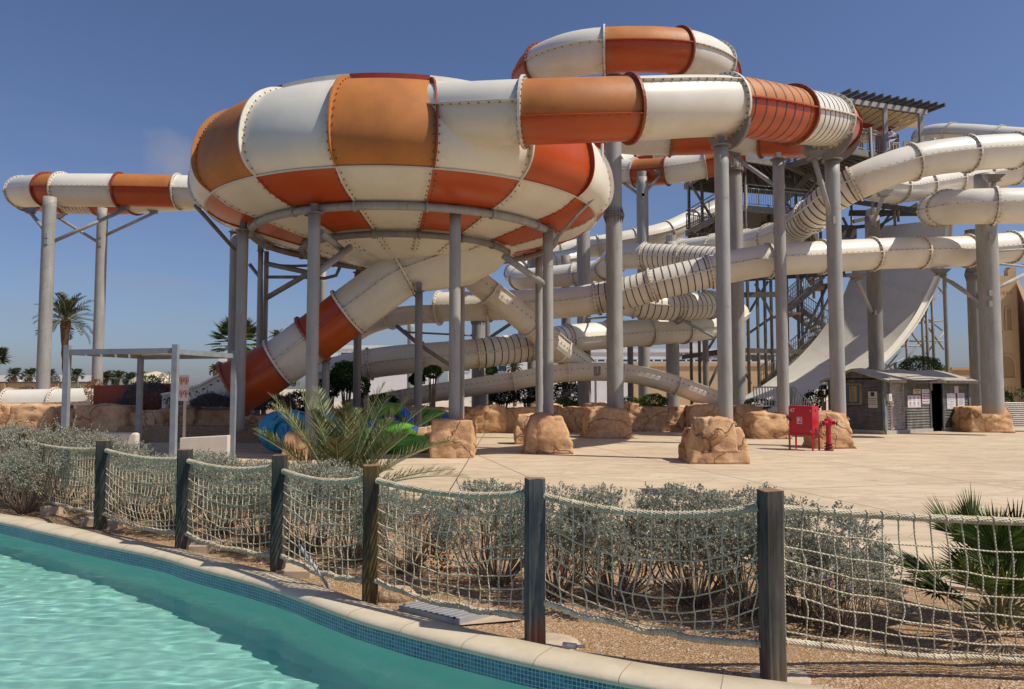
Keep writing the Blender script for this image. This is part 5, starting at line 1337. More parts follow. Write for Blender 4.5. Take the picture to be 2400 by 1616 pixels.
part('doorway_frame', mb, [M['hut_trim']], HU)
mb = MB(); q0 = fu(2193); mb.obox(hp(q0+.12, .25, 2.0), ux*.11, uy*.01, Vector((0, 0, .17))); part('hanging_board', mb, [simple('wood_tag', (.45, .26, .10), None)], HU)
# small side window
mb = MB(); A = Dp-1.75; B = Dp-1.0
def sp(v, z, o=0): return hp(-o, Dp-v, z)
for (va, za, vb, zb) in ((A, 1.25, A, 2.1), (B, 1.25, B, 2.1), (A, 1.25, B, 1.25), (A, 2.1, B, 2.1), ((A+B)/2, 1.25, (A+B)/2, 2.1)): mb.beam(sp(va, za, .04), sp(vb, zb, .04), .09, .07)
wn2 = part('window', mb, [M['twig']], HU)
mb = MB(); mb.quad(sp(A, 1.25), sp(B, 1.25), sp(B, 2.1), sp(A, 2.1), 0); mb.quad(sp(A+.2, 1.35, .01), sp(B-.2, 1.35, .01), sp(B-.2, 2.02, .01), sp(A+.2, 2.02, .01), 1)
pa = bpy.data.objects.new('pane', mb.mesh('pane', [M['glass'], simple('tan_curtain', (.40, .30, .12), None)], wloc(wn2))); COL.objects.link(pa); pa.parent = wn2

# papers pinned on the hut: each a thing
ez = math.atan2(ux.y, ux.x)
def fz(py): return P(2100, py, c0.y).z
def paper(label, cat, px0, px1, py0, py1, mat='paper', name='paper_notice', marks=None, off=.05):
    u0, u1 = fu(px0), fu(px1); z1_, z0_ = fz(py0), fz(py1); c = hp((u0+u1)/2, -off, (z0_+z1_)/2)
    root = thing(name, label, cat, hp(u0, -off, z0_)); mb = MB(); mb.obox(c, ux*((u1-u0)/2), uy*.006, Vector((0, 0, (z1_-z0_)/2))); part('board', mb, [M[mat]], root)
    def at(a, b): return hp(u0+(u1-u0)*a, -off-.008, z1_+(z0_-z1_)*b)
    mbs = {}
    def rect(a0, b0, a1, b1, m_):
        mb_ = mbs.setdefault(m_, MB()); mb_.obox((at(a0, b0)+at(a1, b1))/2, ux*((u1-u0)*(a1-a0)/2), uy*.002, Vector((0, 0, (z1_-z0_)*(b1-b0)/2)))
    def ringsym(a, b, r, m_, slash=True, seed=0):
        mb_ = mbs.setdefault(m_, MB()); pts = []
        for k in range(21): an = 2*math.pi*k/20; pts.append(at(a, b)+ux*math.cos(an)*r+Vector((0, 0, math.sin(an)*r)))
        for p_, q_ in zip(pts, pts[1:]): mb_.beam(p_, q_, r*.22, .004, up=uy)
        if slash: e = Vector((0, 0, 1)); mb_.beam(at(a, b)-ux*r*.66+e*r*.66, at(a, b)+ux*r*.66-e*r*.66, r*.18, .004, up=uy)
        rn = random.Random(seed); md = mbs.setdefault('ink', MB())
        h = at(a, b)-uy*.001; md.beam(h+Vector((0, 0, r*.1)), h-Vector((r*.1, 0, r*.5)), r*.22, .003, up=uy); md.obox(h+Vector((0, 0, r*.4)), ux*r*.14, uy*.002, Vector((0, 0, r*.14)))
    if marks: marks(rect, ringsym)
    for m_, mb_ in mbs.items(): part('print', mb_, [M[m_]], root)
    return root
def m_rules(rect, ring):
    for i in range(3):
        for j in range(2): ring(.18+.32*i, .20+.46*j, .062, 'signred', seed=i*2+j); 
        for k in range(2): rect(.10+.32*i, .40+.46*k, .27+.32*i, .415+.46*k, 'ink')
    rect(.08, .87, .6, .885, 'ink')
paper('square white board with six round red prohibition symbols', 'sign', 2125, 2155, 928, 957, name='rules_board', marks=m_rules)
def m_rows(rect, ring):
    for b, m_ in ((.25, 'inkblue'), (.42, 'inkblue'), (.61, 'signred'), (.80, 'signred')):
        for i in range(5): rect(.07+.19*i, b, .19+.19*i, b+.10, m_)
    rect(.2, .06, .8, .08, 'ink'); rect(.12, .15, .9, .165, 'ink')
paper('tall pale chart with two rows of blue and two rows of red squares', 'poster', 2159, 2176, 913, 948, name='chart_poster', marks=m_rows)
def m_gold(rect, ring): rect(.15, .25, .85, .38, 'ink'); rect(.35, .58, .65, .72, 'ink')
paper('small brass plate with two dark lines of writing beside the open door', 'sign', 2138.5, 2156, 912.5, 924, 'gold', 'name_plate', m_gold)
def m_txt(n):
    def f(rect, ring):
        for i in range(n): rect(.12, .08+.84*i/n, .88-.15*((i*7) % 3)/2, .08+.84*i/n+.25/n, 'inkblue')
    return f
def m_form(rect, ring):
    rect(.05, .03, .3, .05, 'ink'); rect(.7, .03, .95, .05, 'ink')
    for b in (.37, .48, .69): 
        for i in range(3): rect(.08+.31*i, b, .30+.31*i, b+.025, 'inkblue')
    for i in range(4): rect(.35+.14*i, .53, .38+.14*i, .62, 'inkblue')
    rect(.4, .8, .43, .88, 'ink'); rect(.55, .8, .58, .88, 'ink')
paper('tall form with blue rows, left of the pair right of the open door', 'notice', 2217, 2237, 923, 963, marks=m_form)
paper('plain typed sheet, rightmost on the hut front', 'notice', 2242, 2258, 923, 957, marks=m_txt(12))
paper('small sheet pinned highest, above the two long sheets', 'notice', 2235.5, 2244.5, 905, 922, marks=m_txt(5))
# paper on the side wall
SW = thing('paper_notice', 'cream sheet with a small black emblem on the left wall of the hut', 'notice', sp(3.35, 1.0, .05))
mb = MB(); q = sp(Dp-.45, 1.45, .06); mb.obox(q, uy*.20, ux*.006, Vector((0, 0, .34))); part('sheet', mb, [M['bench_white']], SW)
mb = MB(); q = sp(Dp-.45, 1.68, .07); mb.obox(q, uy*.08, ux*.004, Vector((0, 0, .08))); 
for i in range(4): mb.obox(sp(Dp-.45, 1.50-.08*i, .07), uy*.15, ux*.003, Vector((0, 0, .008)))
part('print', mb, [M['ink']], SW)
mb = MB(); q = hp(fu(2077), -.13, 1.55); mb.obox(q, ux*.10, uy*.07, Vector((0, 0, .15))); mb.obox(q-uy*.08, ux*.03, uy*.01, Vector((0, 0, .05)))
solo('switch_box', mb, [M['plastic_white']], 'small white box on the corner of the hut', 'box', q)
# ---------------------------------------------------------------- plants
def leaf(mb, p, d, L, w, m=0, up=None):
    d = d.normalized(); s = d.cross(up or Vector((0, 0, 1)))
    if s.length < .1: s = d.cross(Vector((0, 1, 0)))
    s = s.normalized()*w; a = p+d*L*.45
    mb.add([p, a+s, p+d*L, a-s], [(0, 1, 2, 3)], m)
def rdir(r, z=None):
    a = r.random()*6.2832; z = r.uniform(-1, 1) if z is None else z; k = math.sqrt(max(0, 1-z*z)); return Vector((math.cos(a)*k, math.sin(a)*k, z))
def shrub_meshes(seed, rx=.65, h=1.05, nst=46, nros=2300, L=.027, wisps=0, bare=.40, leaves=8):
    r = random.Random(seed); st = MB(); lf = MB()
    for i in range(nst):
        a = r.random()*6.283; rr = rx*math.sqrt(r.random())*.95; hh = h*(.48+.36*math.sqrt(max(0, 1-(rr/rx)**2))*r.uniform(.8, 1.05))
        b = Vector((math.cos(a)*.10*r.random(), math.sin(a)*.10*r.random(), -.03)); t = Vector((math.cos(a)*rr, math.sin(a)*rr, hh))
        m1 = b.lerp(t, .35)+Vector((math.cos(a), math.sin(a), 0))*rr*.18+rdir(r)*.03; m2 = b.lerp(t, .7)+rdir(r)*.05
        st.tube([b, m1, m2, t], [.011, .008, .005, .002], 4, 0, False)
        for k in range(5):
            q = m1.lerp(m2, r.random()) if k < 3 else m2.lerp(t, r.random()); e = q+(rdir(r, r.uniform(.2, .9)))*r.uniform(.08, .2)*rx*1.6
            st.tube([q, q.lerp(e, .5)+rdir(r)*.015, e], [.004, .003, .0015], 3, 0, False)
    off = Vector((seed*3.1, seed*1.7, 0))
    def ros(p, ax, n, sc_=1):
        for k in range(n):
            d = (ax*.6+rdir(r)).normalized(); q = p+ax*(k/n-.5)*.05; leaf(lf, q, d, L*r.uniform(.6, 1.15)*sc_, L*.26*sc_, 0, rdir(r))
    n = 0; tries = 0
    while n < nros and tries < nros*6:
        tries += 1; d = rdir(r, r.uniform(-.35, 1)); q = r.uniform(.62, 1.0)**.6
        lump = 1+.28*noise.noise(d*2.0+off)+.12*noise.noise(d*5+off)
        p = Vector((d.x*rx*q*lump, d.y*rx*q*lump, h*.52+d.z*h*.48*q*lump))
        if p.z < h*bare*(.4+.9*r.random()): continue
        if noise.noise(p*3.2+off) < -.16: continue
        ros(p, (d+Vector((0, 0, .5))).normalized(), leaves); n += 1
    for i in range(wisps):
        a = r.random()*6.283; rr = rx*.7*r.random(); b = Vector((math.cos(a)*rr, math.sin(a)*rr, h*.85)); L2 = r.uniform(.06, .16) if wisps < 10 else r.uniform(.12, .34)
        t = b+Vector((math.cos(a)*L2*.4, math.sin(a)*L2*.4, L2)); st.tube([b, b.lerp(t, .5)+rdir(r)*.02, t], [.004, .003, .002], 4, 0, False)
        for k in range(9): ros(b.lerp(t, .25+.75*k/8), (t-b).normalized(), 4, .9)
    return st.mesh('stems', [M['twig']]), lf.mesh('foliage', [M['leaf_silver']])
SH = [shrub_meshes(1, .66, 1.08, wisps=3), shrub_meshes(2, .66, 1.08, wisps=4), shrub_meshes(3, .66, 1.08, wisps=2), shrub_meshes(4, .7, 1.1, wisps=16, bare=.2)]
def plant_from(meshes, name, label, cat, loc, sx, sz, rot, group, mats=None):
    root = thing(name, label, cat, loc, group); root.scale = (sx, sx, sz*(.95 if name == 'silver_shrub' else 1)); root.rotation_euler = (0, 0, rot)
    for nm, me in zip(('stems', 'foliage'), meshes):
        o = bpy.data.objects.new(nm, me); COL.objects.link(o); o.parent = root
    return root
GS = 'silvery shrubs behind the rope fence'
shr = [(-70, 13.6, 3, 1.25, 1.25, 'silvery shrub cut off by the left edge, behind the rope fence'),
 (40, 12.9, 3, 1.15, 1.22, 'silvery shrub with tall wisps at the left edge post'),
 (150, 12.5, 3, 1.2, 1.2, 'widest silvery shrub with tall wisps, second along the fence from the left'),
 (248, 11.7, 1, 1.1, 1.14, 'silvery shrub right behind the second post from the left'),
 (330, 11.1, 0, .95, .93, 'low silvery shrub below the left bench of the pergola'),
 (420, 10.4, 2, 1.0, .97, 'silvery shrub behind the third fence post from the left'),
 (520, 10.0, 1, 1.0, 1.02, 'silvery shrub below the right bench of the pergola'),
 (620, 9.3, 0, .95, .98, 'silvery shrub behind the fourth fence post from the left'),
 (725, 8.9, 2, .95, 1.0, 'silvery shrub under the left fronds of the spiky palm'),
 (830, 8.4, 1, .95, .98, 'silvery shrub behind the ochre fence post'),
 (955, 7.9, 2, .85, .80, 'thin silvery shrub with a browned side, right of the ochre post'),
 (1165, 7.4, 0, .92, .99, 'silvery shrub just left of the rust streaked post'),
 (1300, 7.0, 2, .85, .92, 'silvery shrub just right of the rust streaked post'),
 (1440, 6.8, 1, 1.0, .99, 'silvery shrub in the middle of the widest net bay'),
 (1625, 6.75, 0, .95, 1.02, 'silvery shrub right of the gap in the widest net bay'),
 (1745, 6.5, 2, .9, .98, 'silvery shrub left behind the nearest dark post'),
 (1880, 6.3, 1, 1.0, .95, 'silvery shrub with a few lilac flowers right of the nearest dark post'),
 (1960, 6.0, 0, .62, .66, 'small silvery shrub at the right end of the hedge')]
for i, (px, d, k, sx, sz, l) in enumerate(shr):
    q = P(px, 1000, d); r_ = plant_from(SH[k], 'silver_shrub', l, 'shrub', (q.x, q.y, 0), sx, sz, i*1.9, GS)
q = P(65, 1000, 11.7); plant_from(SH[3], 'silver_shrub', 'silvery shrub spilling through the net near the left edge', 'shrub', (q.x, q.y, 0), .9, .9, .5, GS)
# flowers and dry leaves
mb = MB(); r = random.Random(5)
for (px, py) in ((1936, 1352), (1948, 1368), (1988, 1377), (1940, 1360)):
    c = P(px, py, 5.6)
    for k in range(5): leaf(mb, c, rdir(r), .016, .006, 0, rdir(r))
solo('lilac_flowers', mb, [M['petal']], 'tiny lilac flowers on the shrub right of the nearest post', 'flowers', P(1948, 1365, 5.6))
mb = MB(); c0_ = P(1030, 1300, 7.4)
for k in range(420):
    p = c0_+Vector((r.gauss(0, .075), r.gauss(0, .07), r.gauss(0, .12))); leaf(mb, p, rdir(r), .035, .011, 0, rdir(r))
solo('dry_branch', mb, [M['leaf_dry']], 'patch of dry rust brown leaves behind the net right of the ochre post', 'branch', c0_)

# palms ---------------------------------------------------------
def frond(mb, base, az, el, L, droop, ll, n, r, mleaf=0, mst=1, wst=.012, lw=.011, vee=.6, start=.12):
    pts = []; p = Vector(base); e = el; seg = 12
    for i in range(seg+1):
        pts.append(p.copy()); d = Vector((math.cos(az)*math.cos(e), math.sin(az)*math.cos(e), math.sin(e))); p = p+d*(L/seg); e -= droop/seg*(.4+1.2*i/seg)
    mb.tube(pts, [wst*(1-.85*i/seg) for i in range(seg+1)], 5, mst, False)
    for i in range(n):
        t = start+(1-start)*i/(n-1); f = t*seg; j = min(int(f), seg-1); q = pts[j].lerp(pts[j+1], f-j); tn = (pts[j+1]-pts[j]).normalized()
        sd = tn.cross(Vector((0, 0, 1))); sd = sd.normalized() if sd.length > .05 else Vector((1, 0, 0)); up = sd.cross(tn)
        l_ = ll*(math.sin(math.pi*min(1, .18+t*.82))**.6)*r.uniform(.8, 1.1)
        for sg in (-1, 1):
            d = (tn*r.uniform(.65, .95)+sd*sg*r.uniform(.6, .8)+up*vee*r.uniform(.2, .8)+rdir(r)*.08).normalized()
            w_ = d.cross(up).normalized()*lw; 
            mb.add([q-w_*.4, q+d*l_*.4+w_, q+d*l_, q+d*l_*.4-w_], [(0, 1, 2, 3)], mleaf)
    return pts
SPK = P(800, 1000, 12.6); SPK.z = 0
sp_ = thing('spiky_palm', 'trunkless spiky date palm spreading grey green fronds in front of the rafts', 'palm', SPK)
r = random.Random(21)
fl = [(0, 1.35, 1.9), (.4, .95, 2.0), (.05, .30, 2.15), (3.14, .45, 1.95), (2.75, .95, 1.95), (3.3, .15, 2.0), (2.3, 1.15, 1.9), (.9, 1.15, 1.9), (.2, .62, 2.1), (2.95, .72, 1.95), (1.57, 1.0, 1.8), (-1.2, 1.15, 1.7), (-1.9, 1.2, 1.7), (-.6, .75, 1.8), (-2.6, .75, 1.8), (-.3, .42, 2.0), (-2.9, .35, 1.9), (1.2, .8, 1.9), (2.0, .75, 1.9), (.6, .5, 1.9), (2.6, .4, 1.8), (-1.5, .8, 1.4), (-.9, .45, 1.6), (-2.2, .5, 1.5), (-.15, 1.15, 1.95), (3.4, 1.1, 1.9), (.1, .85, 2.0), (3.0, 1.25, 1.9)]
for (az, el, L) in fl:
    mb = MB(); frond(mb, SPK+Vector((math.cos(az)*.08, math.sin(az)*.08, .12)), az+r.uniform(-.1, .1), el+r.uniform(-.06, .06), L*1.06*r.uniform(.92, 1.05), r.uniform(.25, .6), .44, 54, r, 0, 1, .022, .0105)
    part('frond', mb, [M['leaf_palm'], simple('palm_stalk', (.22, .22, .10), (.30, .28, .14), 4, .6)] if 'stalk' not in M else [M['leaf_palm'], M['stalk']], sp_)
    M.setdefault('stalk', bpy.data.materials['palm_stalk'])
def fan_leaf(mb, base, az, el, Lp, R_, r, nb=20, m=0, ms=1, spread=2.5, bw=.016):
    d = Vector((math.cos(az)*math.cos(el), math.sin(az)*math.cos(el), math.sin(el))); sd = d.cross(Vector((0, 0, 1)))
    sd = sd.normalized() if sd.length > .05 else Vector((1, 0, 0)); up = sd.cross(d); c = Vector(base)+d*Lp
    mb.tube([Vector(base), Vector(base)+d*Lp*.5+Vector((0, 0, .02)), c], [.010, .008, .006], 4, ms, False)
    tilt = r.uniform(-.3, .5)
    for i in range(nb):
        a = -spread/2+spread*i/(nb-1)+r.uniform(-.03, .03); v = (d*math.cos(a)+sd*math.sin(a)+up*(tilt*.4*math.cos(a*1.2))).normalized(); l_ = R_*(1-.18*abs(a)/1.3)*r.uniform(.9, 1.05)
        w_ = v.cross(up).normalized()*bw; dz = Vector((0, 0, -.10*l_*r.random()))
        fold = up*bw*.7
        mb.add([c, c+v*l_*.55+w_, c+v*l_*.55+fold, c+v*l_*.55-w_, c+v*l_+dz], [(0, 1, 2), (0, 2, 3), (1, 4, 2), (2, 4, 3)], m)
FPX = P(2330, 1000, 5.9); FPX.z = 0; r = random.Random(9)
fp = thing('fan_palm', 'low dark green fan palm behind the net at the right edge', 'palm', FPX)
for i in range(46):
    az = r.random()*6.283; el = r.uniform(.15, 1.45); mb = MB()
    fan_leaf(mb, FPX+Vector((math.cos(az)*.05, math.sin(az)*.05, r.uniform(.03, .25))), az, el, r.uniform(.28, .68), r.uniform(.36, .46), r, 22, bw=.011)
    part('frond', mb, [M['leaf_fan'], M['stalk']], fp)
def palm_tree(name, label, px, ycrown, d, zg, crown_px, seed, n=34, droop=1.5, lw=.05, ll=.55, trunk=.2, group=None, nl=26, top_up=1.3):
    c = P(px, ycrown, d); Rr = crown_px*d/F; root = thing(name, label, 'palm', (c.x, c.y, zg), group); r = random.Random(seed)
    mb = MB(); n_ = 14; pts = [Vector((c.x+.1*math.sin(i*.4), c.y, zg+(c.z-zg)*i/n_)) for i in range(n_+1)]
    mb.tube(pts, [trunk*(1.15 if i % 2 else .95)*(1.35 if i > n_-3 else 1) for i in range(n_+1)], 9); part('trunk', mb, [M['bark']], root)
    mb = MB()
    for i in range(n):
        az = i*2.399; el = top_up-1.9*(i/n)**1.2; frond(mb, pts[-1], az, el, Rr*r.uniform(.9, 1.1), droop*r.uniform(.6, 1.1), ll, nl, r, 0, 1, .03, lw)
    part('crown', mb, [M['leaf_farpalm'], M['stalk']], root); return root
palm_tree('palm_tree', 'tall date palm between the two tall left columns', 157, 748, 52, 0, 78, 31, n=30, droop=1.1, ll=.62, lw=.035, trunk=.22, nl=30)
def fan_tree(label, px, yc, d, zg, rpx, seed, n=34):
    c = P(px, yc, d); Rr = rpx*d/F; root = thing('palm_tree', label, 'palm', (c.x, c.y, zg)); r = random.Random(seed)
    mb = MB(); mb.tube([Vector((c.x, c.y, zg)), Vector((c.x, c.y, c.z))], .2, 8); part('trunk', mb, [M['bark']], root)
    mb = MB()
    for i in range(n):
        az = i*2.399; el = 1.35-1.9*(i/n); fan_leaf(mb, c, az, el, Rr*.5, Rr*.55, r, 18, bw=.05, spread=3.0)
    part('crown', mb, [M['leaf_fan'], M['stalk']], root)
fan_tree('bushy fan palm behind the left columns of the bowl', 556, 805, 44, 0, 72, 41)
palm_tree('palm_tree', 'small palm top showing just over the white part of the outlet chute', 651, 793, 75, 0, 26, 42, n=20, ll=.4, lw=.03)
palm_tree('palm_tree', 'thin distant palm beside the louvred villa', 506, 868, 90, 0, 16, 43, n=14, ll=.5, lw=.06)
palm_tree('palm_tree', 'distant palm seen above the arching flume', 1206, 862, 80, 0, 26, 44, n=18, ll=.5, lw=.05)
for i, (px, y, rp, l) in enumerate([(35, 880, 20, 'farthest left palm top over the long white wall'), (72, 880, 20, 'palm top second from the left over the long white wall'), (117, 882, 16, 'palm top beside the tall left column'), (180, 880, 18, 'palm top over the white wall right of the date palm'),
   (250, 888, 20, 'palm top just right of the second tall column'), (278, 887, 24, 'biggest distant palm top behind the pergola'), (306, 890, 18, 'distant palm top behind the back post of the pergola'), (335, 889, 20, 'distant palm top just right of the back post of the pergola'), (-5, 838, 14, 'palm frond tip poking in at the left edge')]):
    palm_tree('palm_tree', l, px, y, 130 if i < 8 else 60, 0, rp, 50+i, n=16, ll=1.0, lw=.12, nl=12, group='distant palms on the left skyline')

# leafy bushes and topiary --------------------------------------
def bush(name, label, px, yc, d, rpx, rzpx, mat, zg, seed, n=1400, L=.07, group=None, trunk=False, cat='bush', ry=1.0):
    c = P(px, yc, d); rx = rpx*d/F; rz = rzpx*d/F; root = thing(name, label, cat, (c.x, c.y, zg), group); r = random.Random(seed); mb = MB(); off = Vector((seed, seed*2, 0))
    for i in range(n):
        dd = rdir(r); q = r.uniform(.45, 1)**.5; k = 1+.22*noise.noise(dd*2.2+off)
        p = c+Vector((dd.x*rx*q*k, dd.y*rx*q*k*ry, dd.z*rz*q*k))
        if p.z < zg: continue
        for j in range(3): leaf(mb, p+rdir(r)*L*.4, (dd+rdir(r)*.9+Vector((0, 0, .3))).normalized(), L*r.uniform(.7, 1.2), L*.3, 0, rdir(r))
    part('foliage', mb, [M[mat]], root)
    mb = MB()
    for k in range(5 if trunk else 4):
        a = k*1.4; b = Vector((c.x+math.cos(a)*.06, c.y, zg)); mb.tube([b, b.lerp(c, .6)+Vector((math.cos(a)*rx*.25, 0, 0)), c+Vector((math.cos(a)*rx*.5, math.sin(a)*rx*.4, rz*.2))], [.05, .035, .015], 5)
    part('trunk' if trunk else 'stems', mb, [M['twig']], root); return root
TG = 'clipped trees and bushes in the raised bed'
bush('topiary_tree', 'big round headed green tree behind the outlet chute', 812, 882, 30.5, 34, 34, 'leaf_green', .6, 61, 1500, .09, TG, True, 'tree')
bush('topiary_tree', 'second green ball low right of the big round headed tree', 846, 908, 30, 20, 24, 'leaf_green', .6, 62, 700, .09, TG, True, 'tree')
bush('topiary_tree', 'dark green ball low left of the big round headed tree', 775, 905, 30.5, 22, 28, 'leaf_dark', .6, 63, 800, .09, TG, True, 'tree')
bush('topiary_tree', 'small round headed tree right of the dark elbow column', 1014, 873, 31, 21, 14, 'leaf_green', .6, 64, 600, .08, TG, True, 'tree')
bush('topiary_tree', 'small dark ball low left of the tree beside the elbow column', 978, 890, 31, 18, 14, 'leaf_dark', .6, 65, 500, .08, TG, True, 'tree')
bush('topiary_tree', 'flat topped green tree behind the toothed column', 1150, 868, 38, 16, 9, 'leaf_green', .6, 66, 400, .09, TG, True, 'tree')
bush('topiary_tree', 'dark tree under the arching flume, left of the twin posts', 1180, 930, 37, 32, 18, 'leaf_dark', .6, 67, 900, .09, TG, True, 'tree')
bush('topiary_tree', 'dark tree under the arching flume, between the twin posts and the spiral column', 1235, 925, 38, 26, 22, 'leaf_dark', .6, 68, 800, .09, TG, True, 'tree')
bush('garden_bush', 'dark bush under the flume right of the twin posts', 1330, 925, 38, 40, 32, 'leaf_dark', .6, 69, 1200, .09, TG)
bush('garden_bush', 'pale green bush left of the spiral column, above the wall', 1330, 949, 33.8, 26, 13, 'leaf_green', .6, 70, 600, .06, TG)
bush('garden_bush', 'pale green bush just right of the tallest column', 1474, 942, 33.5, 24, 11, 'leaf_green', .6, 71, 500, .06, TG)
bush('garden_bush', 'bright round green bush on the wall', 1530, 941, 33.5, 34, 16, 'leaf_green', .6, 72, 1500, .06, TG)
bush('garden_bush', 'low dark bush below the grey bar railing', 1775, 948, 33.5, 40, 12, 'leaf_dark', .6, 73, 800, .07, TG)
bush('garden_bush', 'dark bush above the fire box at the foot of the ramp', 1905, 942, 33.5, 24, 24, 'leaf_dark', .0, 74, 800, .07, TG)
bush('garden_bush', 'small dark bush against the left side of the hydrant column', 1930, 918, 33, 10, 14, 'leaf_dark', .0, 75, 300, .07, TG)
bush('hedge_top', 'dark clipped hedge top showing over the hut roof', 2158, 862, 42, 48, 26, 'leaf_dark', 0, 76, 2400, .08, None, ry=.6)
bush('garden_bush', 'dark shrub between the thickest column and the stacked loungers', 2352, 955, 50, 24, 40, 'leaf_dark', 0, 77, 1400, .10, TG)
bush('garden_bush', 'sparse green twigs at the right edge above the loungers', 2392, 922, 50, 12, 10, 'leaf_green', 0, 78, 140, .08, TG)
bush('garden_bush', 'straggly green bush beyond the rocks at the far left', 28, 945, 40, 44, 22, 'leaf_green', 0, 79, 1100, .08, TG)
bush('garden_bush', 'sparse olive shrub in front of the tan wall at the left', 62, 925, 52, 22, 20, 'leaf_silver_dk', 0, 80, 350, .08, TG)
bush('garden_bush', 'pinkish dry shrub at the left end of the red trough wall', 222, 915, 30, 20, 26, 'leaf_dry', 0, 81, 260, .07, TG)
bush('garden_bush', 'yellow green shrub top over the red trough wall', 352, 893, 34, 24, 12, 'leaf_green', 0, 82, 300, .08, TG)
bush('garden_bush', 'pale yellowish shrub behind the tall pergola post', 392, 890, 34, 22, 16, 'leaf_silver', 0, 83, 260, .07, TG)
bush('garden_bush', 'shrub beside the small distant dome', 130, 890, 60, 10, 9, 'leaf_silver_dk', 0, 84, 160, .1, TG)
bush('garden_bush', 'leafy shrub behind the left fronds of the spiky palm', 700, 945, 28, 34, 26, 'leaf_dark', .6, 85, 900, .08, TG)
bush('garden_bush', 'leafy shrub behind the right fronds of the spiky palm', 900, 945, 29, 34, 20, 'leaf_dark', .6, 86, 800, .08, TG)
def lav(label, px, yc, d, rpx, rzpx, seed):
    c = P(px, yc, d); rx = rpx*d/F; rz = rzpx*d/F; r = random.Random(seed); root = thing('lavender_bush', label, 'bush', (c.x, c.y, .6), 'grey bushes along the low rock wall'); mb = MB()
    for i in range(1700):
        dd = rdir(r, r.uniform(-.3, 1)); q = r.uniform(.5, 1)**.5; k = 1+.25*noise.noise(dd*2+Vector((seed, 0, 0))); p = c+Vector((dd.x*rx*q*k, dd.y*rx*q*k*.8, dd.z*rz*q*k-rz*.2)); d2 = (Vector((dd.x*.5, dd.y*.5, 1))+rdir(r)*.35).normalized()
        for j in range(3): leaf(mb, p+rdir(r)*.03, (d2+rdir(r)*.5).normalized(), .09, .012, 0, rdir(r))
    for i in range(26):
        dd = rdir(r, r.uniform(.3, 1)); p = c+Vector((dd.x*rx, dd.y*rx*.8, dd.z*rz*.8)); t = p+Vector((dd.x*.12, 0, r.uniform(.12, .3))); mb.tube([p, t], .006, 3, 0, False)
        for j in range(5): leaf(mb, t, rdir(r), .05, .012, 0, rdir(r))
    part('foliage', mb, [M['leaf_silver_dk']], root)
lav('big grey lavender like bush behind the middle of the pergola', 345, 935, 27.4, 62, 52, 91)
lav('grey bush behind the warning sign', 418, 945, 27.3, 40, 36, 92)
lav('low grey bush in front of the white trough wall', 500, 945, 26.4, 48, 24, 93)
lav('grey bush at the foot of the outlet chute', 640, 950, 26.8, 50, 26, 94)
# ---------------------------------------------------------------- rope fence
fp_px = [(50, 1016, 1178, 20, 'post_ochre', 'leftmost visible fence post, small and swallowed by the shrub'),
 (237, 1033, 1241, 24, 'post_teal', 'dark grey fence post, second from the left'),
 (428, 1054, 1293, 26, 'post_teal', 'dark teal fence post with a rusty top, third from the left'),
 (651, 1067, 1349, 28, 'post_teal', 'dark teal fence post with loose net, fourth from the left'),
 (867, 1091, 1418, 32, 'post_ochre', 'ochre flaked fence post'),
 (1254, 1121, 1509, 38, 'post_rust', 'blue grey fence post with long rust streaks'),
 (1813, 1149, 1596, 42, 'post_grey', 'nearest fence post, plain dark weathered wood')]
posts = []
g0 = Vector((-12.4, 14.4, 0)); posts.append((g0, 1.22, .14, 'post_grey', 'fence post beyond the left edge'))
for (px, yt, yb, wpx, m_, l) in fp_px:
    g = G(px, yb, 0); zt_ = P(px, yt, g.y).z; posts.append((g, zt_, wpx*1.12*g.y/F, m_, l))
gR = Vector((5.0, 5.05, 0)); posts.append((gR, 1.24, .14, 'post_grey', 'fence post beyond the right edge'))
GP = 'wooden posts of the rope fence'
for i, (g, zt_, w_, m_, l) in enumerate(posts):
    r = random.Random(i+3); root = thing('fence_post', l, 'post', g, GP); mb = MB(); n = 16; cs = [(1, .8), (.8, 1), (-.8, 1), (-1, .8), (-1, -.8), (-.8, -1), (.1, -1.0), (.8, -1), (1, -.8)]
    k = len(cs); vs = []; yaw = .12+.08*r.random()
    for j in range(n+1):
        z = -.12+(zt_+.12)*j/n; 
        for (a, b) in cs:
            q = 1+.03*noise.noise(Vector((a*2+i, b*2, z*3))); x = a*w_/2*q; y = b*w_/2*q; vs.append((g.x+x*math.cos(yaw)-y*math.sin(yaw)+.012*noise.noise(Vector((i, 0, z))), g.y+x*math.sin(yaw)+y*math.cos(yaw), z+(.012*noise.noise(Vector((a*4, b*4, i))) if j == n else 0)))
    mb.add(vs, [(j*k+a, j*k+(a+1) % k, (j+1)*k+(a+1) % k, (j+1)*k+a) for j in range(n) for a in range(k)]); mb.f.append(tuple(n*k+a for a in range(k))); mb.m.append(1); mb.sm.append(False)
    part('post_body', mb, [M[m_], simple('post_end_grain', (.30, .16, .07), (.20, .13, .09), 30, .9) if i == 0 else bpy.data.materials['post_end_grain']], root)
net_lab = ['net bay beyond the left edge', 'leftmost net bay, grown through by the wispy shrub', 'net bay between the second and third posts from the left', 'net bay between the third and fourth posts from the left',
 'net bay with twisted strands between the last dark teal post and the ochre post', 'net bay between the ochre post and the rust streaked post', 'widest net bay, between the rust streaked post and the nearest post', 'net bay running off the right edge from the nearest post']
net_lab = ['rope net bay cut off at the left edge', net_lab[1], 'rope net bay between the second and third posts from the left', 'rope net bay between the third and fourth posts from the left', 'rope net bay between the fourth post and the ochre post', 'rope net bay between the ochre post and the rust streaked post', 'widest rope net bay, ending at the nearest post', 'rope net bay running off the right edge']
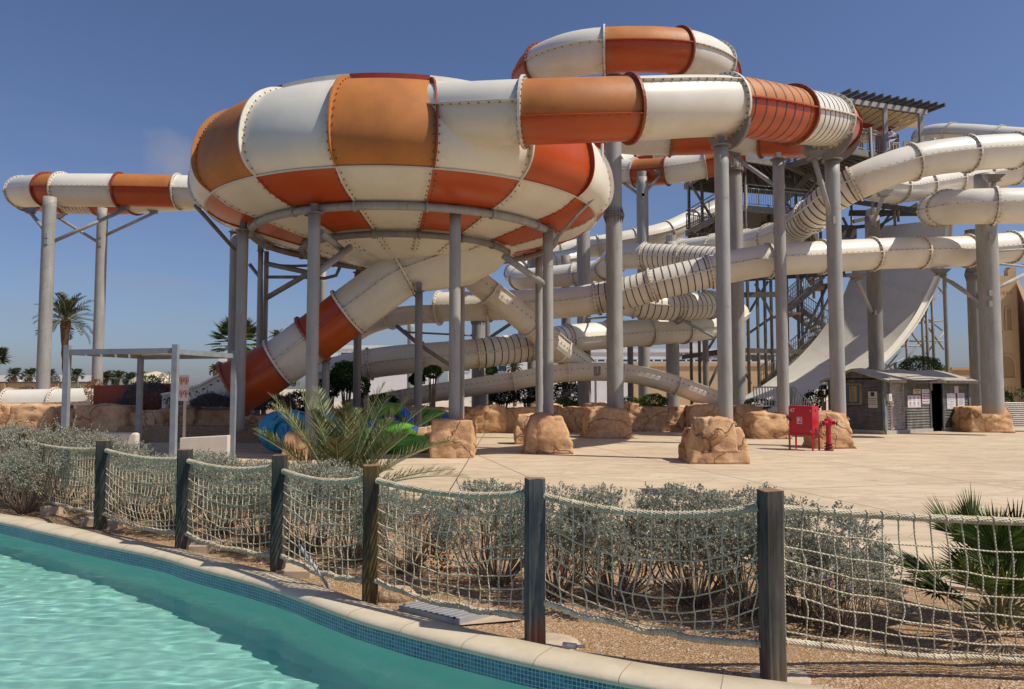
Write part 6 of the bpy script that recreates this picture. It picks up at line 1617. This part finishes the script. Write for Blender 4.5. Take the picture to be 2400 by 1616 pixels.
def wraprope(p_, rad, amp=.16, pitch=.020):
    pts = []; rr = []; n = int(p_.L/(pitch/2))
    for i in range(n+1): pts.append(p_.at(p_.L*i/n)); rr.append(rad*(1+(amp if i % 2 else -amp)))
    return pts, rr
for i in range(len(posts)-1):
    ga, ha, wa = posts[i][:3]; gb, hb, wb = posts[i+1][:3]; r = random.Random(100+i)
    dv = (gb-ga); dv.z = 0; L = dv.length; dv.normalize(); nrm = Vector((dv.y, -dv.x, 0))   # towards the pool
    A = ga+dv*(wa*.55)+nrm*(.0); B = gb-dv*(wb*.55); sag = .04+.02*r.random()
    if i == 6: sag = .085
    ta, tb = ha-.10-(.06 if i in (4,) else .03), hb-.09-(.03); ba, bb = .21, .20
    if i == 5: ta = ha-.13; bb = .19
    if i == 6: ta, tb, ba, bb = ha-.13, hb-.12, .30, .22
    if i == 7: ta, tb, ba, bb = ha-.12, hb-.22, .25, .08
    root = thing('rope_net', net_lab[i], 'net', ga.lerp(gb, .5), 'rope nets strung between the fence posts')
    # belly profile of the net
    bel = .10+.06*r.random(); ph = r.random()*6
    def top(u): return ta+(tb-ta)*u-sag*4*u*(1-u)*(.9+.2*u)
    def bot(u): return ba+(bb-ba)*u-.05*4*u*(1-u)
    def pos(u, v):                      # v 0 top, 1 bottom
        q = A.lerp(B, u)+nrm*(.05*math.sin(math.pi*u)*math.sin(math.pi*v)*(.6+.8*noise.noise(Vector((u*3+i*7, v*3, 0)))))
        s_ = math.sin(math.pi*u)**.8; vv = v+(.27 if i >= 6 else .18)*s_*math.sin(math.pi*v)*(.75+.25*math.sin(ph))
        z = top(u)+(bot(u)-top(u))*min(vv, 1.0)
        z += .018*noise.noise(Vector((u*L*4+i*9, v*6, 5)))*math.sin(math.pi*v)
        return Vector((q.x, q.y, z))
    def wig(u, v): return dv*(.05*noise.noise(Vector((u*7+i*5, v*3.2, 2)))+.03*noise.noise(Vector((u*23+i, v*6, 8))))*math.sin(math.pi*min(1, v*1.02))
    tp = Path([A.lerp(B, k/10)+Vector((0, 0, top(k/10))) for k in range(11)], 6); bp_ = Path([A.lerp(B, k/10)+Vector((0, 0, bot(k/10)))+Vector((0, 0, .012*r.uniform(-1, 1))) for k in range(11)], 6)
    mb = MB(); pts, rr = wraprope(tp, .025); mb.tube(pts, rr, 10); part('top_rope', mb, [M['rope']], root)
    mb = MB(); pts, rr = wraprope(bp_, .023, .14, .03); mb.tube(pts, rr, 9); part('bottom_rope', mb, [M['rope']], root)
    nv = max(8, int(L/.112)); nh = 7; mb = MB()
    for k in range(nv+1):
        u = (k+.35)/(nv+.7) if k else .004
        slant = .10*r.uniform(-.2, 1)*(1 if k % 3 else .3)/L; pts = []
        for j in range(21):
            v = j/20; uu = u-slant*max(0, v-.75)*4*.3+(.0 if k else 0); uu = min(max(uu, .002), .998); q = pos(uu, v)
            if k: q = q+wig(u, v)
            pts.append(q)
        pts[0] = A.lerp(B, u)+Vector((0, 0, top(u)))
        mb.tube(pts, .0054, 5, 0, False)
        q = tp.at(tp.L*u); mb.tube([q-dv*.006, q+dv*.006], .031, 8)   # lashing round the top rope
        q = bp_.at(bp_.L*u); mb.tube([q-dv*.008, q+dv*.008], .028, 7)
    for h_ in range(nh):
        v0 = (h_+1)/(nh+1); pts = []; e1 = r.uniform(-.025, .025); e2 = r.uniform(-.025, .025)
        m_ = 34
        for j in range(m_+1):
            u = j/m_; v = v0+e1*(1-u)+e2*u+.022*noise.noise(Vector((u*L*3, h_*3.3, i*2.0)))
            if i == 3 and h_ > 3: v += .07*math.exp(-((u-.5)/.1)**2)*(-1 if h_ == 5 else .2)
            if i == 7 and h_ > 4: v += .05*(1-u)
            pts.append(pos(u, min(max(v, .02), .985))+wig(u, v)*.3)
        mb.tube(pts, .0056, 5, 0, False)
    part('netting', mb, [M['rope']], root)
# concrete footings
for (px, y, w_, d_, h_, l) in [(218, 1230, .34, .22, .10, 'concrete footing step by the second post'), (690, 1352, .36, .30, .07, 'concrete footing by the fourth post'), (470, 1292, .34, .28, .07, 'concrete footing by the third post'), (262, 1240, .22, .16, .13, 'brown brick block right of the second post'), (120, 1205, .30, .2, .12, 'block under the wispy shrub')]:
    g = G(px, y, 0); mb = MB(); mb.box(g.x-w_/2, g.x+w_/2, g.y-.05, g.y+d_, -.05, h_)
    o = solo('footing_block', mb, [M['cement']], l, 'footing', (g.x, g.y, 0), 'cement footings of the fence posts'); bv = o.modifiers.new('b', 'BEVEL'); bv.width = .012; bv.segments = 2
for (px, y, l) in [(1285, 1512, 'low cement collar round the rust streaked post'), (1840, 1595, 'low cement collar round the nearest post')]:
    g = G(px, y, 0); mb = MB(); mb.lathe([(0, .012), (.16, .010), (.24, -.01), (.27, -.05)], (g.x, g.y+.08, 0), 22); solo('footing_collar', mb, [M['cement']], l, 'footing', (g.x, g.y+.08, 0), 'cement footings of the fence posts')
# ---------------------------------------------------------------- props
# pergola
PG = thing('pergola', 'grey steel pergola with torn cloth roof in front of the rock wall', 'pergola', (-9, 18.5, .03))
p3_ = P(412, 812, 17.0); p1_ = P(159, 814, 17.3); off = Vector((.28, 2.85, 0)); zt2 = (p3_.z+p1_.z)/2
c_ = [Vector((p1_.x, p1_.y, zt2)), Vector((p3_.x, p3_.y, zt2)), Vector((p3_.x, p3_.y, zt2))+off, Vector((p1_.x, p1_.y, zt2))+off]
for q in c_:
    mb = MB(); mb.box(q.x-.062, q.x+.062, q.y-.062, q.y+.062, .03, zt2+.04); part('post', mb, [M['paintgrey']], PG)
for a, b in ((0, 1), (1, 2), (3, 2), (0, 3)):
    dv = (c_[b]-c_[a]).normalized(); mb = MB(); mb.beam(c_[a]+dv*.085-Vector((0, 0, .12)), c_[b]-dv*.085-Vector((0, 0, .10)), .08, .12); part('beam', mb, [M['paintgrey']], PG)
r = random.Random(4)
for i in range(5):
    mb = MB(); n = 10; vs = []
    for j in range(n+1):
        for k in range(3):
            u = (i+.06+.86*k/2)/5; v = j/n; q = c_[0].lerp(c_[1], v)+off*u; z = -.06+.035*noise.noise(Vector((v*9, u*5, i)))+.008*math.sin(v*26+i)
            vs.append((q.x, q.y, q.z+z))
    mb.add(vs, [(j*3+k, j*3+k+1, (j+1)*3+k+1, (j+1)*3+k) for j in range(n) for k in range(2)], 0, True); part('shade_strip', mb, [M['fabric_tan']], PG)
# benches
def bench(label, pxs, yt, d, depth, slope=0):
    a = P(pxs[0], yt, d); b = P(pxs[1], yt-slope, d); root = thing('bench', label, 'bench', ((a.x+b.x)/2, d, .03))
    mb = MB(); mb.add([(a.x, d, .03), (b.x, d, .03), (b.x, d, b.z), (a.x, d, a.z), (a.x, d+.18, .03), (b.x, d+.18, .03), (b.x, d+.18, b.z), (a.x, d+.18, a.z)], [(0, 1, 2, 3), (5, 4, 7, 6), (3, 2, 6, 7), (0, 3, 7, 4), (1, 5, 6, 2)]); o = part('back_panel', mb, [M['bench_white']], root); bv = o.modifiers.new('b', 'BEVEL'); bv.width = .06 if slope == 0 else .02; bv.segments = 3
    mb = MB(); mb.box(a.x+.1, b.x-.45, d+.2, d+.2+depth, .03, .42); part('seat', mb, [M['bench_white']], root)
bench('rounded cream bench back at the left bay of the pergola', (215, 321), 1015, 17.6, .7)
bench('cream bench back with a cracked sloping top, between the two right posts', (421, 534), 1027, 17.8, .6, 6)
mb = MB(); a = P(325, 1041, 21.5); b = P(408, 1041, 21.5); mb.box(a.x, b.x+.3, 21.0, 22.2, .03, .32); solo('low_bench', mb, [M['concrete']], 'low pale bench slab at the foot of the rock wall', 'bench', (a.x, 21.5, .03))
# warning sign
q = P(432, 1000, 20.5); root = thing('warning_sign', 'white warning sign with four round red symbols on a thin post', 'sign', (q.x, q.y, .03))
mb = MB(); zb_ = P(432, 940, 20.5).z; zt_ = P(432, 880, 20.5).z; mb.box(q.x-.035, q.x+.035, q.y-.02, q.y+.02, .03, zb_); part('pole', mb, [M['bench_white']], root)
yw = .35; ex = Vector((math.cos(yw), math.sin(yw), 0)); ey = Vector((-math.sin(yw), math.cos(yw), 0)); c = Vector((q.x-.02, q.y-.05, (zb_+zt_)/2)); hw, hh = .125, (zt_-zb_)/2
mb = MB(); mb.obox(c, ex*hw, ey*.03, Vector((0, 0, hh))); part('board', mb, [M['pinkwhite']], root)
mi = MB()
for i in (-1, 1):
    for j in (-1, 1):
        mb = MB(); cc = c-ey*.034+ex*(i*hw*.47)+Vector((0, 0, hh*(.62 if j > 0 else -.38))); rr = .052
        pts = [cc+ex*math.cos(2*math.pi*k/16)*rr+Vector((0, 0, math.sin(2*math.pi*k/16)*rr*1.25)) for k in range(17)]
        for a, b in zip(pts, pts[1:]): mb.beam(a, b, .014, .004, up=ey)
        mb.beam(cc+ex*-.03+Vector((0, 0, .045)), cc+ex*.03-Vector((0, 0, .045)), .012, .004, up=ey)
        mi.beam(cc+Vector((0, 0, .02)), cc-Vector((0, 0, .04)), .022, .004, up=ey); mi.beam(cc+ex*-.03-Vector((0, 0, .095)), cc+ex*.03-Vector((0, 0, .095)), .010, .003, up=ey); mi.beam(cc+ex*-.02-Vector((0, 0, .115)), cc+ex*.02-Vector((0, 0, .115)), .010, .003, up=ey)
        part('symbol', mb, [M['signred']], root)
part('print', mi, [M['ink']], root)
# fire hose box, number 47
g = G(1889, 1056, .035); d = g.y; FB = thing('fire_hose_box', 'red fire hose box on legs marked 47', 'fire box', g)
yaw = R(-26); ex = Vector((math.cos(yaw), math.sin(yaw), 0)); ey = Vector((-math.sin(yaw), math.cos(yaw), 0)); s_ = d/F
W_, D_, Hh, z0_ = 52*s_/math.cos(yaw)*.5, .36, 0, 0
zt_ = P(1880, 952, d).z; zb_ = P(1880, 1017, d).z; hw = .385; hd = .20
cen = Vector((P(1884, 1000, d+.15).x, d+.15, 0)); zc = (zt_+zb_)/2; hz = (zt_-zb_)/2
# turned so that its right side shows
yaw = R(-50); ex = Vector((math.cos(yaw), math.sin(yaw), 0)); ey = Vector((-math.sin(yaw), math.cos(yaw), 0))
mb = MB(); mb.obox(cen+Vector((0, 0, zc)), ex*hw, ey*hd, Vector((0, 0, hz))); o = part('cabinet', mb, [M['firered']], FB); bv = o.modifiers.new('b', 'BEVEL'); bv.width = .015; bv.segments = 2
mb = MB(); fc = cen-ey*(hd+.006)+Vector((0, 0, zc)); mb.obox(fc, ex*(hw-.02), ey*.006, Vector((0, 0, hz-.02))); dr = part('door', mb, [M['firered']], FB)
mb = MB(); mb.obox(fc-ey*.01-ex*(hw*.82), ex*.022, ey*.008, Vector((0, 0, .055))); ho = bpy.data.objects.new('handle', mb.mesh('handle', [M['ink']], wloc(dr))); COL.objects.link(ho); ho.parent = dr
mb = MB()
for sz in (.66, -.8): mb.obox(fc-ey*.01+ex*(hw*.88)+Vector((0, 0, hz*sz)), ex*.018, ey*.006, Vector((0, 0, .03)))
ho = bpy.data.objects.new('hinge', mb.mesh('hinge', [M['galv']], wloc(dr))); COL.objects.link(ho); ho.parent = dr
text_obj('number', '47', .17, fc-ey*.012-ex*(hw*.66)+Vector((0, 0, hz*.66)), (math.pi/2, 0, yaw), M['paper'], FB, .002)
mb = MB(); c = fc-ey*.012+ex*(-.02)+Vector((0, 0, -.02)); mb.obox(c, ex*.085, ey*.003, Vector((0, 0, .105)), 0); mb.obox(c-ey*.003, ex*.072, ey*.003, Vector((0, 0, .09)), 1)
mb.obox(c-ey*.006-ex*.025+Vector((0, 0, .03)), ex*.03, ey*.003, Vector((0, 0, .04)), 0); mb.obox(c-ey*.006-ex*.04+Vector((0, 0, -.04)), ex*.008, ey*.003, Vector((0, 0, .04)), 0); mb.obox(c-ey*.006+ex*.035+Vector((0, 0, .01)), ex*.01, ey*.003, Vector((0, 0, .03)), 0)
part('hose_symbol', mb, [M['pinkwhite'], M['magenta']], FB)
mb = MB()
for sz in (.68, -.72): cc = cen+ex*(hw+.003)+Vector((0, 0, zc+hz*sz)); mb.lathe([(0, .004), (.035, .004), (.035, 0)], cc, 12, 0, ex)
part('side_hole', mb, [M['ink']], FB)
mb = MB(); zl_ = zb_-.005
for a in (-1, 1): mb.beam(cen-ex*hw*1.02+ey*hd*a+Vector((0, 0, zl_-.03)), cen+ex*hw*1.02+ey*hd*a+Vector((0, 0, zl_-.03)), .04, .055); mb.beam(cen+ex*hw*a+ey*hd+Vector((0, 0, zl_-.03)), cen+ex*hw*a-ey*hd+Vector((0, 0, zl_-.03)), .04, .055)
part('base_frame', mb, [M['firered']], FB)
for a in (-1, 1):
    for b in (-1, 1):
        q = cen+ex*hw*a*.97+ey*hd*b*.95; mb = MB(); mb.beam(Vector((q.x, q.y, .03)), Vector((q.x, q.y, zl_-.03)), .045); part('leg', mb, [M['firered']], FB)
# hydrant
g = G(1943, 1057, .035); HY = thing('fire_hydrant', 'red pillar hydrant with two black handwheels', 'hydrant', g); k = g.y/F*.52
S_ = (P(1943, 977, g.y).z-.035)/1.0   # total height
def hz_(v): return .035+S_*v
mb = MB(); mb.lathe([(.0, 0), (.13, 0), (.13, .05), (.095, .06), (.10, .11), (.13, .12), (.13, .145), (.095, .15), (.085, .20), (.13, .21), (.13, .235), (.08, .24)], (g.x, g.y, .035), 20, 0); mb.lathe([(.08, .24), (.072, .55*S_), (.072, .74*S_)], (g.x, g.y, .035), 18, 1); part('barrel', mb, [simple('dark_red_cast', (.20, .01, .02), None), M['firered']], HY)
mb = MB(); mb.lathe([(.072, .72*S_), (.12, .74*S_), (.125, .86*S_), (.11, .92*S_), (.05, .97*S_), (.02, .98*S_), (.02, S_), (0, S_)], (g.x, g.y, .035), 6, 0, None, False); part('head', mb, [M['firered']], HY)
for sg, dy in ((-1, -.03), (1, 0)):
    ax = Vector((sg, -.35, -.15)).normalized(); c = Vector((g.x, g.y+dy, hz_(.84))); mb = MB(); mb.lathe([(.055, .05), (.055, .16), (.075, .165), (.075, .19), (.03, .20), (.015, .25), (0, .25)], c, 12, 0, ax); ou = part('outlet', mb, [M['firered']], HY)
    mb = MB(); cc = c+ax*.24; e1 = ax.orthogonal().normalized(); e2 = ax.cross(e1); mb.tube([cc+e1*math.cos(k_*.3927)*.072+e2*math.sin(k_*.3927)*.072 for k_ in range(17)], .012, 6)
    for k_ in range(3): a = k_*2.094; mb.rod(cc, cc+(e1*math.cos(a)+e2*math.sin(a))*.07, .008, n=5)
    o = bpy.data.objects.new('handwheel', mb.mesh('handwheel', [M['black']], wloc(ou))); COL.objects.link(o); o.parent = ou

# inflatable rafts
def raft(label, c, rot, R1, r1, mA, mB, splash=None):
    root = thing('inflatable_raft', label, 'raft', c, 'inflatable rafts by the bowl columns'); rot = rot.to_matrix(); mb = MB(); n, m = 40, 14; vs = []
    for i in range(n):
        a = 2*math.pi*i/n
        for j in range(m):
            b = 2*math.pi*j/m; rr = R1+r1*math.cos(b); vs.append(Vector(c)+rot@Vector((math.cos(a)*rr*1.25, math.sin(a)*rr, r1*math.sin(b)*1.05)))
    for i in range(n):
        for j in range(m):
            k_ = 1 if (2 <= j <= 4 and (i % 20) in (0, 1, 2, 3, 4, 5)) else 0
            if splash and j in (8, 9, 10, 11, 12) and (i*7+j*5) % 3 == 0: k_ = 2
            mb.add([], []); mb.f.append((i*m+j, ((i+1) % n)*m+j, ((i+1) % n)*m+(j+1) % m, i*m+(j+1) % m)); mb.m.append(k_); mb.sm.append(True)
    mb.v = [tuple(v) for v in vs]; part('tube_ring', mb, [M[mA], M[mB], M['raftred']], root)
    mb = MB(); ring = [Vector(c)+rot@Vector((math.cos(2*math.pi*i/24)*R1*1.25, math.sin(2*math.pi*i/24)*R1, -r1*.6)) for i in range(24)]; mb.add(ring, [tuple(range(24))]); part('floor_sheet', mb, [M[mB]], root)
    for i in (2, 8, 14, 20, 26, 33, 38):
        a = 2*math.pi*i/n; p = Vector(c)+rot@Vector((math.cos(a)*(R1+r1*.3)*1.25, math.sin(a)*(R1+r1*.3), r1*1.08)); tt = rot@Vector((-math.sin(a), math.cos(a), 0)); nn = rot@Vector((0, 0, 1)); mb = MB()
        mb.tube([p-tt*.10, p-tt*.08+nn*.05, p+tt*.08+nn*.05, p+tt*.10], .011, 5); part('handle', mb, [M['black']], root)
E = lambda x, y, z: __import__('mathutils').Euler((R(x), R(y), R(z)))
cA = P(930, 1020, 22.2); raft('green and blue raft lying tilted, nearest of the rafts', Vector((cA.x, cA.y, .50)), E(14, 12, 8), .62, .26, 'raftgreen', 'raftblue')
cA = P(905, 1035, 22.6); raft('green raft lying under the tilted green and blue one', Vector((cA.x, cA.y, .26)), E(0, 4, 30), .62, .25, 'raftgreen', 'raftblue')
cA = P(915, 990, 25.3); raft('green raft standing on edge behind the elbow column', Vector((cA.x, cA.y, .75)), E(78, 0, 20), .5, .2, 'raftgreen', 'raftblue')
cA = P(1022, 992, 26.4); raft('dark green and blue raft peeking out left of the square block', Vector((cA.x, cA.y, .62)), E(70, 0, -15), .40, .18, 'raftgreen', 'raftblue')
cA = P(995, 990, 26.6); raft('dark green raft beside it behind the elbow column', Vector((cA.x, cA.y, .62)), E(72, 0, 10), .42, .18, 'raftgreen', 'raftblue')
cA = P(655, 1018, 22.0); raft('sky blue raft with dark red splashes standing on edge, leftmost', Vector((cA.x, cA.y, .66)), E(84, 0, 62), .42, .19, 'raftcyan', 'raftgreen', True)
cA = P(690, 1018, 22.6); raft('sky blue raft standing right behind the leftmost one', Vector((cA.x, cA.y, .66)), E(84, 0, 55), .42, .19, 'raftcyan', 'raftcyan', True)
cA = P(745, 1010, 23.6); raft('sky blue raft leaning behind the spiky palm', Vector((cA.x, cA.y, .66)), E(80, 0, 25), .42, .18, 'raftcyan', 'raftcyan', True)
# stacked plastic loungers at the right edge
SLn = 13
gq = P(2385, 1000, 33)
lo = None
ordn = ['lowest', *[w_+' from the bottom' for w_ in ('second', 'third', 'fourth', 'fifth', 'sixth', 'seventh', 'eighth', 'ninth', 'tenth', 'eleventh', 'twelfth')], 'topmost']
for i in range(SLn):
    z = .25+i*.085; x = gq.x-.02*i; root = thing('sun_lounger', 'white plastic lounger, %s in the stack at the right edge' % ordn[i], 'lounger', (x, 33, z), 'stacked loungers at the right edge'); mb = MB()
    mb.tube([Vector((x-.35, 33, z+.10)), Vector((x-.28, 33, z)), Vector((x+1.2, 33, z)), Vector((x+1.35, 33, z+.08))], .032, 6); mb.tube([Vector((x-.35, 33.6, z+.10)), Vector((x-.28, 33.6, z)), Vector((x+1.2, 33.6, z)), Vector((x+1.35, 33.6, z+.08))], .032, 6)
    mb.tube([Vector((x-.35, 33, z+.10)), Vector((x-.35, 33.6, z+.10))], .032, 6); part('frame', mb, [M['plastic_white']], root)
    mb = MB()
    for k in range(8): mb.box(x-.2+k*.18, x-.08+k*.18, 33.02, 33.58, z-.015, z+.01)
    part('seat', mb, [M['plastic_white']], root)
    if i == 0:
        mb = MB()
        for (xx, yy) in ((x-.2, 33.05), (x-.2, 33.55), (x+1.1, 33.05), (x+1.1, 33.55)): mb.rod((xx, yy, .03), (xx, yy, z), .03)
        part('legs', mb, [M['plastic_white']], root)
# manhole cover on cement
g = [G(935, 1420, .05), G(1068, 1455, .05), G(1155, 1432, .05), G(1010, 1404, .05)]
ctr = (g[0]+g[1]+g[2]+g[3])/4; mb = MB(); n = 4
mb.add([(p.x, p.y, .055) for p in g]+[(p.x, p.y, -.02) for p in g], [(0, 1, 2, 3)]+[(i, 4+i, 4+(i+1) % 4, (i+1) % 4) for i in range(4)], 0)
for i in range(20):
    for j in range(10):
        u = (i+.7)/20.6; v = (j+.7)/10.6; q = g[0].lerp(g[1], v).lerp(g[3].lerp(g[2], v), u); mb.box(q.x-.009, q.x+.009, q.y-.009, q.y+.009, .055, .061, 0)
root = thing('inspection_cover', 'grey studded plastic inspection cover beside the coping', 'cover', ctr); part('lid', mb, [M['grate']], root)
mb = MB()
for p in g: q = p.lerp(ctr, .12); mb.lathe([(0, .012), (.012, .012), (.012, 0)], (q.x, q.y, .055), 8)
part('screws', mb, [M['ink']], root)
mb = MB(); cc = G(1130, 1462, 0); mb.add([(g[1].x-.1, g[1].y-.03, .012), (g[2].x+.25, g[2].y-.10, .008), (g[2].x+.12, g[2].y+.10, .012), (g[0].x, g[0].y+.05, .014), (g[0].x-.1, g[0].y-.02, .012)], [(0, 1, 2, 3, 4)]); 
solo('cement_patch', mb, [M['cement']], 'rough cement patch around the grey inspection cover', 'cement patch', cc)
# coral stone
g = G(925, 1412, 0); mb = rockmesh(g.x, g.y+.10, -.02, .36, .2, .13, 77, .7, .012, 14, sq=.2); o = solo('coral_stone', mb, M['coral'], 'pale pitted stone left of the grey inspection cover', 'stone', (g.x, g.y+.1, 0))
# conduit leaning at the net
a = G(775, 1385, .01); b = a+Vector((-.36, .42, .40)); b = P(700, 1277, a.y+.12); mb = MB(); mb.tube([a, a.lerp(b, .5)+Vector((.004, 0, .004)), b], [.014, .016, .018], 8); solo('conduit_pipe', mb, [M['pvc']], 'old grey plastic strip leaning on the net left of the ochre post', 'pipe', a)
g = G(1335, 1514, .03); mb = MB(); mb.lathe([(.018, -.05), (.022, -.05), (.022, .05), (.018, .05)], g, 12, 0, Vector((1, -.3, 0))); mb.rod(g+Vector((.03, -.01, 0)), g+Vector((.11, -.03, .005)), .012); solo('pipe_stub', mb, [M['plastic_white']], 'short white pipe stub on the gravel right of the rust streaked post', 'pipe', g)
mb = MB(); g = P(1310, 1335, 6.6); mb.lathe([(.0, 0), (.016, 0), (.018, .05), (.010, .055)], g, 8, 0, Vector((.8, 0, .6))); solo('red_cap', mb, [simple('orange_red_plastic', (.6, .08, .03), None)], 'small orange red plastic cap caught in the shrub right of the rust streaked post', 'cap', g)
# shower standpipe beside tallest column
q = P(1396, 950, 31); root = thing('standpipe', 'white standpipe with twin valves left of the tallest column', 'pipe', (q.x, q.y, .6)); zt_ = P(1396, 862, 31).z
mb = MB(); mb.rod((q.x, q.y, .6), (q.x, q.y, zt_), .045); part('pipe_run', mb, [M['plastic_white']], root)
mb = MB(); mb.rod((q.x, q.y, zt_-.35), (q.x, q.y, zt_+.05), .075); mb.rod((q.x+.16, q.y, zt_-.3), (q.x+.16, q.y, zt_+.05), .06); mb.rod((q.x, q.y, zt_-.3), (q.x+.16, q.y, zt_-.3), .04); part('valve', mb, [M['galv']], root)
# lamps on the pole near the tower
q = P(1636, 600, 44); root = thing('flood_lamp', 'twin headed lamp on a pole below the lower left tower deck', 'lamp', (q.x, q.y, .6)); zt_ = P(1636, 548, 44).z
mb = MB(); mb.rod((q.x, q.y, .6), (q.x, q.y, zt_), .07); part('pole', mb, [M['steel_brown']], root)
for sg in (-1, 1): mb = MB(); mb.beam(Vector((q.x, q.y, zt_)), Vector((q.x+.25*sg, q.y, zt_+.02)), .05); mb.lathe([(0, .1), (.22, .06), (.26, 0), (0, -.04)], (q.x+.35*sg, q.y, zt_), 12); part('lamp_head', mb, [M['steel_brown']], root)
# tiny lifeguard on the top deck
q = P(2098, 366, 42.4); q.z = zt; me = bpy.data.meshes.new('person'); J = {'p': (0, 0, .55), 'c': (-.10, 0, .95), 'n': (-.17, 0, 1.08), 'h': (-.24, 0, 1.22), 'sl': (-.12, -.19, 1.0), 'el': (-.3, -.22, .78), 'wl': (-.48, -.15, .80), 'sr': (-.12, .19, 1.0), 'er': (-.3, .22, .78), 'wr': (-.48, .15, .80), 'kl': (-.42, -.12, .56), 'al': (-.40, -.12, .08), 'tl': (-.55, -.12, .04), 'kr': (-.42, .12, .56), 'ar': (-.40, .12, .08), 'tr': (-.55, .12, .04)}
ks = list(J); ed = [('p', 'c'), ('c', 'n'), ('n', 'h'), ('c', 'sl'), ('sl', 'el'), ('el', 'wl'), ('c', 'sr'), ('sr', 'er'), ('er', 'wr'), ('p', 'kl'), ('kl', 'al'), ('al', 'tl'), ('p', 'kr'), ('kr', 'ar'), ('ar', 'tr')]
me.from_pydata([J[k] for k in ks], [(ks.index(a), ks.index(b)) for a, b in ed], []); pe = bpy.data.objects.new('person', me); COL.objects.link(pe); pe.location = q
tag(pe, 'person in a pale shirt sitting bent forward on the top deck of the tower', 'person'); sk = pe.modifiers.new('s', 'SKIN'); rd = {'p': .15, 'c': .16, 'n': .06, 'h': .11, 'sl': .07, 'sr': .07, 'el': .045, 'er': .045, 'wl': .035, 'wr': .035, 'kl': .07, 'kr': .07, 'al': .045, 'ar': .045, 'tl': .04, 'tr': .04}
for i, k in enumerate(ks): me.skin_vertices[0].data[i].radius = (rd[k], rd[k])
me.skin_vertices[0].data[0].use_root = True; pe.modifiers.new('u', 'SUBSURF').levels = 1; me.materials.append(M['shirt'])
# stool under the person
mb = MB(); mb.box(q.x-.2, q.x+.2, q.y-.2, q.y+.2, zt+.42, zt+.46)
for a in (-.17, .17):
    for b in (-.17, .17): mb.beam((q.x+a, q.y+b, zt), (q.x+a, q.y+b, zt+.42), .03)
solo('stool', mb, [M['plastic_white']], 'small stool under the sitting person on the top deck', 'stool', (q.x, q.y, zt))
mb = MB(); mb.lathe([(0, .13), (.06, .11), (.1, .05), (.11, 0), (.10, -.03)], Vector(q)+Vector((-.24, 0, 1.24)), 12); part('hair', mb, [M['hair']], pe)
# wispy cloud: built as a soft volume left of the bowl
